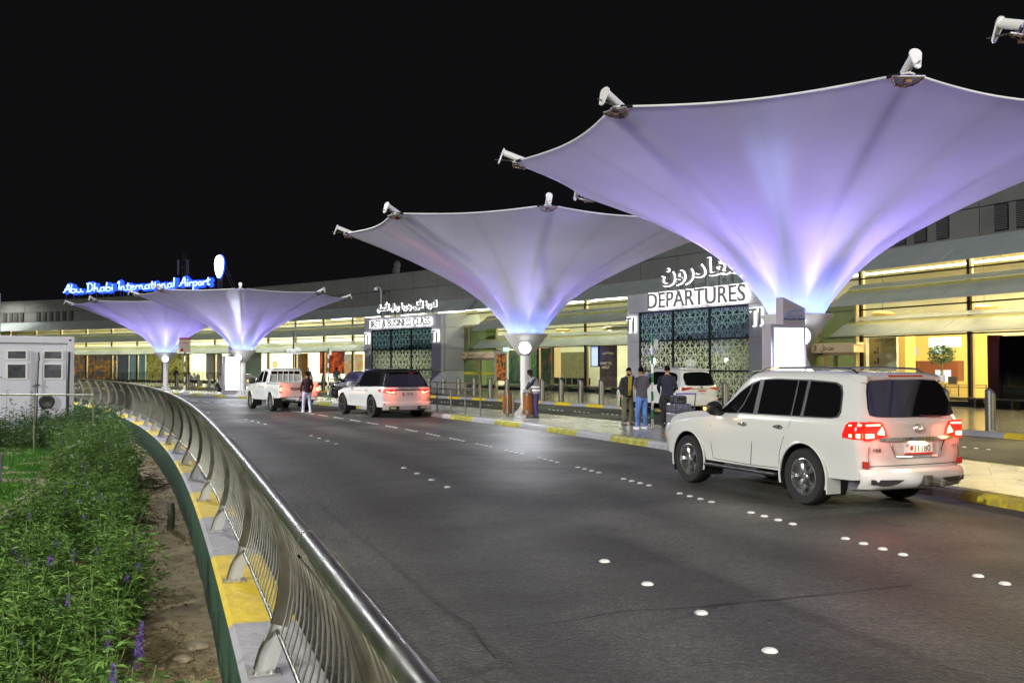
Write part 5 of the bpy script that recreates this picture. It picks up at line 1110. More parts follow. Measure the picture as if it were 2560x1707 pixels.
seams(hx, c, [[(2.5, .5), (2.5, 1.1)], [(1.35, .5), (1.34, 1.12)], [(.62, .52), (.64, 1.14)], [(.78, .5), (.82, 1.12)]]); handle(hx, c, 1.50, 1.02, M_chrome); handle(hx, c, 1.0, 1.02, M_chrome); mirror(hx, c, 2.38, 1.20, M_trim, s=1.15)
mb = MB(); mb.lathe([(.05, 0), (.045, .005), (.001, .006)], 16, Matrix.Translation((-.55, c.ysurf(-.55, .98) + .004, .98)) @ Matrix.Rotation(-PI / 2, 4, 'X')); mb.build('fuel_flap', M_pwhite, hx)
for sg in (1, -1): c.side(hx, 'headlight', [(3.6, .82, 1.0), (3.85, .80, .95), (3.95, .78, .9)], M_clear, off=.01, sides=(sg,))
finish(hx, -10.0, 42.4, R(121)); hx.scale = (1.04, 1.04, 1.05)
# ---------------------------------------------------------------- pale saloon behind the far totem
sn = empty('white_sedan', label='white saloon mostly hidden between the far lit totem and the pickup', cat='car')
K = [(-1.15, .78, .42, .98, 1.04, .62), (-1.1, .86, .38, 1.0, 1.07, .66), (-.7, .90, .34, 1.0, 1.10, .68), (-.35, .905, .34, .99, 1.20, .62), (.1, .905, .33, .98, 1.40, .58), (.8, .905, .33, .96, 1.45, .60), (1.3, .905, .33, .94, 1.42, .61), (1.9, .90, .33, .93, 1.16, .66), (2.2, .90, .33, .92, 1.0, .72), (2.9, .88, .34, .86, .92, .72), (3.4, .82, .36, .74, .80, .64), (3.6, .7, .42, .62, .68, .5)]
c = Car(K, 2.75, .33, .40, 0, .05); c.body(sn, M_pwhite); wheels(sn, c, .22, .79, 8)
for seq in ([(-.25, 1.04, 1.14), (.1, 1.03, 1.33), (.75, 1.02, 1.385)], [(.82, 1.02, 1.385), (1.2, 1.01, 1.365), (1.6, 1.0, 1.22), (1.85, .99, 1.08)]): c.side(sn, 'side_window', seq, M_tint, off=.006)
for sg in (1, -1): c.side(sn, 'tail_lamp', [(-1.1, .82, .96), (-.8, .86, .96)], M_redoff, off=.01, sides=(sg,))
handle(sn, c, 1.0, .9, M_chrome); handle(sn, c, .2, .9, M_chrome); mirror(sn, c, 1.75, 1.0, M_pwhite, blink=False, s=.85)
tsn = th(612, 147.8); finish(sn, *pol(147.8, tsn)[:2], tsn + PI / 2)
# ================================================================== people
M_skin = {'tan': mat('skin_tan', (.42, .24, .15), .55), 'dark': mat('skin_dark', (.06, .035, .025), .5), 'light': mat('skin_light', (.5, .32, .23), .55)}
M_hairb = mat('black_hair', (.006, .005, .005), .9, spec=.1)
def cloth(name, col, var=.18, vs=7): return mat(name, col, .85, var=var, vs=vs, bump=.35, bs=14)
def skin(name, pts, edges, m, parent, root=0, sub=1):
    me = bpy.data.meshes.new(name); keys = list(pts); me.from_pydata([pts[k][0] for k in keys], [(keys.index(a), keys.index(b)) for a, b in edges], [])
    o = bpy.data.objects.new(name, me); COL.objects.link(o); o.parent = parent
    md = o.modifiers.new('skin', 'SKIN'); md.use_smooth_shade = True
    sv = me.skin_vertices[0].data
    for i, k in enumerate(keys):
        r = pts[k][1]; sv[i].radius = (r, r) if not isinstance(r, tuple) else r; sv[i].use_root = (i == root)
    me.materials.append(m); sb = o.modifiers.new('sub', 'SUBSURF'); sb.levels = sb.render_levels = sub
    return o
def person(label, loc, hd, top, legs, shoe, skin_k='tan', h=1.75, lean=0.0, arms=None, feet=.11, head_turn=0.0, head_tip=0.0, open_shirt=None, vest=None, mask=None, hair=True, sit=False, sleeve='long', beard=False, step=0.0, gloves=None, far=False, group=None):
    e = empty('person', loc, hd, label, 'person', group); s = h / 1.75; sm = M_skin[skin_k]
    def P(x, y, z): return (x * s, y * s, z * s)
    hz = .93 if not sit else .50; up = hz - .93
    def T(x, y, z):                             # torso points tip forward about the hips
        dz = z - .93; return P(x + sin(lean) * dz, y, hz + cos(lean) * dz)
    A_ = arms or [((.0, .26, 1.14), (.10, .24, .90)), ((.0, -.26, 1.14), (.10, -.24, .90))]
    B = {'pel': (T(0, 0, .95), .105 * s), 'waist': (T(0, 0, 1.10), .10 * s), 'chest': (T(.01, 0, 1.30), (.135 * s, .115 * s)), 'nb': (T(0, 0, 1.44), .07 * s), 'nk': (T(.01, 0, 1.50), .052 * s), 'hd': (T(.025 + head_tip * .05, 0, 1.57), .06 * s)}
    E_ = [('pel', 'waist'), ('waist', 'chest'), ('chest', 'nb'), ('nb', 'nk'), ('nk', 'hd')]
    for q, sg in ((0, 1), (1, -1)):
        el, wr = A_[q]; st = step * sg
        B['sh%d' % q] = (T(0, sg * .165, 1.375), .042 * s); B['el%d' % q] = (T(*el), .040 * s); B['wr%d' % q] = (T(*wr), .028 * s)
        E_ += [('nb', 'sh%d' % q), ('sh%d' % q, 'el%d' % q), ('el%d' % q, 'wr%d' % q)]
        kx = .44 if sit else st * .5; kz = .50 if sit else .49; ax = .44 if sit else st; az = .09
        B['hp%d' % q] = (P(0, sg * .09, hz - .03), .088 * s); B['kn%d' % q] = (P(kx + (.03 if not sit else 0), sg * (feet * .95), kz), .060 * s); B['an%d' % q] = (P(ax, sg * feet, az), .040 * s); B['to%d' % q] = (P(ax + .14, sg * (feet + .02), .035), .030 * s)
        E_ += [('pel', 'hp%d' % q), ('hp%d' % q, 'kn%d' % q), ('kn%d' % q, 'an%d' % q), ('an%d' % q, 'to%d' % q)]
    full = dict(B); ed = list(E_)
    if not far:                                 # hands: palm, four fingers and thumb
        for q, sg in ((0, 1), (1, -1)):
            w = Vector(B['wr%d' % q][0]); el = Vector(B['el%d' % q][0]); d = (w - el).normalized(); side = Vector((1, 0, 0)) if abs(d.x) < .7 else Vector((0, 0, 1)); side = (side - d * side.dot(d)).normalized(); nrm = d.cross(side)
            full['pm%d' % q] = (tuple(w + d * .07 * s), (.034 * s, .016 * s)); ed.append(('wr%d' % q, 'pm%d' % q))
            for k, (o, l) in enumerate(((-.030, .072), (-.010, .082), (.011, .076), (.031, .060))):
                b_ = w + d * .085 * s + side * o * s; full['f%d%d' % (q, k)] = (tuple(b_ + d * l * .5 * s + nrm * .008 * s), .0088 * s); full['g%d%d' % (q, k)] = (tuple(b_ + d * l * .9 * s + nrm * .028 * s), .0075 * s); ed += [('pm%d' % q, 'f%d%d' % (q, k)), ('f%d%d' % (q, k), 'g%d%d' % (q, k))]
            full['th%d' % q] = (tuple(w + d * .06 * s + side * .055 * s), .010 * s); full['tt%d' % q] = (tuple(w + d * .10 * s + side * .062 * s), .008 * s); ed += [('wr%d' % q, 'th%d' % q), ('th%d' % q, 'tt%d' % q)]
    skin('body', full, ed, sm if not gloves else sm, e)
    # head
    hp = Vector(T(.03 + head_tip * .07, 0, 1.622)); HM = Matrix.Translation(hp) @ Matrix.Rotation(head_turn, 4, 'Z') @ Matrix.Rotation(head_tip, 4, 'Y') @ Matrix.Scale(s, 4)
    mb = MB(); rows = []
    for i in range(13):
        ph = PI * i / 12; z = .118 * cos(ph); r = sin(ph); row = []
        for k in range(16):
            a = 2 * PI * k / 16; x = .098 * r * cos(a) * (1 if cos(a) > 0 else 1.02); y = .076 * r * sin(a)
            if z < -.03: y *= 1 - .28 * min(1, (-.03 - z) / .08); x = x * (1 - .10 * (cos(a) < 0)) + (.012 if cos(a) > .3 else 0)
            if abs(a) < .25 or a > 6.0: x += .020 * math.exp(-((z + .008) / .022) ** 2) + .006 * math.exp(-((z + .06) / .012) ** 2)
            row.append((x, y, z))
        rows.append(row)
    mb.grid(rows, HM, closed=True)
    for sg in (1, -1): mb.box((-.005, sg * .078, -.005), (.035, .012, .055), HM)
    hd_o = mb.build('head', sm, e, smooth=True, auto=70)
    if not far:
        mb = MB()
        for sg in (1, -1): mb.box((.090, sg * .032, .012), (.012, .026, .009), HM); mb.box((.092, sg * .032, .034), (.010, .034, .006), HM)
        mb.build('eyes', M_hairb, hd_o)
        mb = MB(); mb.box((.094, 0, -.052), (.010, .042, .008), HM); mb.build('mouth', mat('lip', (.25, .09, .08), .5), hd_o)
    if hair:
        mb = MB(); rows = []
        for i in range(8):
            ph = PI * .60 * i / 7; row = []
            for k in range(16):
                a = 2 * PI * k / 16; lim = ph * .94 if cos(a) < -.1 else ph * (.60 if cos(a) > .6 else .76)
                row.append((.106 * sin(lim) * cos(a) - .006, .085 * sin(lim) * sin(a), .126 * cos(lim) + random.uniform(-.002, .003)))
            rows.append(row)
        mb.grid(rows, HM, closed=True); mb.build('hair', M_hairb, hd_o, smooth=True, auto=80)
    if beard:
        mb = MB(); rows = [[(.093 * cos(a) + .012, .070 * sin(a), z) for a in np.linspace(-1.3, 1.3, 9)] for z in (-.045, -.075)] + [[(.060 * cos(a) + .012, .045 * sin(a), -.118) for a in np.linspace(-1.3, 1.3, 9)]]; mb.grid(rows, HM); mb.build('beard', M_hairb, hd_o, smooth=True)
    if mask: mb = MB(); mb.grid([[(.108 * cos(a) + .006, .078 * sin(a), z) for a in np.linspace(-1.15, 1.15, 9)] for z in (-.015, -.05, -.095)], HM); mb.build('face_mask', cloth('face_mask_blue', (.25, .45, .75), .05), hd_o, smooth=True)
    # shirt or jacket
    mb = MB(); rows = []
    for z, rx, ry in ((.84, .120, .172), (.88, .128, .178), (.98, .120, .170), (1.08, .116, .165), (1.18, .124, .178), (1.28, .132, .194), (1.35, .126, .202), (1.40, .108, .190), (1.435, .088, .150), (1.465, .070, .095), (1.49, .062, .070)):
        rows.append([T(rx * cos(a) * (1.06 if cos(a) > 0 else .96) + .004 * sin(5 * a + z * 9), ry * sin(a) + .003 * sin(7 * a + z * 23), z) for a in np.linspace(0, 2 * PI, 23)[:-1]])
    mb.grid(rows, closed=True); mb.add(rows[0], [tuple(range(22))])
    for q, sg in ((0, 1), (1, -1)):
        S0, E0, W0 = Vector(T(0, sg * .165, 1.385)), Vector(B['el%d' % q][0]), Vector(B['wr%d' % q][0]); S1 = Vector(T(0, sg * .10, 1.405))
        if sleeve == 'long': pts = [S1, S0, S0.lerp(E0, .35), S0.lerp(E0, .75), E0, E0.lerp(W0, .3), E0.lerp(W0, .65), E0.lerp(W0, .95)]; rd = [.055, .068, .062, .055, .053, .050, .044, .040]
        else: pts = [S1, S0, S0.lerp(E0, .35), S0.lerp(E0, .78)]; rd = [.055, .068, .064, .062]
        mb.tube(pts, [r_ * s for r_ in rd], 12)
    mb.build('jacket' if open_shirt else 'shirt', top, e, smooth=True, auto=75)
    def panel(nm, a0, a1, z0, z1, rr, m, n=7):
        mb = MB(); rows = []
        for z in np.linspace(z0, z1, 6):
            wv = .132 + .035 * max(0, min(1, (z - 1.0) / .3)); row = []
            for a in np.linspace(a0, a1, n): row.append(T((wv * .86 + rr) * cos(a) + .012, (wv + .035 + rr) * sin(a), z))
            rows.append(row)
        mb.grid(rows); return mb.build(nm, m, e, smooth=True)
    if open_shirt: panel('undershirt', -.30, .30, .90, 1.46, .018, open_shirt)
    if vest:
        mb = MB(); rows = []
        for z in np.linspace(.86, 1.43, 9):
            wv = .158 + .026 * max(0, min(1, (z - 1.0) / .3)) - (.05 * max(0, (z - 1.33) / .1)); rows.append([T(wv * .90 * cos(a), (wv + .035) * sin(a), z) for a in np.linspace(0, 2 * PI, 21)[:-1]])
        mb.grid(rows, closed=True); v = mb.build('reflective_vest', vest, e, smooth=True)
        for z in (.98, 1.10):
            mb = MB(); wv = .166 + .02 * max(0, (z - 1.0) / .3); mb.grid([[T(wv * .90 * cos(a), (wv + .035) * sin(a), zz) for a in np.linspace(0, 2 * PI, 21)[:-1]] for zz in (z - .025, z + .025)], closed=True); mb.build('reflective_band', mat('reflective_white_glow', (.85, .85, .85), .3, em=(1, 1, 1), es=.25), v)  # the bands' returned light is put in as a faint glow
    lp = {'pel': (P(0, 0, hz + .02), .125 * s)}; le = []
    for q in (0, 1):
        for n, r_ in (('hp', .108), ('kn', .078), ('an', .062)): lp['%s%d' % (n, q)] = (B['%s%d' % (n, q)][0], r_ * s)
        le += [('pel', 'hp%d' % q), ('hp%d' % q, 'kn%d' % q), ('kn%d' % q, 'an%d' % q)]
    mb = MB(); hzz = hz - .93; rows = []
    for z, rx, ry in ((.78, .100, .165), (.84, .118, .176), (.92, .116, .170), (1.0, .108, .156)): rows.append([P(rx * cos(a), ry * sin(a), z + hzz) for a in np.linspace(0, 2 * PI, 21)[:-1]])
    mb.grid(rows, closed=True); mb.add(rows[0], [tuple(range(20))])
    for q, sg in ((0, 1), (1, -1)):
        H0, K0, A0 = Vector(P(0, sg * .088, hz - .06)), Vector(B['kn%d' % q][0]), Vector(B['an%d' % q][0]); up_ = Vector((0, 0, .05)) if not sit else Vector((0, 0, 0))
        mb.tube([H0 + up_, H0, H0.lerp(K0, .3), H0.lerp(K0, .7), K0, K0.lerp(A0, .3), K0.lerp(A0, .65), K0.lerp(A0, .92), A0 - Vector((0, 0, .035))], [r_ * s for r_ in (.088, .094, .092, .080, .073, .070, .064, .062, .064)], 14)
    mb.build('trousers', legs, e, smooth=True, auto=75)
    for q, sg in ((0, 1), (1, -1)):
        ax, ay, _ = B['an%d' % q][0]; mb = MB(); rows = []
        for x, w_, z1 in ((-.075, .028, .05), (-.06, .040, .085), (-.01, .045, .10), (.06, .048, .07), (.13, .050, .05), (.175, .042, .042), (.20, .020, .03)): rows.append([(ax + x * s, ay + y * s, z * s) for y, z in ((-w_, 0), (w_, 0), (w_, z1 * .55), (w_ * .6, z1), (-w_ * .6, z1), (-w_, z1 * .55))])
        mb.grid(rows, closed=True); mb.add(rows[0], [tuple(range(6))]); mb.add(rows[-1], [tuple(range(6))]); mb.build('shoe', shoe, e, smooth=True, auto=50)
    if gloves:
        for q in (0, 1): mb = MB(); w = Vector(B['wr%d' % q][0]); d = (w - Vector(B['el%d' % q][0])).normalized(); mb.tube([w - d * .04, w + d * .02, w + d * .08, w + d * .13], [.035, .036, .045, .025], 8); mb.build('glove', gloves, e, smooth=True)
    return e
C_blk = cloth('black_jacket', (.018, .018, .020)); C_olv = cloth('olive_yellow_shirt', (.30, .24, .02)); C_khk = cloth('khaki_trousers', (.12, .115, .07)); C_gry = cloth('dark_grey_tshirt', (.07, .065, .08)); C_jean = cloth('blue_jeans', (.10, .20, .48), .35, 4)
C_nvy = cloth('navy_jacket', (.015, .018, .035)); C_dkt = cloth('dark_trousers', (.02, .02, .022)); C_shb = mat('black_shoe', (.015, .015, .015), .4); C_shw = mat('white_sneaker', (.8, .8, .8), .5)
def stand(px, py, z=.154): return gp(px, py, z)
hd_cam = lambda p, off=0.0: math.atan2(-p[1], -p[0]) + off
p = stand(1568, 1061.5); person('man in an open black jacket and yellow shirt with his hand at his ear', p, hd_cam(p, R(28)), C_blk, C_khk, C_shb, 'tan', 1.80, lean=.04, head_tip=.45, beard=True, open_shirt=C_olv, feet=.13,
       arms=[((.14, .24, 1.24), (.09, .11, 1.50)), ((-.02, -.24, 1.13), (.06, -.22, .90))]); ph_p = p
p = stand(1604, 1071.5); person('man in a dark grey T-shirt, blue jeans and white sneakers with a blue face mask', p, hd_cam(p, R(215)), C_gry, C_jean, C_shw, 'tan', 1.83, head_turn=-.55, mask=True, sleeve='short', feet=.13,
       arms=[((.04, .235, 1.14), (.22, .06, 1.16)), ((.03, -.235, 1.13), (.22, -.04, 1.12))])
p = stand(1668, 1068); person('man in a dark navy jacket seen from behind at the luggage trolley', p, hd_cam(p, R(186)), C_nvy, C_dkt, C_shb, 'tan', 1.86, arms=[((.04, .245, 1.13), (.26, .20, 1.00)), ((.04, -.245, 1.13), (.26, -.20, 1.00))])
p = stand(1341, 1044); person('cleaner in a reflective vest bending over the wooden bins', p, hd_cam(p, R(-78)), C_nvy, cloth('purple_trousers', (.07, .05, .17)), C_shb, 'dark', 1.76, lean=.24, head_tip=.5, vest=cloth('vest_grey', (.34, .33, .37), .08),
       arms=[((.20, .22, 1.18), (.36, .10, 1.02)), ((.18, -.22, 1.18), (.34, -.10, 1.0))], gloves=mat('white_glove', (.8, .8, .78), .7), feet=.10)
p = gp(768, 1030, 0); person('person in pale blue trousers and dark top walking behind the pickup', p, hd_cam(p, R(200)), cloth('maroon_top', (.045, .015, .022)), cloth('pale_blue_trousers', (.55, .60, .78), .1), C_shw, 'tan', 1.74, step=.12, feet=.12)
def onring(px, r, z=.154): return pol(r, th(px, r), z)
p = onring(771, 154.2); person('man with a pale face mask standing beyond the pickup near the bollards', p, hd_cam(p, R(20)), cloth('grey_brown_shirt', (.05, .04, .045)), C_dkt, C_shb, 'tan', 1.78, mask=True, far=True)
p = onring(842, 154.0); person('dark haired person standing behind the black car in front of the lit shop', p, hd_cam(p, R(160)), cloth('grey_blue_top', (.06, .065, .08)), C_dkt, C_shb, 'dark', 1.82, far=True)
p = onring(441, 157); person('dark clothed person standing by the glass, right of the farthest canopy mast', p, hd_cam(p, R(150)), cloth('plum_top', (.03, .02, .035)), C_dkt, C_shb, 'tan', 1.78, far=True)
bench_p = onring(486, 156)
p = onring(481, 156); person('seated man in a pale blue shirt, left of the two on the far bench', p + Vector((0, 0, .0)), hd_cam(p, R(-60)), cloth('pale_blue_shirt', (.25, .30, .38)), C_dkt, C_shb, 'tan', 1.75, sit=True, lean=.3, head_tip=.4, far=True)
p = onring(493, 155.9); person('seated man in a white shirt leaning forward, right of the two on the far bench', p, hd_cam(p, R(-40)), cloth('white_shirt', (.55, .55, .52), .05), C_dkt, C_shb, 'tan', 1.75, sit=True, lean=.5, head_tip=.6, far=True)
# ================================================================== area lighting: tall lamp masts, those behind the viewer added as fill
def mast_lamp(name, x, y, h, label, power, col=(1, .97, .92), glow=60, arm=1.6, hd=0.0, typ='SPOT'):
    e = empty(name, (x, y, 0), hd, label, 'lamp post', 'tall lamp posts lighting the road')
    mb = MB(); mb.tube([(0, 0, -.3), (0, 0, h)], [.16, .08], 12); mb.tube([(0, 0, h - .3), (arm * .6, 0, h + .1), (arm, 0, h + .1)], .05, 8); mb.build('pole', mat('galvanised_pole', (.35, .35, .34), .4, .8), e, smooth=True)
    mb = MB(); mb.box((arm + .3, 0, h + .1), (.9, .36, .14)); b = mb.build('lamp_head', M_black, e, bev=.03)
    mb = MB(); mb.box((arm + .3, 0, h + .02), (.78, .28, .03)); mb.build('lens', emit(name + '_glow', (1, .98, .95), glow), b)
    l = light('lamp_light', typ, (arm + .3, 0, h - (.05 if typ == 'SPOT' else .45)), power, col, e, size=.35, spot=R(165), blend=.5)
    return e
mast_lamp('floodlight_mast', -22.6, 35.5, 14.6, 'tall floodlight mast shining just past the left edge, above the cabin', 20000, (.95, .97, 1))
mast_lamp('street_or_fill_lamp', -9, -7, 11, 'added fill lamp behind the viewer on the planter side', 5000, (1, .97, .90))  # unseen lamp added as fill light
mast_lamp('street_or_fill_lamp', 4, -14, 10, 'added fill lamp behind the viewer along the road', 7000, (1, .93, .84), hd=R(100))  # second unseen lamp, added to brighten what faces the viewer
mast_lamp('street_or_fill_lamp', -66, 121, 11.5, 'small bright lamp far off at the left edge above the cabin', 2500, (1, .97, .92), glow=60, hd=PI)
mast_lamp('added_fill_mast', -62, -48, 26, 'very tall added fill light mast far behind the viewer', 175000, (1, .98, .92), hd=R(40), typ='POINT')  # unseen mast added to light facade and canopies evenly
mast_lamp('added_fill_mast', 40, -22, 22, 'very tall added fill light mast behind the viewer on the right', 60000, (1, .96, .90), hd=R(120), typ='POINT')  # unseen mast added as fill from the right
def ring_yaw(t): return t - PI / 2            # local x runs clockwise (left to right in view), -y towards the road
# ------------------------------------------------------------------ advertising totems on the island
def totem(px, r, W_, D_, H, HT, label, em, logo=True):
    t = th(px, r); e = empty('advertising_totem', pol(r, t, .154), t - R(.5) + 0.0, label, 'totem sign', 'lit totems on the island')
    # local: +x radially outward (towards the terminal), -y back along the road (its face)
    Mw = mat('totem_casing', (.42, .38, .42), .45, .2, var=.08, vs=2)
    mb = MB(); mb.box((0, 0, H / 2), (W_, D_, H)); mb.build('casing', Mw, e, bev=.01)
    mb = MB(); mb.box((0, -D_ / 2 - .006, H * .54), (W_ * .88, .02, H * .88)); mb.build('screen_frame', mat('totem_blue_edge', (.15, .2, .5), .4), e)
    mb = MB(); mb.box((0, -D_ / 2 - .018, H * .54), (W_ * .84, .012, H * .865)); mb.build('lit_screen', em, e)
    mb = MB(); x0, x1 = -W_ * .12, W_ / 2; mb.prism([(x0, H), (x1, H), (x1, H + HT * .62), (x0, H + HT)], D_ * .8, Matrix.Translation((0, D_ * .4, 0)) @ Matrix.Rotation(PI / 2, 4, 'X')); mb.build('header_board', Mw, e)
    mb = MB()
    for k in range(34):
        for j in range(3): mb.box((W_ / 2 + .002, -D_ * .3 + j * D_ * .3, .3 + k * (H - .5) / 34), (.006, D_ * .16, .03))
    mb.build('perforated_side', mat('perforation_dark', (.16, .14, .18), .6), e)
    l = light('screen_light', 'AREA', (0, -D_ / 2 - .12, H * .55), 60, (.86, .90, 1), e, size=W_ * .7, size_y=H * .6); l.rotation_euler = (R(90), 0, 0)
    if logo:
        y = -D_ * .4 - .004; F_ = lambda x, z: Matrix.Translation((x, y, z)) @ Matrix.Rotation(PI / 2, 4, 'X')
        text('logo_lettering', 'ABU DHABI AIRPORTS', .062, F_((x0 + x1) / 2 + .03, H + .10), mat('logo_navy', (.03, .03, .22), .5), e, depth=.002, bold=.001)
        text('logo_arabic', arabic('مطارات أبوظبي') if 'ظ' in AR else arabic('مطارات'), .075, F_((x0 + x1) / 2 + .03, H + .175), mat('logo_blue', (.05, .25, .6), .5), e, depth=.002)
        mb = MB(); pts = [(.18, .30), (.05, .31), (-.08, .29), (-.17, .25), (-.20, .19), (-.19, .14), (-.15, .10)]; mb.tube([((x0 + x1) / 2 + x, y, H + z) for x, z in pts], [.004, .008, .011, .013, .014, .013, .008], 6)
        mb.box(((x0 + x1) / 2 + .19, y, H + .305), (.05, .006, .012)); mb.box(((x0 + x1) / 2 + .19, y, H + .305), (.012, .006, .05)); mb.build('logo_swoosh', mat('logo_blue', (.05, .25, .6), .5), e)
    return e
M_scr = emit('white_screen', (.92, .95, 1), 1.5)
totem(1960, 143.35, .92, .34, 2.74, .60, 'tall lit advertising totem with white screen, beside the mast of the nearest canopy', M_scr)
totem(578, 143.2, 1.15, .40, 2.55, .66, 'far lit advertising totem with glowing white screen, left of the pickup', emit('white_screen_far', (.95, .96, 1), 2.2))
# ------------------------------------------------------------------ bollards along the terminal pavement
def bollard():
    e = empty('bollard', (0, 0, 0)); n = 24; r = .142; vs = []; mb = MB(); top = lambda a: 1.03 + .14 * cos(a)
    ring = lambda rr, zf: [(rr * cos(2 * PI * k / n), rr * sin(2 * PI * k / n), zf(2 * PI * k / n)) for k in range(n)]
    mb.grid([ring(r, lambda a: 0), ring(r, lambda a: .9), ring(r, lambda a: top(a) - .05)], closed=True); mb.build('steel_tube', M_steel, e, smooth=True, auto=30)
    mb = MB(); mb.grid([ring(r * 1.02, lambda a: top(a) - .055), ring(r * 1.02, lambda a: top(a)), ring(r * .86, lambda a: top(a) + .012), ring(r * .5, lambda a: top(a) * .5 + .5 * 1.03 + .012 + .0)], closed=True)
    mb.add(ring(r * .86, lambda a: top(a) + .013), [tuple(range(n))]); mb.build('slanted_cap', mat('bollard_cap', (.05, .06, .12), .3), e, smooth=True, auto=30); return e
b0 = bollard(); ta_, tb__ = th(1112, 153.3), th(1507.5, 153.3); sp_ = (ta_ - tb__) / 9; first = True; k = 0
bl = [ta_ + sp_ * i for i in range(-9, 24)] + [th(1808, 153.1), th(2353, 153.1), th(2461, 153.0)]
for t in sorted(bl):
    if t > R(66): continue
    if first: o = b0; first = False
    else: o = copy_tree(b0)
    o.location = pol(153.2, t, .154); o.rotation_euler = (0, 0, t + PI + R(20)); x_ = o.location.x / o.location.y * F + 1280
    if x_ > 2400: lb = 'steel bollard with slanted blue black cap, nearest one at the right edge'
    elif x_ > 2250: lb = 'steel bollard half hidden behind the tail of the large white car'
    elif x_ > 1700: lb = 'steel bollard beside the mirror of the large white car, before the departures portal'
    elif x_ > 1530: lb = 'steel bollard before the departures portal behind the standing men'
    elif x_ > 1340: lb = 'steel bollard in front of the glass hall between the portals'
    elif x_ > 1105: lb = 'steel bollard in front of the Entrance 4 doors'
    elif x_ > 600: lb = 'steel bollard beyond the pickup and the black car'
    else: lb = 'tiny far steel bollard before the balustrade of the left halls'
    tag(o, lb, 'bollard', 'steel bollards along the terminal kerb')
# ------------------------------------------------------------------ pedestrian guard rails on the island
def guard(px0, px1, r, label, n):
    t0, t1 = th(px0, r), th(px1, r); e = empty('guard_rail', pol(r, t0, .154), label=label, cat='railing', group='guard rails on the island')
    for z in (1.35, 1.10, .87): mb = MB(); mb.tube([pol(r, t0 + (t1 - t0) * i / 24, z) for i in range(25)], .024, 8); wb_(mb, 'rail', M_steel, e, smooth=True)
    for i in range(n): mb = MB(); t = t0 + (t1 - t0) * i / (n - 1); mb.cyl(pol(r, t, .154), pol(r, t, 1.37), .024, 8); wb_(mb, 'post', M_steel, e, smooth=True)
guard(1201, 1060, 142.1, 'tubular steel guard rail right of the white car with a black roof', 5)
guard(1035, 827, 142.1, 'tubular steel guard rail behind and left of the white car with a black roof', 6)
# queue barrier far left by the glass
def fence_run(px0, px1, r, z1, label, n):
    t0, t1 = th(px0, r), th(px1, r); e = empty('glass_balustrade', pol(r, t0, .154), label=label, cat='balustrade')
    mb = MB(); mb.tube([pol(r, t0 + (t1 - t0) * i / 30, z1) for i in range(31)], .025, 6); wb_(mb, 'handrail', M_steel, e)
    for i in range(n): mb = MB(); t = t0 + (t1 - t0) * i / (n - 1); mb.cyl(pol(r, t, .154), pol(r, t, z1), .022, 6); wb_(mb, 'post', M_steel, e)
    mb = MB(); mb.sweep([(r, .25), (r, z1 - .06)], t0, t1, 2); wb_(mb, 'glass_panel', glass('balustrade_glass', (.75, .78, .72), .12), e)
fence_run(188, 560, 160, 1.45, 'glass balustrade with steel posts in front of the far left halls', 30)
# ------------------------------------------------------------------ bins, short posts, striped poles
M_wood = mat('orange_wood_slats', (.42, .16, .03), .5, col2=(.28, .10, .02), vs=6, detail=8)
def bin_(loc, label):
    e = empty('litter_bin', loc, 0, label, 'bin', 'wooden slatted bins at the canopy mast'); 
    for k in range(20): a = 2 * PI * k / 20; mb = MB() if k == 0 else mb; mb.box((.205 * cos(a), .205 * sin(a), .50), (.022, .056, .80), rz=a)
    mb.build('slats', M_wood, e); mb = MB(); mb.lathe([(.19, .12), (.19, .88), (.17, .88), (.17, .2), (.001, .2)], 20, cap=False); mb.build('liner', M_black, e)
    for z in (.17, .80): mb = MB(); mb.lathe([(.221, z), (.223, z), (.223, z + .075), (.221, z + .075)], 24, cap=False); mb.build('steel_band', M_steel, e, smooth=True)
    mb = MB()
    for k in range(3): a = 2.1 * k; mb.box((.15 * cos(a), .15 * sin(a), .06), (.04, .04, .12))
    mb.build('feet', M_steel_dark, e)
bin_((.497 + .10, 34.3 - .62, .154), 'round wooden slatted bin in front of the canopy mast, the nearer one'); bin_((.497 - .62, 34.3 + .15, .154), 'round wooden slatted bin half hidden left of the canopy mast')
for px, lb in ((1270, 'short steel post left of the wooden bins, the left one of two'), (1283, 'short steel post close against the wooden bins, the right one of two')):
    p = gp(px, 1042, .154); o = MB().lathe([(.035, 0), (.035, .80), (.028, .83), (.001, .84)], 14).build('steel_post', M_steel, smooth=True); o.location = p; tag(o, lb, 'post', 'short posts by the bins')
M_grn = mat('pole_green', (.01, .22, .06), .4)
def striped(p, h, r, label, sign=True):
    e = empty('striped_pole', p, 0, label, 'pole', 'green and white striped poles')
    n = int(round(h / .262)); 
    for k in range(n): mb = MB(); mb.lathe([(r, k * h / n), (r, (k + 1) * h / n)], 12, cap=(k == n - 1)); mb.build('band', M_grn if (n - k) % 2 else M_white, e, smooth=True)
    mb = MB(); mb.box((.11, .0, h - .20), (.13, .02, .24)); mb.box((.05, 0, h - .12), (.08, .02, .02)); mb.build('edge_sign', M_white, e)
    mb = MB(); mb.cyl((0, 0, h), (0, 0, h + .05), r * 1.1, 12); mb.build('cap', M_grn, e); return e
striped(gp(1630.5, 1070, .154), 2.70, .038, 'green and white striped pole beside the standing men')
striped(pol(143.6, th(821, 143.6), .154), 2.80, .045, 'green and white striped pole behind the pickup, left of the black car')
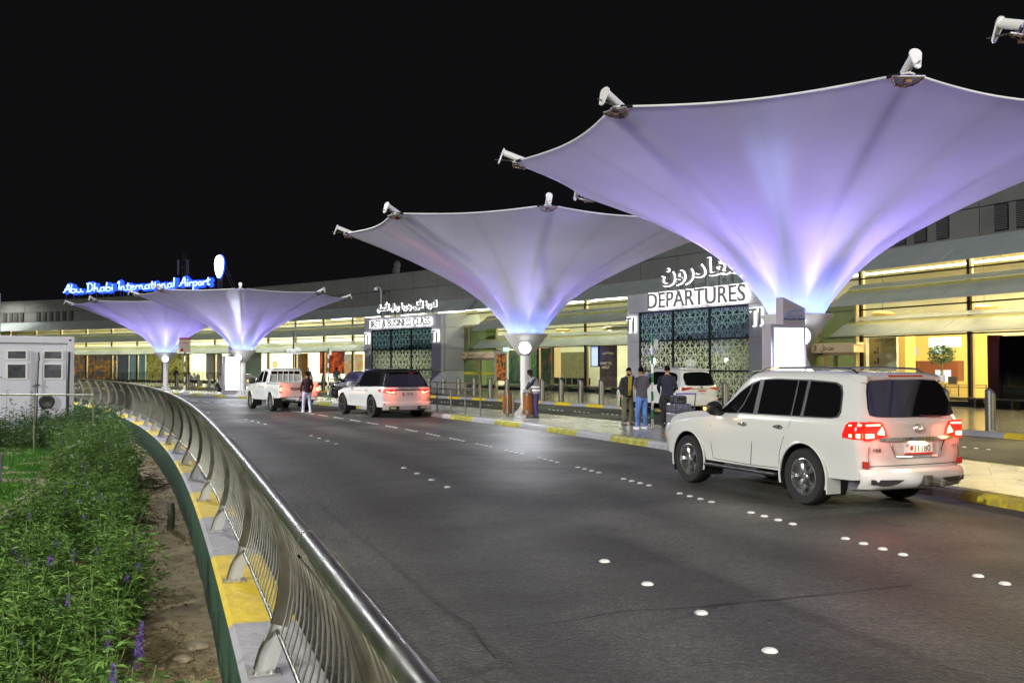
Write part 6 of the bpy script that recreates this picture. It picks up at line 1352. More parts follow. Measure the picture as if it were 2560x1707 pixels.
# sign posts
e = empty('sign_post', pol(142.8, th(733.6, 142.8), .154), math.atan2(pol(142.8, th(733.6, 142.8)).y, pol(142.8, th(733.6, 142.8)).x) - PI / 2, 'dark sign pole with an Arabic board and a round sign seen edge-on', 'sign')
mb = MB(); mb.cyl((0, 0, 0), (0, 0, 3.9), .05, 10); mb.build('pole', M_dark, e); mb = MB(); mb.box((0, -.08, 2.72), (.80, .03, .30)); b = mb.build('name_board', M_white, e)
text('lettering', arabic('مواقف خاصة') if 'ص' in AR else arabic('مواقف'), .20, Matrix.Translation((0, -.10, 2.64)) @ Matrix.Rotation(PI / 2, 4, 'X'), mat('dark_lettering', (.05, .035, .02), .5), b, depth=.003)
mb = MB(); mb.lathe([(.001, -.02), (.36, -.02), (.36, .02), (.001, .02)], 24, Matrix.Translation((.12, 0, 3.5)) @ Matrix.Rotation(R(84), 4, 'Y')); mb.build('round_sign', mat('sign_back', (.45, .45, .47), .4, .6), e)
e = empty('sign_post', pol(142.6, th(462, 142.6), .154), math.atan2(pol(142.6, th(462, 142.6)).y, pol(142.6, th(462, 142.6)).x) - PI / 2, 'small red and cream sign on a black and white pole, right of the farthest canopy', 'sign')
for k in range(8): mb = MB(); mb.lathe([(.05, k * .37), (.05, (k + 1) * .37)], 10, cap=k == 7); mb.build('pole_band', M_black if k % 2 else M_white, e)
mb = MB(); mb.lathe([(.30, 0), (.28, .05), (.10, .16), (.07, .5)], 16); mb.build('base_cone', M_white, e, smooth=True)
mb = MB(); mb.box((0, -.07, 3.40), (.78, .04, 1.02)); b = mb.build('board', mat('cream_board', (.72, .62, .48), .5), e); mb = MB(); mb.box((0, -.095, 3.86), (.78, .012, .12)); mb.build('red_band', mat('sign_red', (.45, .02, .05), .4), b)
text('lettering', arabic('مواقف'), .20, Matrix.Translation((0, -.10, 3.52)) @ Matrix.Rotation(PI / 2, 4, 'X'), mat('sign_red', (.45, .02, .05), .4), b, depth=.003); text('lettering', 'ZONE A', .15, Matrix.Translation((0, -.10, 3.30)) @ Matrix.Rotation(PI / 2, 4, 'X'), mat('sign_red', (.45, .02, .05), .4), b, depth=.003) if False else None
mb = MB(); mb.lathe([(.11, 0), (.11, .01)], 18, Matrix.Translation((-.20, -.10, 3.04)) @ Matrix.Rotation(PI / 2, 4, 'X')); mb.build('round_arrow', mat('sign_red', (.45, .02, .05), .4), b)
# ------------------------------------------------------------------ luggage trolley with cases
tp_ = gp(1668, 1074, .154) + Vector((.35, .15, 0)); ty = R(100)
e = empty('luggage_trolley', tp_, ty, 'steel luggage trolley loaded with grey suitcases beside the striped pole', 'luggage trolley')
mb = MB()
for y in (-.28, .28): mb.tube([(-.45, y, .14), (.45, y, .16)], .016, 8); mb.tube([(-.45, y, .14), (-.50, y, .55), (-.62, y, 1.05)], .018, 8)
for x in (-.4, -.1, .2, .44): mb.tube([(x, -.28, .16), (x, .28, .16)], .012, 6)
mb.tube([(-.47, -.28, .35), (-.47, .28, .35)], .012, 6); mb.tube([(-.50, -.28, .62), (-.50, .28, .62)], .012, 6); mb.build('frame', M_steel, e, smooth=True)
mb = MB(); mb.tube([(-.62, -.30, 1.05), (-.62, .30, 1.05)], .024, 10); mb.build('handle', mat('trolley_purple', (.14, .08, .40), .4), e)
for x, y in ((-.40, -.26), (-.40, .26), (.36, 0)): mb = MB(); mb.lathe([(.075, -.02), (.08, -.01), (.08, .01), (.075, .02)], 16, Matrix.Translation((x, y, .08)) @ Matrix.Rotation(PI / 2, 4, 'X')); mb.build('wheel', M_tyre, e, smooth=True)
TM = yaw(ty, tp_)
def case(dx, dz, sz, m, label, tilt=0.0):
    o = MB().box((0, 0, sz[2] / 2), sz).build('suitcase', m, bev=.035); o.location = TM @ Vector((dx, 0, dz)); o.rotation_euler = (0, 0, ty + tilt); tag(o, label, 'suitcase', 'suitcases on the trolley')
    mb = MB()
    for k in np.linspace(-.35, .35, 5): mb.box((-sz[0] / 2 - .004, k * sz[1], sz[2] / 2), (.012, .012, sz[2] * .8))
    mb.build('ribs', M_steel_dark, o); mb = MB(); mb.tube([(-sz[0] / 2, -.08, sz[2] * .5), (-sz[0] / 2 - .04, -.08, sz[2] * .5), (-sz[0] / 2 - .04, .08, sz[2] * .5), (-sz[0] / 2, .08, sz[2] * .5)], .009, 6); mb.build('handle', M_black, o)
case(.0, .18, (.72, .52, .30), mat('case_silver', (.32, .32, .36), .3, .4), 'silver ribbed suitcase at the bottom of the trolley load'); case(.0, .485, (.66, .50, .27), mat('case_slate', (.10, .11, .17), .3, .2), 'slate blue suitcase in the middle of the trolley load', .08); case(.02, .76, (.52, .38, .22), mat('case_dark', (.03, .03, .05), .35), 'small dark suitcase on top of the trolley load', -.12)
# ------------------------------------------------------------------ white cabin and pipe rail on the planter side
M_cab = mat('cabin_white_panel', (.62, .63, .70), .45, var=.04, vs=1.2, bump=.05, bs=6)
cab = empty('site_cabin', (-13.75, 29.5, -.12), R(38), 'white portable cabin with two doors and square windows at the left', 'cabin')   # local origin at its right front bottom corner; runs to -x
L_, Hc, Dc = 6.0, 2.93, 2.4
cab.scale = (1.08, 1.08, 1.03)
# front wall with its openings: panels round two window columns
mb = MB(); mb.box((-L_ / 2, Dc / 2, Hc / 2), (L_ - .04, Dc - .06, Hc - .1)); mb.build('wall', M_cab, cab)
mb = MB()
mb.box((-L_ / 2, -.0, Hc - .10), (L_, .12, .20)); mb.box((-L_ / 2, -.0, .10), (L_, .12, .20)); mb.box((-.09, -.0, Hc / 2), (.18, .13, Hc)); mb.box((-L_ + .09, 0, Hc / 2), (.18, .13, Hc))
mb.build('corner_frame', M_cab, cab, bev=.015)
mb = MB(); mb.box((-.17 + .05, -.067, Hc - .10), (.07, .01, .05)); mb.build('lifting_hole', M_black, cab)
M_cwin = mat('cabin_window', (.10, .11, .13), .05, coat=1, spec=.8, var=.5, vs=3)
for x0, x1, sill in ((-1.73, -1.26, 0), (-.80, -.33, 1)):
    mb = MB(); mb.box(((x0 + x1) / 2, .0, 1.45), (x1 - x0 + .26, .05, 2.1)); d = mb.build('door', M_cab, cab, bev=.01)
    for z0, z1 in ((1.70, 2.38), ):
        pass
    for z0, z1 in ((2.27, 2.48), (1.69, 2.09)):
        mb = MB(); mb.box(((x0 + x1) / 2, -.030, (z0 + z1) / 2), (x1 - x0 - .02, .012, z1 - z0)); w = mb.build('window_pane', M_cwin, d)
        mb = MB()
        for zz in (z0 - .02, z1 + .02): mb.box(((x0 + x1) / 2, -.035, zz), (x1 - x0 + .06, .035, .04))
        for xx in (x0 - .01, x1 + .01): mb.box((xx, -.035, (z0 + z1) / 2), (.04, .034, z1 - z0))
        mb.build('window_frame', M_white, w)
mb = MB(); mb.tube([(-1.96, -.05, 1.72), (-1.96, -.10, 1.72), (-1.87, -.10, 1.72)], .012, 6); mb.build('door_handle', M_steel, cab)
mb = MB(); mb.tube([(-.14, -.09, 2.48), (-.145, -.09, 2.2), (-.16, -.10, 1.6), (-.17, -.10, .2)], .032, 8); mb.build('drain_hose', M_black, cab, smooth=True)
mb = MB(); mb.tube([(-.95, -.09, 2.46), (-.93, -.09, 2.25), (-.95, -.09, 2.18), (-.97, -.09, 1.35), (-.98, -.09, .3)], .02, 6); mb.box((-.97, -.09, 1.48), (.12, .05, .05)); mb.build('cable', M_black, cab, smooth=True)
mb = MB(); mb.lathe([(.20, -.02), (.21, .03), (.16, .04), (.001, .02)], 28, Matrix.Translation((-.72, -.07, .98)) @ Matrix.Rotation(PI / 2, 4, 'X')); mb.build('round_vent', M_black, cab)
e = empty('pipe_rail', (-10.7, 24.0, -.3), 0, 'thin olive pipe handrail running across in front of the white cabin', 'railing')
mb = MB(); mb.tube([(.05, 0, 1.54), (-4.5, .1, 1.56)], .022, 8); mb.build('rail', mat('olive_pipe', (.20, .20, .12), .5), e, smooth=True)
for x in (0, -1.5, -3.0, -4.4): mb = MB(); mb.cyl((x, .05, 0), (x, .05, 1.54), .018, 8); mb.build('post', mat('olive_pipe', (.20, .20, .12), .5), e, smooth=True)
# ------------------------------------------------------------------ on the soil: twigs, stake, stones
tw = empty('twig_pile', gp(383, 1215, -.26), 0, 'heap of cut grey twigs lying on the soil against the green wall', 'twigs'); random.seed(5)
mb = MB()
for k in range(70):
    a = random.uniform(0, PI); r = random.uniform(0, .22); b = random.uniform(0, 2 * PI); L2 = random.uniform(.12, .34); z = random.uniform(.01, .26) * (1 - r / .35); c0 = Vector((r * cos(b) * 1.3, r * sin(b), z)); d = Vector((cos(a), sin(a), random.uniform(-.35, .35))).normalized() * L2 / 2
    mb.tube([c0 - d, c0 + d * .2 + Vector((0, 0, .01)), c0 + d], random.uniform(.006, .014), 5)
mb.build('twigs', mat('twig_bark', (.22, .17, .12), .8, var=.4, vs=9), tw)
o = MB().tube([(0, 0, -.05), (.01, 0, .18), (.0, .01, .36)], [.052, .05, .046], 9).build('wooden_stake', mat('stake_grey', (.07, .07, .05), .8, var=.4, vs=12, bump=.6, bs=30), smooth=True, auto=50); o.location = gp(430, 1322, -.25); tag(o, 'short grey wooden stake standing in the soil by the green wall', 'stake')
o = MB().box((0, 0, .28), (.12, .12, .66)).build('concrete_marker', mat('marker_grey', (.16, .17, .19), .8, var=.2), bev=.02); o.location = gp(-2, 1210, -.3); tag(o, 'small grey post at the left edge of the lawn', 'post')
sm_ = mat('pale_stone', (.42, .36, .26), .85, var=.3, vs=9, bump=.6, bs=25); random.seed(9)
stl = [(500, 1610, .09, 'flat pale stone on the soil near the bottom of the picture, the largest'), (467, 1640, .07, 'elongated pale stone left of the largest stone'), (396, 1368, .05, 'dark small clod on the soil strip below the stake'), (508, 1575, .05, 'small pale stone just above the largest stone'), (262, 1206, .12, 'pale stone at the edge of the shrubs below the railing'), (312, 1107, .16, 'pale rock among the shrubs under the painted wall')]
for px, py, r, lb in stl:
    mb = MB(); rows = [[(r * sin(PI * i / 6) * cos(2 * PI * k / 9) * random.uniform(.8, 1.2), r * .65 * sin(PI * i / 6) * sin(2 * PI * k / 9) * random.uniform(.8, 1.2), r * .45 * cos(PI * i / 6)) for k in range(9)] for i in range(7)]; mb.grid(rows, closed=True)
    o = mb.build('stone', sm_ if 'dark' not in lb else M_soil, smooth=True, auto=40); o.location = gp(px, py, -.25); tag(o, lb, 'stone', 'stones on the soil')
# ------------------------------------------------------------------ inside the halls
def poster_mat(name, cols, scale=1.2, es=.5, rot=0.0, dist=2.0):
    m = bpy.data.materials.new(name); m.use_nodes = True; nt = m.node_tree; p = nt.nodes['Principled BSDF']; L = nt.links.new
    tc = nn(nt, 'ShaderNodeTexCoord'); nz = nn(nt, 'ShaderNodeTexNoise'); nz.inputs['Scale'].default_value = scale; nz.inputs['Detail'].default_value = 5; nz.inputs['Distortion'].default_value = dist; L(tc.outputs['Object'], nz.inputs['Vector'])
    cr = nn(nt, 'ShaderNodeValToRGB'); cr.color_ramp.elements.remove(cr.color_ramp.elements[0]); n = len(cols)
    for i, c_ in enumerate(cols):
        if i == 0: el = cr.color_ramp.elements[0]; el.position = .30
        else: el = cr.color_ramp.elements.new(.30 + .4 * i / (n - 1))
        el.color = tuple(c_) + (1,)
    L(nz.outputs['Fac'], cr.inputs[0]); L(cr.outputs[0], p.inputs['Base Color']); L(cr.outputs[0], p.inputs['Emission Color']); p.inputs['Emission Strength'].default_value = es; p.inputs['Roughness'].default_value = .5; return m
def wallpanel(name, px0, px1, r, y0, y1, m, label, cat, dep=.08, frame=None):
    """panel standing in a hall: columns px0..px1, rows y0 (top)..y1 (bottom) read at radius r"""
    t0, t1 = th(px0, r), th(px1, r); tm = (t0 + t1) / 2; D = pol(r, tm).y; z1 = EYE + (HY - y0) * D / F; z0 = max(.17, EYE + (HY - y1) * D / F); a, b = pol(r, t0), pol(r, t1); w = (a - b).length; c_ = (a + b) / 2
    e = empty(name, (c_.x, c_.y, z0), math.atan2((b - a).y, (b - a).x), label, cat); mb = MB(); mb.box((0, 0, (z1 - z0) / 2), (w, dep, z1 - z0)); mb.build('face', m, e)
    if frame:
        mb = MB()
        for x in (-w / 2, w / 2): mb.box((x, -.01, (z1 - z0) / 2), (.06, dep + .04, z1 - z0 + .06))
        for z in (0, z1 - z0): mb.box((0, -.012, z), (w, dep + .04, .06))
        mb.build('frame', frame, e)
    return e, w, z1 - z0
F2 = lambda x, z, y=-.06: Matrix.Translation((x, y, z)) @ Matrix.Rotation(PI / 2, 4, 'X')
wallpanel('wall_mural', 178, 292, 167.2, 884, 950, poster_mat('mural_orange', [(.04, .06, .22), (.10, .09, .12), (.30, .13, .03), (.7, .36, .05)], 1.6, .25, dist=.4), 'lit mural of an orange skyline in the far left hall', 'mural')
wallpanel('wall_mural', 294, 322, 167.2, 880, 950, poster_mat('mural_navy', [(.05, .06, .09), (.09, .10, .14)], .6, .3), 'plain dark blue panel right of the orange skyline mural', 'panel')
wallpanel('wall_mural', 324, 364, 167.2, 880, 950, poster_mat('mural_teal', [(.10, .15, .20), (.14, .24, .28)], .6, .4), 'plain teal grey panel beside the camel mural', 'panel')
wallpanel('wall_mural', 366, 470, 167.2, 876, 950, poster_mat('mural_camels', [(.06, .05, .02), (.30, .26, .06), (.60, .54, .18), (.18, .15, .04)], 1.6, .15, dist=1), 'yellow and brown mural behind the farthest canopy mast', 'mural')
wallpanel('wall_panel', 516, 556, 167, 880, 948, mat('lilac_panel', (.34, .34, .44), .5), 'pale lilac panel left of the far totem', 'panel')
wallpanel('light_panel', 478, 514, 168, 872, 886, emit('panel_glow', (1, .97, .80), 3.5), 'bright ceiling light panel left of the far totem', 'light panel')
wallpanel('shop_window', 604, 654, 167, 880, 950, mat('grey_blue_shop', (.20, .24, .30), .4), 'grey blue shop front right of the far totem', 'shop front')
e, w, h_ = wallpanel('lit_sign', 666, 715, 166.6, 874, 930, emit('shop_sign_white', (1, .95, .62), 1.7), 'bright white and yellow shop sign above the pickup cab', 'sign'); mb = MB(); mb.box((-.1, -.06, h_ * .34), (.62, .02, .62)); mb.build('orange_logo', emit('orange_logo', (1, .33, .02), .9), e); mb = MB(); mb.box((-.1, -.075, h_ * .34), (.36, .02, .36)); mb.build('logo_centre', emit('yellow_logo', (1, .8, .2), 1.1), e); mb = MB(); mb.box((0, -.06, h_ * .72), (.35, .02, .16), ry=.6); mb.build('tick_mark', emit('yellow_logo', (1, .8, .2), 1.1), e)
wallpanel('shop_door', 738, 770, 167.5, 884, 950, mat('brown_door', (.22, .09, .03), .4, var=.2), 'brown timber door with orange fascia above the pickup bed', 'door', frame=mat('orange_fascia', (.45, .18, .03), .5))
wallpanel('shop_screen', 800, 862, 167, 872, 934, poster_mat('screen_red', [(.04, .03, .03), (.22, .02, .015), (.75, .12, .02), (.05, .04, .04)], .9, .5, dist=.5), 'large glowing red and orange screen left of the first class portal', 'screen')
wallpanel('shop_counter', 862, 908, 166.9, 885, 940, poster_mat('shop_orange', [(.75, .70, .55), (.7, .30, .06), (.6, .55, .42), (.25, .22, .30)], .8, .5, dist=.3), 'orange and white shop front next to the first class portal', 'shop front')
wallpanel('poster', 1236, 1268, 164.6, 873, 952, mat('poster_case', (.55, .52, .45), .4), 'white poster case right of the Entrance 4 doors', 'poster case')
wallpanel('poster', 1242, 1263, 164.45, 884, 950, poster_mat('poster_bottles', [(.01, .02, .02), (.02, .03, .03), (.40, .13, .01), (.45, .05, .01)], 3.5, .5, dist=.3), 'dark poster with glowing orange bottles in the case by Entrance 4', 'poster')
wallpanel('exit_sign', 1259, 1272, 164.5, 869, 877, emit('exit_green', (.25, 1, .55), 2.5), 'small glowing green exit sign above the poster case', 'sign')
wallpanel('poster', 1272, 1300, 167.0, 876, 960, poster_mat('poster_green', [(.01, .04, .04), (.02, .09, .08), (.10, .26, .10)], 1.2, .25, dist=.5), 'teal and green poster left of the second canopy mast', 'poster')
wallpanel('poster', 1322, 1342, 167.0, 868, 955, poster_mat('poster_leaf', [(.02, .05, .04), (.06, .14, .05), (.3, .4, .3)], 1.6, .4), 'green leafy poster right of the second canopy mast', 'poster')
wallpanel('poster', 1348, 1378, 167.2, 870, 962, poster_mat('poster_dark', [(.015, .03, .025), (.02, .05, .04), (.25, .06, .02)], 1.2, .25, dist=.4), 'dark green poster with a red shape in the hall between the portals', 'poster')
wallpanel('hall_pillar', 1380, 1394, 168, 868, 966, mat('pillar_tan', (.40, .30, .18), .6), 'tan pillar inside the hall between the portals', 'pillar', dep=.7)
wallpanel('dark_partition', 1396, 1462, 173.5, 880, 962, mat('partition_olive', (.09, .085, .05), .6, var=.3), 'dark olive partition deep in the hall between the portals', 'partition')
e, w, h_ = wallpanel('flight_display', 1479, 1497, 165.9, 866, 916, emit('display_blue', (.32, .42, 1), 1.1), 'tall glowing blue flight information display left of the departures portal', 'screen', frame=M_black)
for k in range(16): mb = MB() if k == 0 else mb; mb.box((0, -.055, h_ * (.06 + .056 * k)), (w * .86, .01, h_ * .022))
mb.build('text_rows', emit('display_rows', (.85, .9, 1), 1.3), e)
e, w, h_ = wallpanel('travel_poster', 1500, 1542, 166.4, 864, 966, poster_mat('poster_brown', [(.03, .015, .03), (.08, .05, .04), (.05, .03, .10)], .6, .3), 'dark travel poster with pale lettering beside the departures portal', 'poster')
text('lettering', 'WANT TO', .26, F2(-w * .12, h_ * .54), mat('poster_gold', (.6, .5, .3), .5, em=(.8, .65, .35), es=.4), e, depth=.003); text('lettering', 'ABOUT', .26, F2(-w * .12, h_ * .44), mat('poster_gold', (.6, .5, .3), .5), e, depth=.003); text('lettering', arabic('معرفة المزيد'), .24, F2(0, h_ * .80), mat('poster_gold', (.6, .5, .3), .5), e, depth=.003)
# waiting bench with dark seats
t = th(1430, 166.4); e = empty('seat_row', pol(166.4, t, .16), ring_yaw(t), 'row of dark waiting seats behind the glass between the portals', 'seats')
for k in range(6):
    mb = MB(); x = -2.1 + k * .72; mb.box((x, 0, .42), (.60, .5, .08)); mb.build('seat', M_trim, e, bev=.03); mb = MB(); mb.box((x, .24, .74), (.60, .07, .52)); mb.build('backrest', M_trim, e, bev=.03)
mb = MB(); mb.box((-.3, .05, .34), (4.2, .06, .06)); [mb.box((x, .05, .17), (.06, .4, .34)) for x in (-2.0, -.3, 1.4)]; mb.build('frame', M_steel, e)
t = th(487, 156.1); e = empty('outdoor_bench', pol(156.1, t, .154), ring_yaw(t), 'dark bench under the two seated men at the far halls', 'bench'); mb = MB(); mb.box((0, .05, .44), (2.0, .45, .05)); mb.build('seat', M_trim, e); mb = MB(); [mb.box((x, .05, .21), (.05, .4, .42)) for x in (-.9, .9)]; mb.build('legs', M_steel_dark, e)
# right hall: wall boards, counter, lamp panel, tree, queue rails
e, w, h_ = wallpanel('information_board', 2176, 2243, 166.3, 845, 925, mat('board_ivory', (.62, .58, .44), .5), 'ivory information board headed Smart in the right hall', 'board', frame=mat('board_white', (.7, .7, .68), .4))
text('lettering', 'Smart', .24, F2(-w * .16, h_ * .90), mat('board_grey', (.10, .10, .10), .5), e, depth=.003); text('lettering', 'travel', .16, F2(w * .25, h_ * .90), mat('board_pale', (.45, .45, .5), .5), e, depth=.003)
for zz in (.62, .30): mb = MB(); mb.box((-w * .18, -.06, h_ * zz), (.10, .02, .34)); mb.box((-w * .30, -.06, h_ * zz - .1), (.12, .02, .14)); mb.build('icon', mat('board_grey', (.10, .10, .10), .5), e)
wallpanel('hall_pillar', 2244, 2276, 170, 838, 1012, mat('pillar_gold', (.58, .42, .14), .6), 'golden yellow pillar left of the tree in the right hall', 'pillar', dep=.8)
wallpanel('light_panel', 2324, 2402, 170.5, 843, 867, emit('panel_white', (1, .98, .88), 3.2), 'large white hanging light panel above the indoor tree', 'light panel')
wallpanel('light_panel', 2330, 2360, 172, 868, 884, emit('panel_white2', (.9, .96, 1), 2.0), 'small white lit panel just behind the tree crown', 'light panel')
wallpanel('wall_screen', 2278, 2292, 172, 868, 888, emit('small_screen', (.6, .6, .9), .9), 'small lilac notice screen on the yellow wall', 'screen')
e, w, h_ = wallpanel('reception_counter', 2278, 2402, 173, 902, 952, mat('counter_brown', (.16, .05, .025), .4), 'brown reception counter behind the indoor tree', 'counter', dep=.5); mb = MB(); mb.box((w * .22, -.3, h_ * .25), (w * .30, .05, h_ * .6)); mb.build('white_front', emit('counter_white', (1, 1, .95), 1.0), e); mb = MB(); mb.box((w * .44, -.45, h_ * .05), (.5, .1, .4)); mb.build('monitor', M_black, e)
wallpanel('golden_wall', 2244, 2472, 174.6, 838, 1012, mat('gold_wall', (.62, .46, .16), .6), 'golden yellow back wall of the right hall', 'wall')
wallpanel('red_column', 2474, 2502, 165.7, 838, 1016, mat('dark_red_column', (.10, .008, .008), .35), 'dark red column right of the right hall', 'column', dep=.3)
wallpanel('dark_window', 2502, 2620, 165.7, 838, 1016, mat('black_glass', (.006, .006, .006), .06), 'black unlit window at the right edge', 'window', dep=.06)
t = th(2354, 167.3); e = empty('potted_tree', pol(167.3, t, .16), 0, 'indoor ficus tree with a round green crown in a brown pot', 'tree')
mb = MB(); mb.lathe([(.24, 0), (.34, .52), (.40, .52), (.42, .68), (.36, .68), (.34, .60), (.001, .60)], 24, cap=False); mb.build('pot', mat('pot_brown', (.22, .13, .08), .5), e, smooth=True, auto=30)
mb = MB()
for a in (0, 2.1, 4.2): mb.tube([(.05 * cos(a + z * 4), .05 * sin(a + z * 4), .6 + z) for z in np.linspace(0, 1.25, 12)], .025, 6)
for k in range(7): a = k * .9; mb.tube([(0, 0, 1.8), (.2 * cos(a), .2 * sin(a), 2.1), (.42 * cos(a), .42 * sin(a), 2.3 + .1 * sin(k))], [.022, .014, .006], 5)
mb.build('trunk', mat('ficus_bark', (.36, .26, .15), .7), e, smooth=True)
random.seed(21); mb = MB()
for k in range(900):
    v = Vector((random.gauss(0, 1), random.gauss(0, 1), random.gauss(0, 1))).normalized() * random.uniform(.35, 1) ** .5; c_ = Vector((v.x * .66, v.y * .66, 2.42 + v.z * .50)) + Vector((random.uniform(-.08, .08),) * 3)
    q = Matrix.Translation(c_) @ Matrix.Rotation(random.uniform(0, 6.28), 4, 'Z') @ Matrix.Rotation(random.uniform(-1, 1), 4, 'X') @ Matrix.Rotation(random.uniform(-.8, .8), 4, 'Y'); L2 = random.uniform(.06, .10)
    mb.add([(-L2, 0, 0), (0, -L2 * .42, .012), (L2, 0, -.01), (0, L2 * .42, .012)], [(0, 1, 2), (0, 2, 3)], q)
mb.build('crown', mat('ficus_leaf', (.03, .11, .05), .35, var=.6, vs=3), e)
t0, t1 = th(2500, 166.9), th(2330, 166.9); e = empty('queue_barrier', pol(166.9, t0, .16), label='steel queue barrier with rails and posts in front of the counter', cat='barrier')
for z in (1.12, 1.0): mb = MB(); mb.tube([pol(166.9, t0 + (t1 - t0) * i / 10, z) for i in range(11)], .028, 6); wb_(mb, 'rail', M_steel, e)
for i in range(6): mb = MB(); t = t0 + (t1 - t0) * i / 5; mb.cyl(pol(166.9, t, .16), pol(166.9, t, 1.12), .03, 8); mb.cyl(pol(166.9, t, .16), pol(166.9, t, .19), .18, 14); wb_(mb, 'post', M_steel, e)
wallpanel('lit_poster', 2022, 2064, 166.0, 880, 930, emit('poster_white_red', (1, .90, .82), 1.5), 'glowing white and red poster seen through the Entrance 3 doors', 'poster', frame=emit('red_glow_frame', (1, .12, .05), 1.2))
# pendant lamps in the halls
for px, py, lb in ((1407, 825, 'brass disc pendant lamp left of the departures portal, the left one'), (1525, 821, 'brass disc pendant lamp next to the departures portal'), (2208, 785, 'brass disc pendant lamp over the ivory information board'), (2462, 769, 'brass disc pendant lamp at the upper right of the right hall')):
    r = 168.5; t = th(px, r); D = pol(r, t).y; z = EYE + (HY - py) * D / F; e = empty('pendant_lamp', pol(r, t, z), 0, lb, 'pendant lamp', 'brass pendant lamps in the halls')
    mb = MB(); mb.lathe([(.001, -.16), (.45, -.13), (.62, -.03), (.62, .03), (.45, .13), (.05, .17)], 28, cap=False); mb.build('shade', mat('brass', (.62, .46, .22), .3, .9), e, smooth=True)
    mb = MB(); mb.lathe([(.001, -.175), (.12, -.17), (.12, -.15)], 14, cap=False); mb.build('bulb', emit('bulb_warm', (1, .8, .5), 8), e); mb = MB(); mb.cyl((0, 0, .1), (0, 0, 7.7 - z), .012, 6); mb.build('rod', M_dark, e)
# corner of a fifth canopy reaching into the top right
# ================================================================== planting bed
def leaf_mat(name, c1, c2, trans=.25):
    m = bpy.data.materials.new(name); m.use_nodes = True; nt = m.node_tree; L = nt.links.new; nt.nodes.clear(); o = nn(nt, 'ShaderNodeOutputMaterial')
    p = nn(nt, 'ShaderNodeBsdfPrincipled'); t = nn(nt, 'ShaderNodeBsdfTranslucent'); mx = nn(nt, 'ShaderNodeMixShader'); mx.inputs[0].default_value = trans
    g = nn(nt, 'ShaderNodeNewGeometry'); cr = nn(nt, 'ShaderNodeMixRGB'); cr.inputs[1].default_value = tuple(c1) + (1,); cr.inputs[2].default_value = tuple(c2) + (1,); L(g.outputs['Random Per Island'], cr.inputs[0])
    L(cr.outputs[0], p.inputs['Base Color']); L(cr.outputs[0], t.inputs[0]); p.inputs['Roughness'].default_value = .62; L(p.outputs[0], mx.inputs[1]); L(t.outputs[0], mx.inputs[2]); L(mx.outputs[0], o.inputs[0]); return m
def mesh_np(name, verts, faces, m, kind='stuff', label=None, cat=None):
    me = bpy.data.meshes.new(name); nv, nf = len(verts), len(faces); k = faces.shape[1]
    me.vertices.add(nv); me.vertices.foreach_set('co', verts.astype(np.float32).ravel()); me.loops.add(nf * k); me.loops.foreach_set('vertex_index', faces.astype(np.int32).ravel())
    me.polygons.add(nf); me.polygons.foreach_set('loop_start', np.arange(0, nf * k, k, dtype=np.int32)); me.polygons.foreach_set('loop_total', np.full(nf, k, dtype=np.int32)); me.materials.append(m); me.update(calc_edges=True); me.validate()
    o = bpy.data.objects.new(name, me); COL.objects.link(o); return tag(o, label, cat, kind=kind)
def bed_pts(n, r0f, r1f, t0, t1):
    t = RNG.uniform(t0, t1, n); r = np.array([r0f(a) for a in t]) + (np.array([r1f(a) for a in t]) - np.array([r0f(a) for a in t])) * RNG.uniform(0, 1, n); return np.stack([CX + r * np.cos(t), CY + r * np.sin(t)], 1)
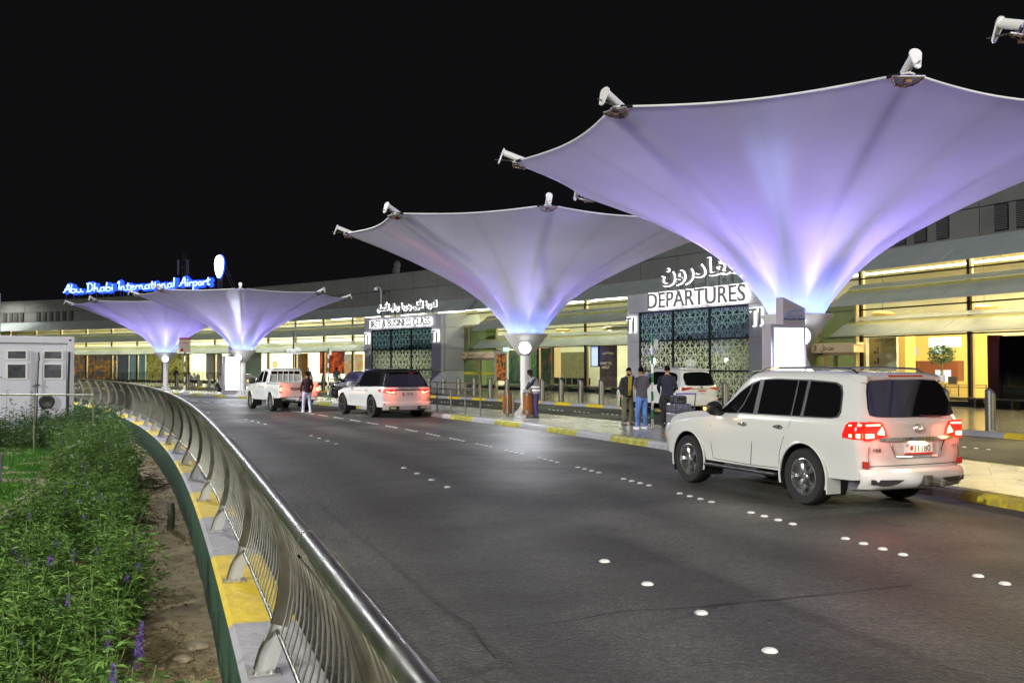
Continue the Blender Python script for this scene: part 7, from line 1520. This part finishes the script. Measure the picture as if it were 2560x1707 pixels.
def shrubs(name, centres, hts, leaf, nstem, m, label, per=14, spread=.30, base=-.28):
    """upright stems carrying fingered leaf whorls: every leaf is a folded four-point blade"""
    C = []; Dn = []; Ln = []; stems = []
    for (x, y), h in zip(centres, hts):
        for s_ in range(nstem):
            a = RNG.uniform(0, 2 * PI); lean = RNG.uniform(.05, 1) * spread; hh = h * RNG.uniform(.55, 1.08); tip = np.array([x + cos(a) * lean, y + sin(a) * lean, base + hh]); bot = np.array([x + cos(a) * lean * .15, y + sin(a) * lean * .15, base])
            stems.append((bot, tip)); nw = max(3, int(per * hh / .8))
            for k in range(nw):
                u = .22 + .80 * (k + RNG.uniform(0, .8)) / nw; p_ = bot + (tip - bot) * u + np.array([0, 0, .0]); nl = 5 if u < .95 else 3; b = RNG.uniform(0, 2 * PI); side = RNG.uniform(.02, .10) * (1.1 - u * .5); off = np.array([cos(b) * side, sin(b) * side, .01])
                for q in range(nl):
                    f = b + (q - (nl - 1) / 2) * .48; Dn.append((cos(f), sin(f), RNG.uniform(-.35, .5))); C.append(p_ + off); Ln.append(leaf * RNG.uniform(.6, 1.15) * (1 - .13 * abs(q - (nl - 1) / 2)))
    C = np.array(C); Dn = np.array(Dn); Dn /= np.linalg.norm(Dn, axis=1)[:, None]; Ln = np.array(Ln)[:, None]
    up = np.tile([0, 0, 1.0], (len(C), 1)) + RNG.normal(0, .35, C.shape); S_ = np.cross(Dn, up); S_ /= np.linalg.norm(S_, axis=1)[:, None]; N_ = np.cross(S_, Dn)
    v0 = C; v1 = C + Dn * Ln * .45 + S_ * Ln * .115 + N_ * Ln * .03; v2 = C + Dn * Ln * 1.0 - N_ * Ln * .16; v3 = C + Dn * Ln * .45 - S_ * Ln * .115 + N_ * Ln * .03
    V = np.stack([v0, v1, v2, v3], 1).reshape(-1, 3); i = np.arange(len(C)) * 4; Fc = np.concatenate([np.stack([i, i + 1, i + 2], 1), np.stack([i, i + 2, i + 3], 1)])
    # stems as thin three sided prisms
    sv = []; sf = []
    for b_, t_ in stems:
        k = len(sv)
        for q in range(3): sv.append(b_ + np.array([.006 * cos(q * 2.1), .006 * sin(q * 2.1), 0]))
        for q in range(3): sv.append(t_ + np.array([.003 * cos(q * 2.1), .003 * sin(q * 2.1), 0]))
        for q in range(3): sf += [(k + q, k + (q + 1) % 3, k + 3 + (q + 1) % 3), (k + q, k + 3 + (q + 1) % 3, k + 3 + q)]
    V2 = np.concatenate([V, np.array(sv)]); F2_ = np.concatenate([Fc, np.array(sf) + len(V)])
    return mesh_np(name, V2, F2_, m, 'stuff', label, 'shrubs'), stems
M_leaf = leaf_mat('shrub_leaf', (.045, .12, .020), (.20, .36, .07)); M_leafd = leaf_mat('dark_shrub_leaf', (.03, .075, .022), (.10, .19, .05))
# near bed between the soil strip and the lawn
lo = lambda t: 128.0 + .0 * t if t > R(20) else 128.4
def edge_r(t):                                # right hand edge of the shrubs, wavy
    d = math.degrees(t); return frad(t) - (float(np.interp(d, [14, 15.6, 17, 18.2, 21, 25, 27], [.66, .72, .86, .96, .92, .66, .5])) + .10 * sin(d * 2.9) + .08 * sin(d * 7.1))
near = bed_pts(330, lambda t: max(frad(t) - 3.6, 128.75 if t > R(17.9) else 0), edge_r, R(14.2), R(19.2)); hn = RNG.uniform(.40, .80, len(near))
_, st1 = shrubs('flowering_shrubs', near, hn, .100, 8, M_leaf, 'dense leafy shrubs with small purple flowers filling the near planting bed', per=15, spread=.34)
mid = bed_pts(480, lambda t: 128.15 + (26 - math.degrees(t)) * .12, edge_r, R(19.2), R(27)); hm = RNG.uniform(.45, .85, len(mid))
_, st2 = shrubs('flowering_shrubs', mid, hm, .115, 6, M_leaf, 'leafy shrubs with purple flowers further along the planting bed', per=12, spread=.38)
far_ = bed_pts(430, lambda t: 120.5, lambda t: min(edge_r(t) + .3, frad(t) - .35), R(26.6), R(31.5)); hf = RNG.uniform(.55, 1.15, len(far_))
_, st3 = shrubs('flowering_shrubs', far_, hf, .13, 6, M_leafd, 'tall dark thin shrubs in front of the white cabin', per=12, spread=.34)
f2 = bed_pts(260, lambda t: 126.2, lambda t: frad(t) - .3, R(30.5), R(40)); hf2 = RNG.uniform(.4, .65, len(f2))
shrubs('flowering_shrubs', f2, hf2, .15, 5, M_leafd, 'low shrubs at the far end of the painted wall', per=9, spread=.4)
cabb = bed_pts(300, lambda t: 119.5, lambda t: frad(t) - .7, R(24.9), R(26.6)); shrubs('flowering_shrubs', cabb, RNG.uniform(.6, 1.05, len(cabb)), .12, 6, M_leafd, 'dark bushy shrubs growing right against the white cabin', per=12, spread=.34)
# purple flower spikes
mb_v = []; mb_f = []
allst = [s for s in st1 if RNG.uniform() < .035] + [s for s in st2 if RNG.uniform() < .02]
extra = [(gp(360, 1640, .02), .25), (gp(350, 1660, .05), .2), (gp(340, 1380, 0), .2), (gp(325, 1410, 0), .2), (gp(214, 1190, .3), .2), (gp(166, 1236, .25), .18)]
sp_l = [(np.array(t), RNG.uniform(.06, .14)) for b, t in allst] + [(np.array(p), l) for p, l in extra]
for p, l in sp_l:
    for k in range(int(60 * l / .12)):
        u = RNG.uniform(0, 1); a = RNG.uniform(0, 2 * PI); r = .018 * (1 - u * .7); c_ = p + np.array([r * cos(a), r * sin(a), u * l]); s_ = RNG.uniform(.004, .009); b = len(mb_v); d1 = RNG.normal(0, 1, 3) * s_; d2 = RNG.normal(0, 1, 3) * s_
        mb_v += [c_ - d1, c_ + d2, c_ + d1]; mb_f.append((b, b + 1, b + 2))
mesh_np('purple_flowers', np.array(mb_v), np.array(mb_f), leaf_mat('purple_petal', (.07, .04, .20), (.22, .13, .46), .3), 'stuff', 'small purple flower spikes scattered over the shrubs', 'flowers')
# tall wispy stems against the cabin
tall = np.array([gp(x, 1112, -.25)[:2] for x in (28, 45, 70, 92, 115, 150, 176, 214, 232, 60, 8)]) + RNG.normal(0, .15, (11, 2)); tall *= .0; tl = []
for x in (28, 34, 72, 90, 116, 124, 155, 178, 208, 232, 10, 52): D = RNG.uniform(19, 23); tl.append(((x - 1280) / F * D, D))
shrubs('tall_weeds', tl, RNG.uniform(1.35, 1.75, len(tl)), .10, 2, M_leafd, 'tall wispy weed stems standing up against the white cabin', per=9, spread=.10)
# lawn blades
def grass(name, n, r0, r1, t0, t1, h, m, label, z=-.30):
    P_ = bed_pts(n, lambda t: r0, lambda t: r1, t0, t1); a = RNG.uniform(0, 2 * PI, n); w = RNG.uniform(.006, .012, n); hh = RNG.uniform(.5, 1.2, n) * h; ln = RNG.normal(0, .35, (n, 2)) * h
    V = np.zeros((n, 3, 3)); V[:, 0, 0] = P_[:, 0] - np.cos(a) * w; V[:, 0, 1] = P_[:, 1] - np.sin(a) * w; V[:, 1, 0] = P_[:, 0] + np.cos(a) * w; V[:, 1, 1] = P_[:, 1] + np.sin(a) * w; V[:, 2, 0] = P_[:, 0] + ln[:, 0]; V[:, 2, 1] = P_[:, 1] + ln[:, 1]; V[:, :2, 2] = z; V[:, 2, 2] = z + hh
    return mesh_np(name, V.reshape(-1, 3), np.arange(n * 3).reshape(-1, 3), m, 'stuff', label, 'grass')
grass('lawn_grass', 190000, 122.5, 128.2, R(15.5), R(26), .075, leaf_mat('grass_blade', (.025, .12, .010), (.08, .26, .02), .3), 'mown green lawn at the left beyond the shrubs')
# dry litter on the soil strip
n = 26000; P_ = bed_pts(n, lambda t: frad(t) - 1.4, lambda t: frad(t) - .12, R(14), R(27)); a = RNG.uniform(0, PI, n); L2 = RNG.uniform(.003, .022, n); keep = (np.sin(P_[:, 0] * 5.1) * np.sin(P_[:, 1] * 2.9 + 1) + RNG.normal(0, .5, n)) > .35; P_, a, L2 = P_[keep], a[keep], L2[keep]; n = len(P_)
V = np.zeros((n, 4, 3)); dx = np.cos(a) * L2; dy = np.sin(a) * L2; wx = -np.sin(a) * .0022; wy = np.cos(a) * .0022
for k, (s1, s2) in enumerate(((-1, -1), (1, -1), (1, 1), (-1, 1))): V[:, k, 0] = P_[:, 0] + s1 * dx + s2 * wx; V[:, k, 1] = P_[:, 1] + s1 * dy + s2 * wy
zz = RNG.uniform(-.275, -.215, n); V[:, :, 2] = zz[:, None] + RNG.normal(0, .006, (n, 4))
mesh_np('dry_straw', V.reshape(-1, 3), np.arange(n * 4).reshape(-1, 4), leaf_mat('straw', (.16, .09, .03), (.42, .30, .14), .1), 'stuff', 'dry straw and leaf litter scattered on the soil strip', 'litter')
n = 5200; P_ = bed_pts(n, lambda t: frad(t) - 1.5, lambda t: frad(t) - .13, R(14), R(26)); V = []; Fc = []
OCT = np.array([(1, 0, 0), (-1, 0, 0), (0, 1, 0), (0, -1, 0), (0, 0, .7), (0, 0, -.7)]); OF = [(0, 2, 4), (2, 1, 4), (1, 3, 4), (3, 0, 4), (2, 0, 5), (1, 2, 5), (3, 1, 5), (0, 3, 5)]
for i in range(n):
    s_ = RNG.uniform(.004, .010) * (2.4 if RNG.uniform() < .04 else 1); b = len(V); V += list(OCT * s_ * RNG.uniform(.7, 1.3, (6, 3)) + np.array([P_[i, 0], P_[i, 1], -.245 + RNG.uniform(-.02, .01)])); Fc += [(b + a_, b + c_, b + d_) for a_, c_, d_ in OF]
mesh_np('soil_clods', np.array(V), np.array(Fc), leaf_mat('clod', (.12, .075, .04), (.34, .25, .15), 0), 'stuff', 'small clods and pebbles on the soil strip', 'pebbles')
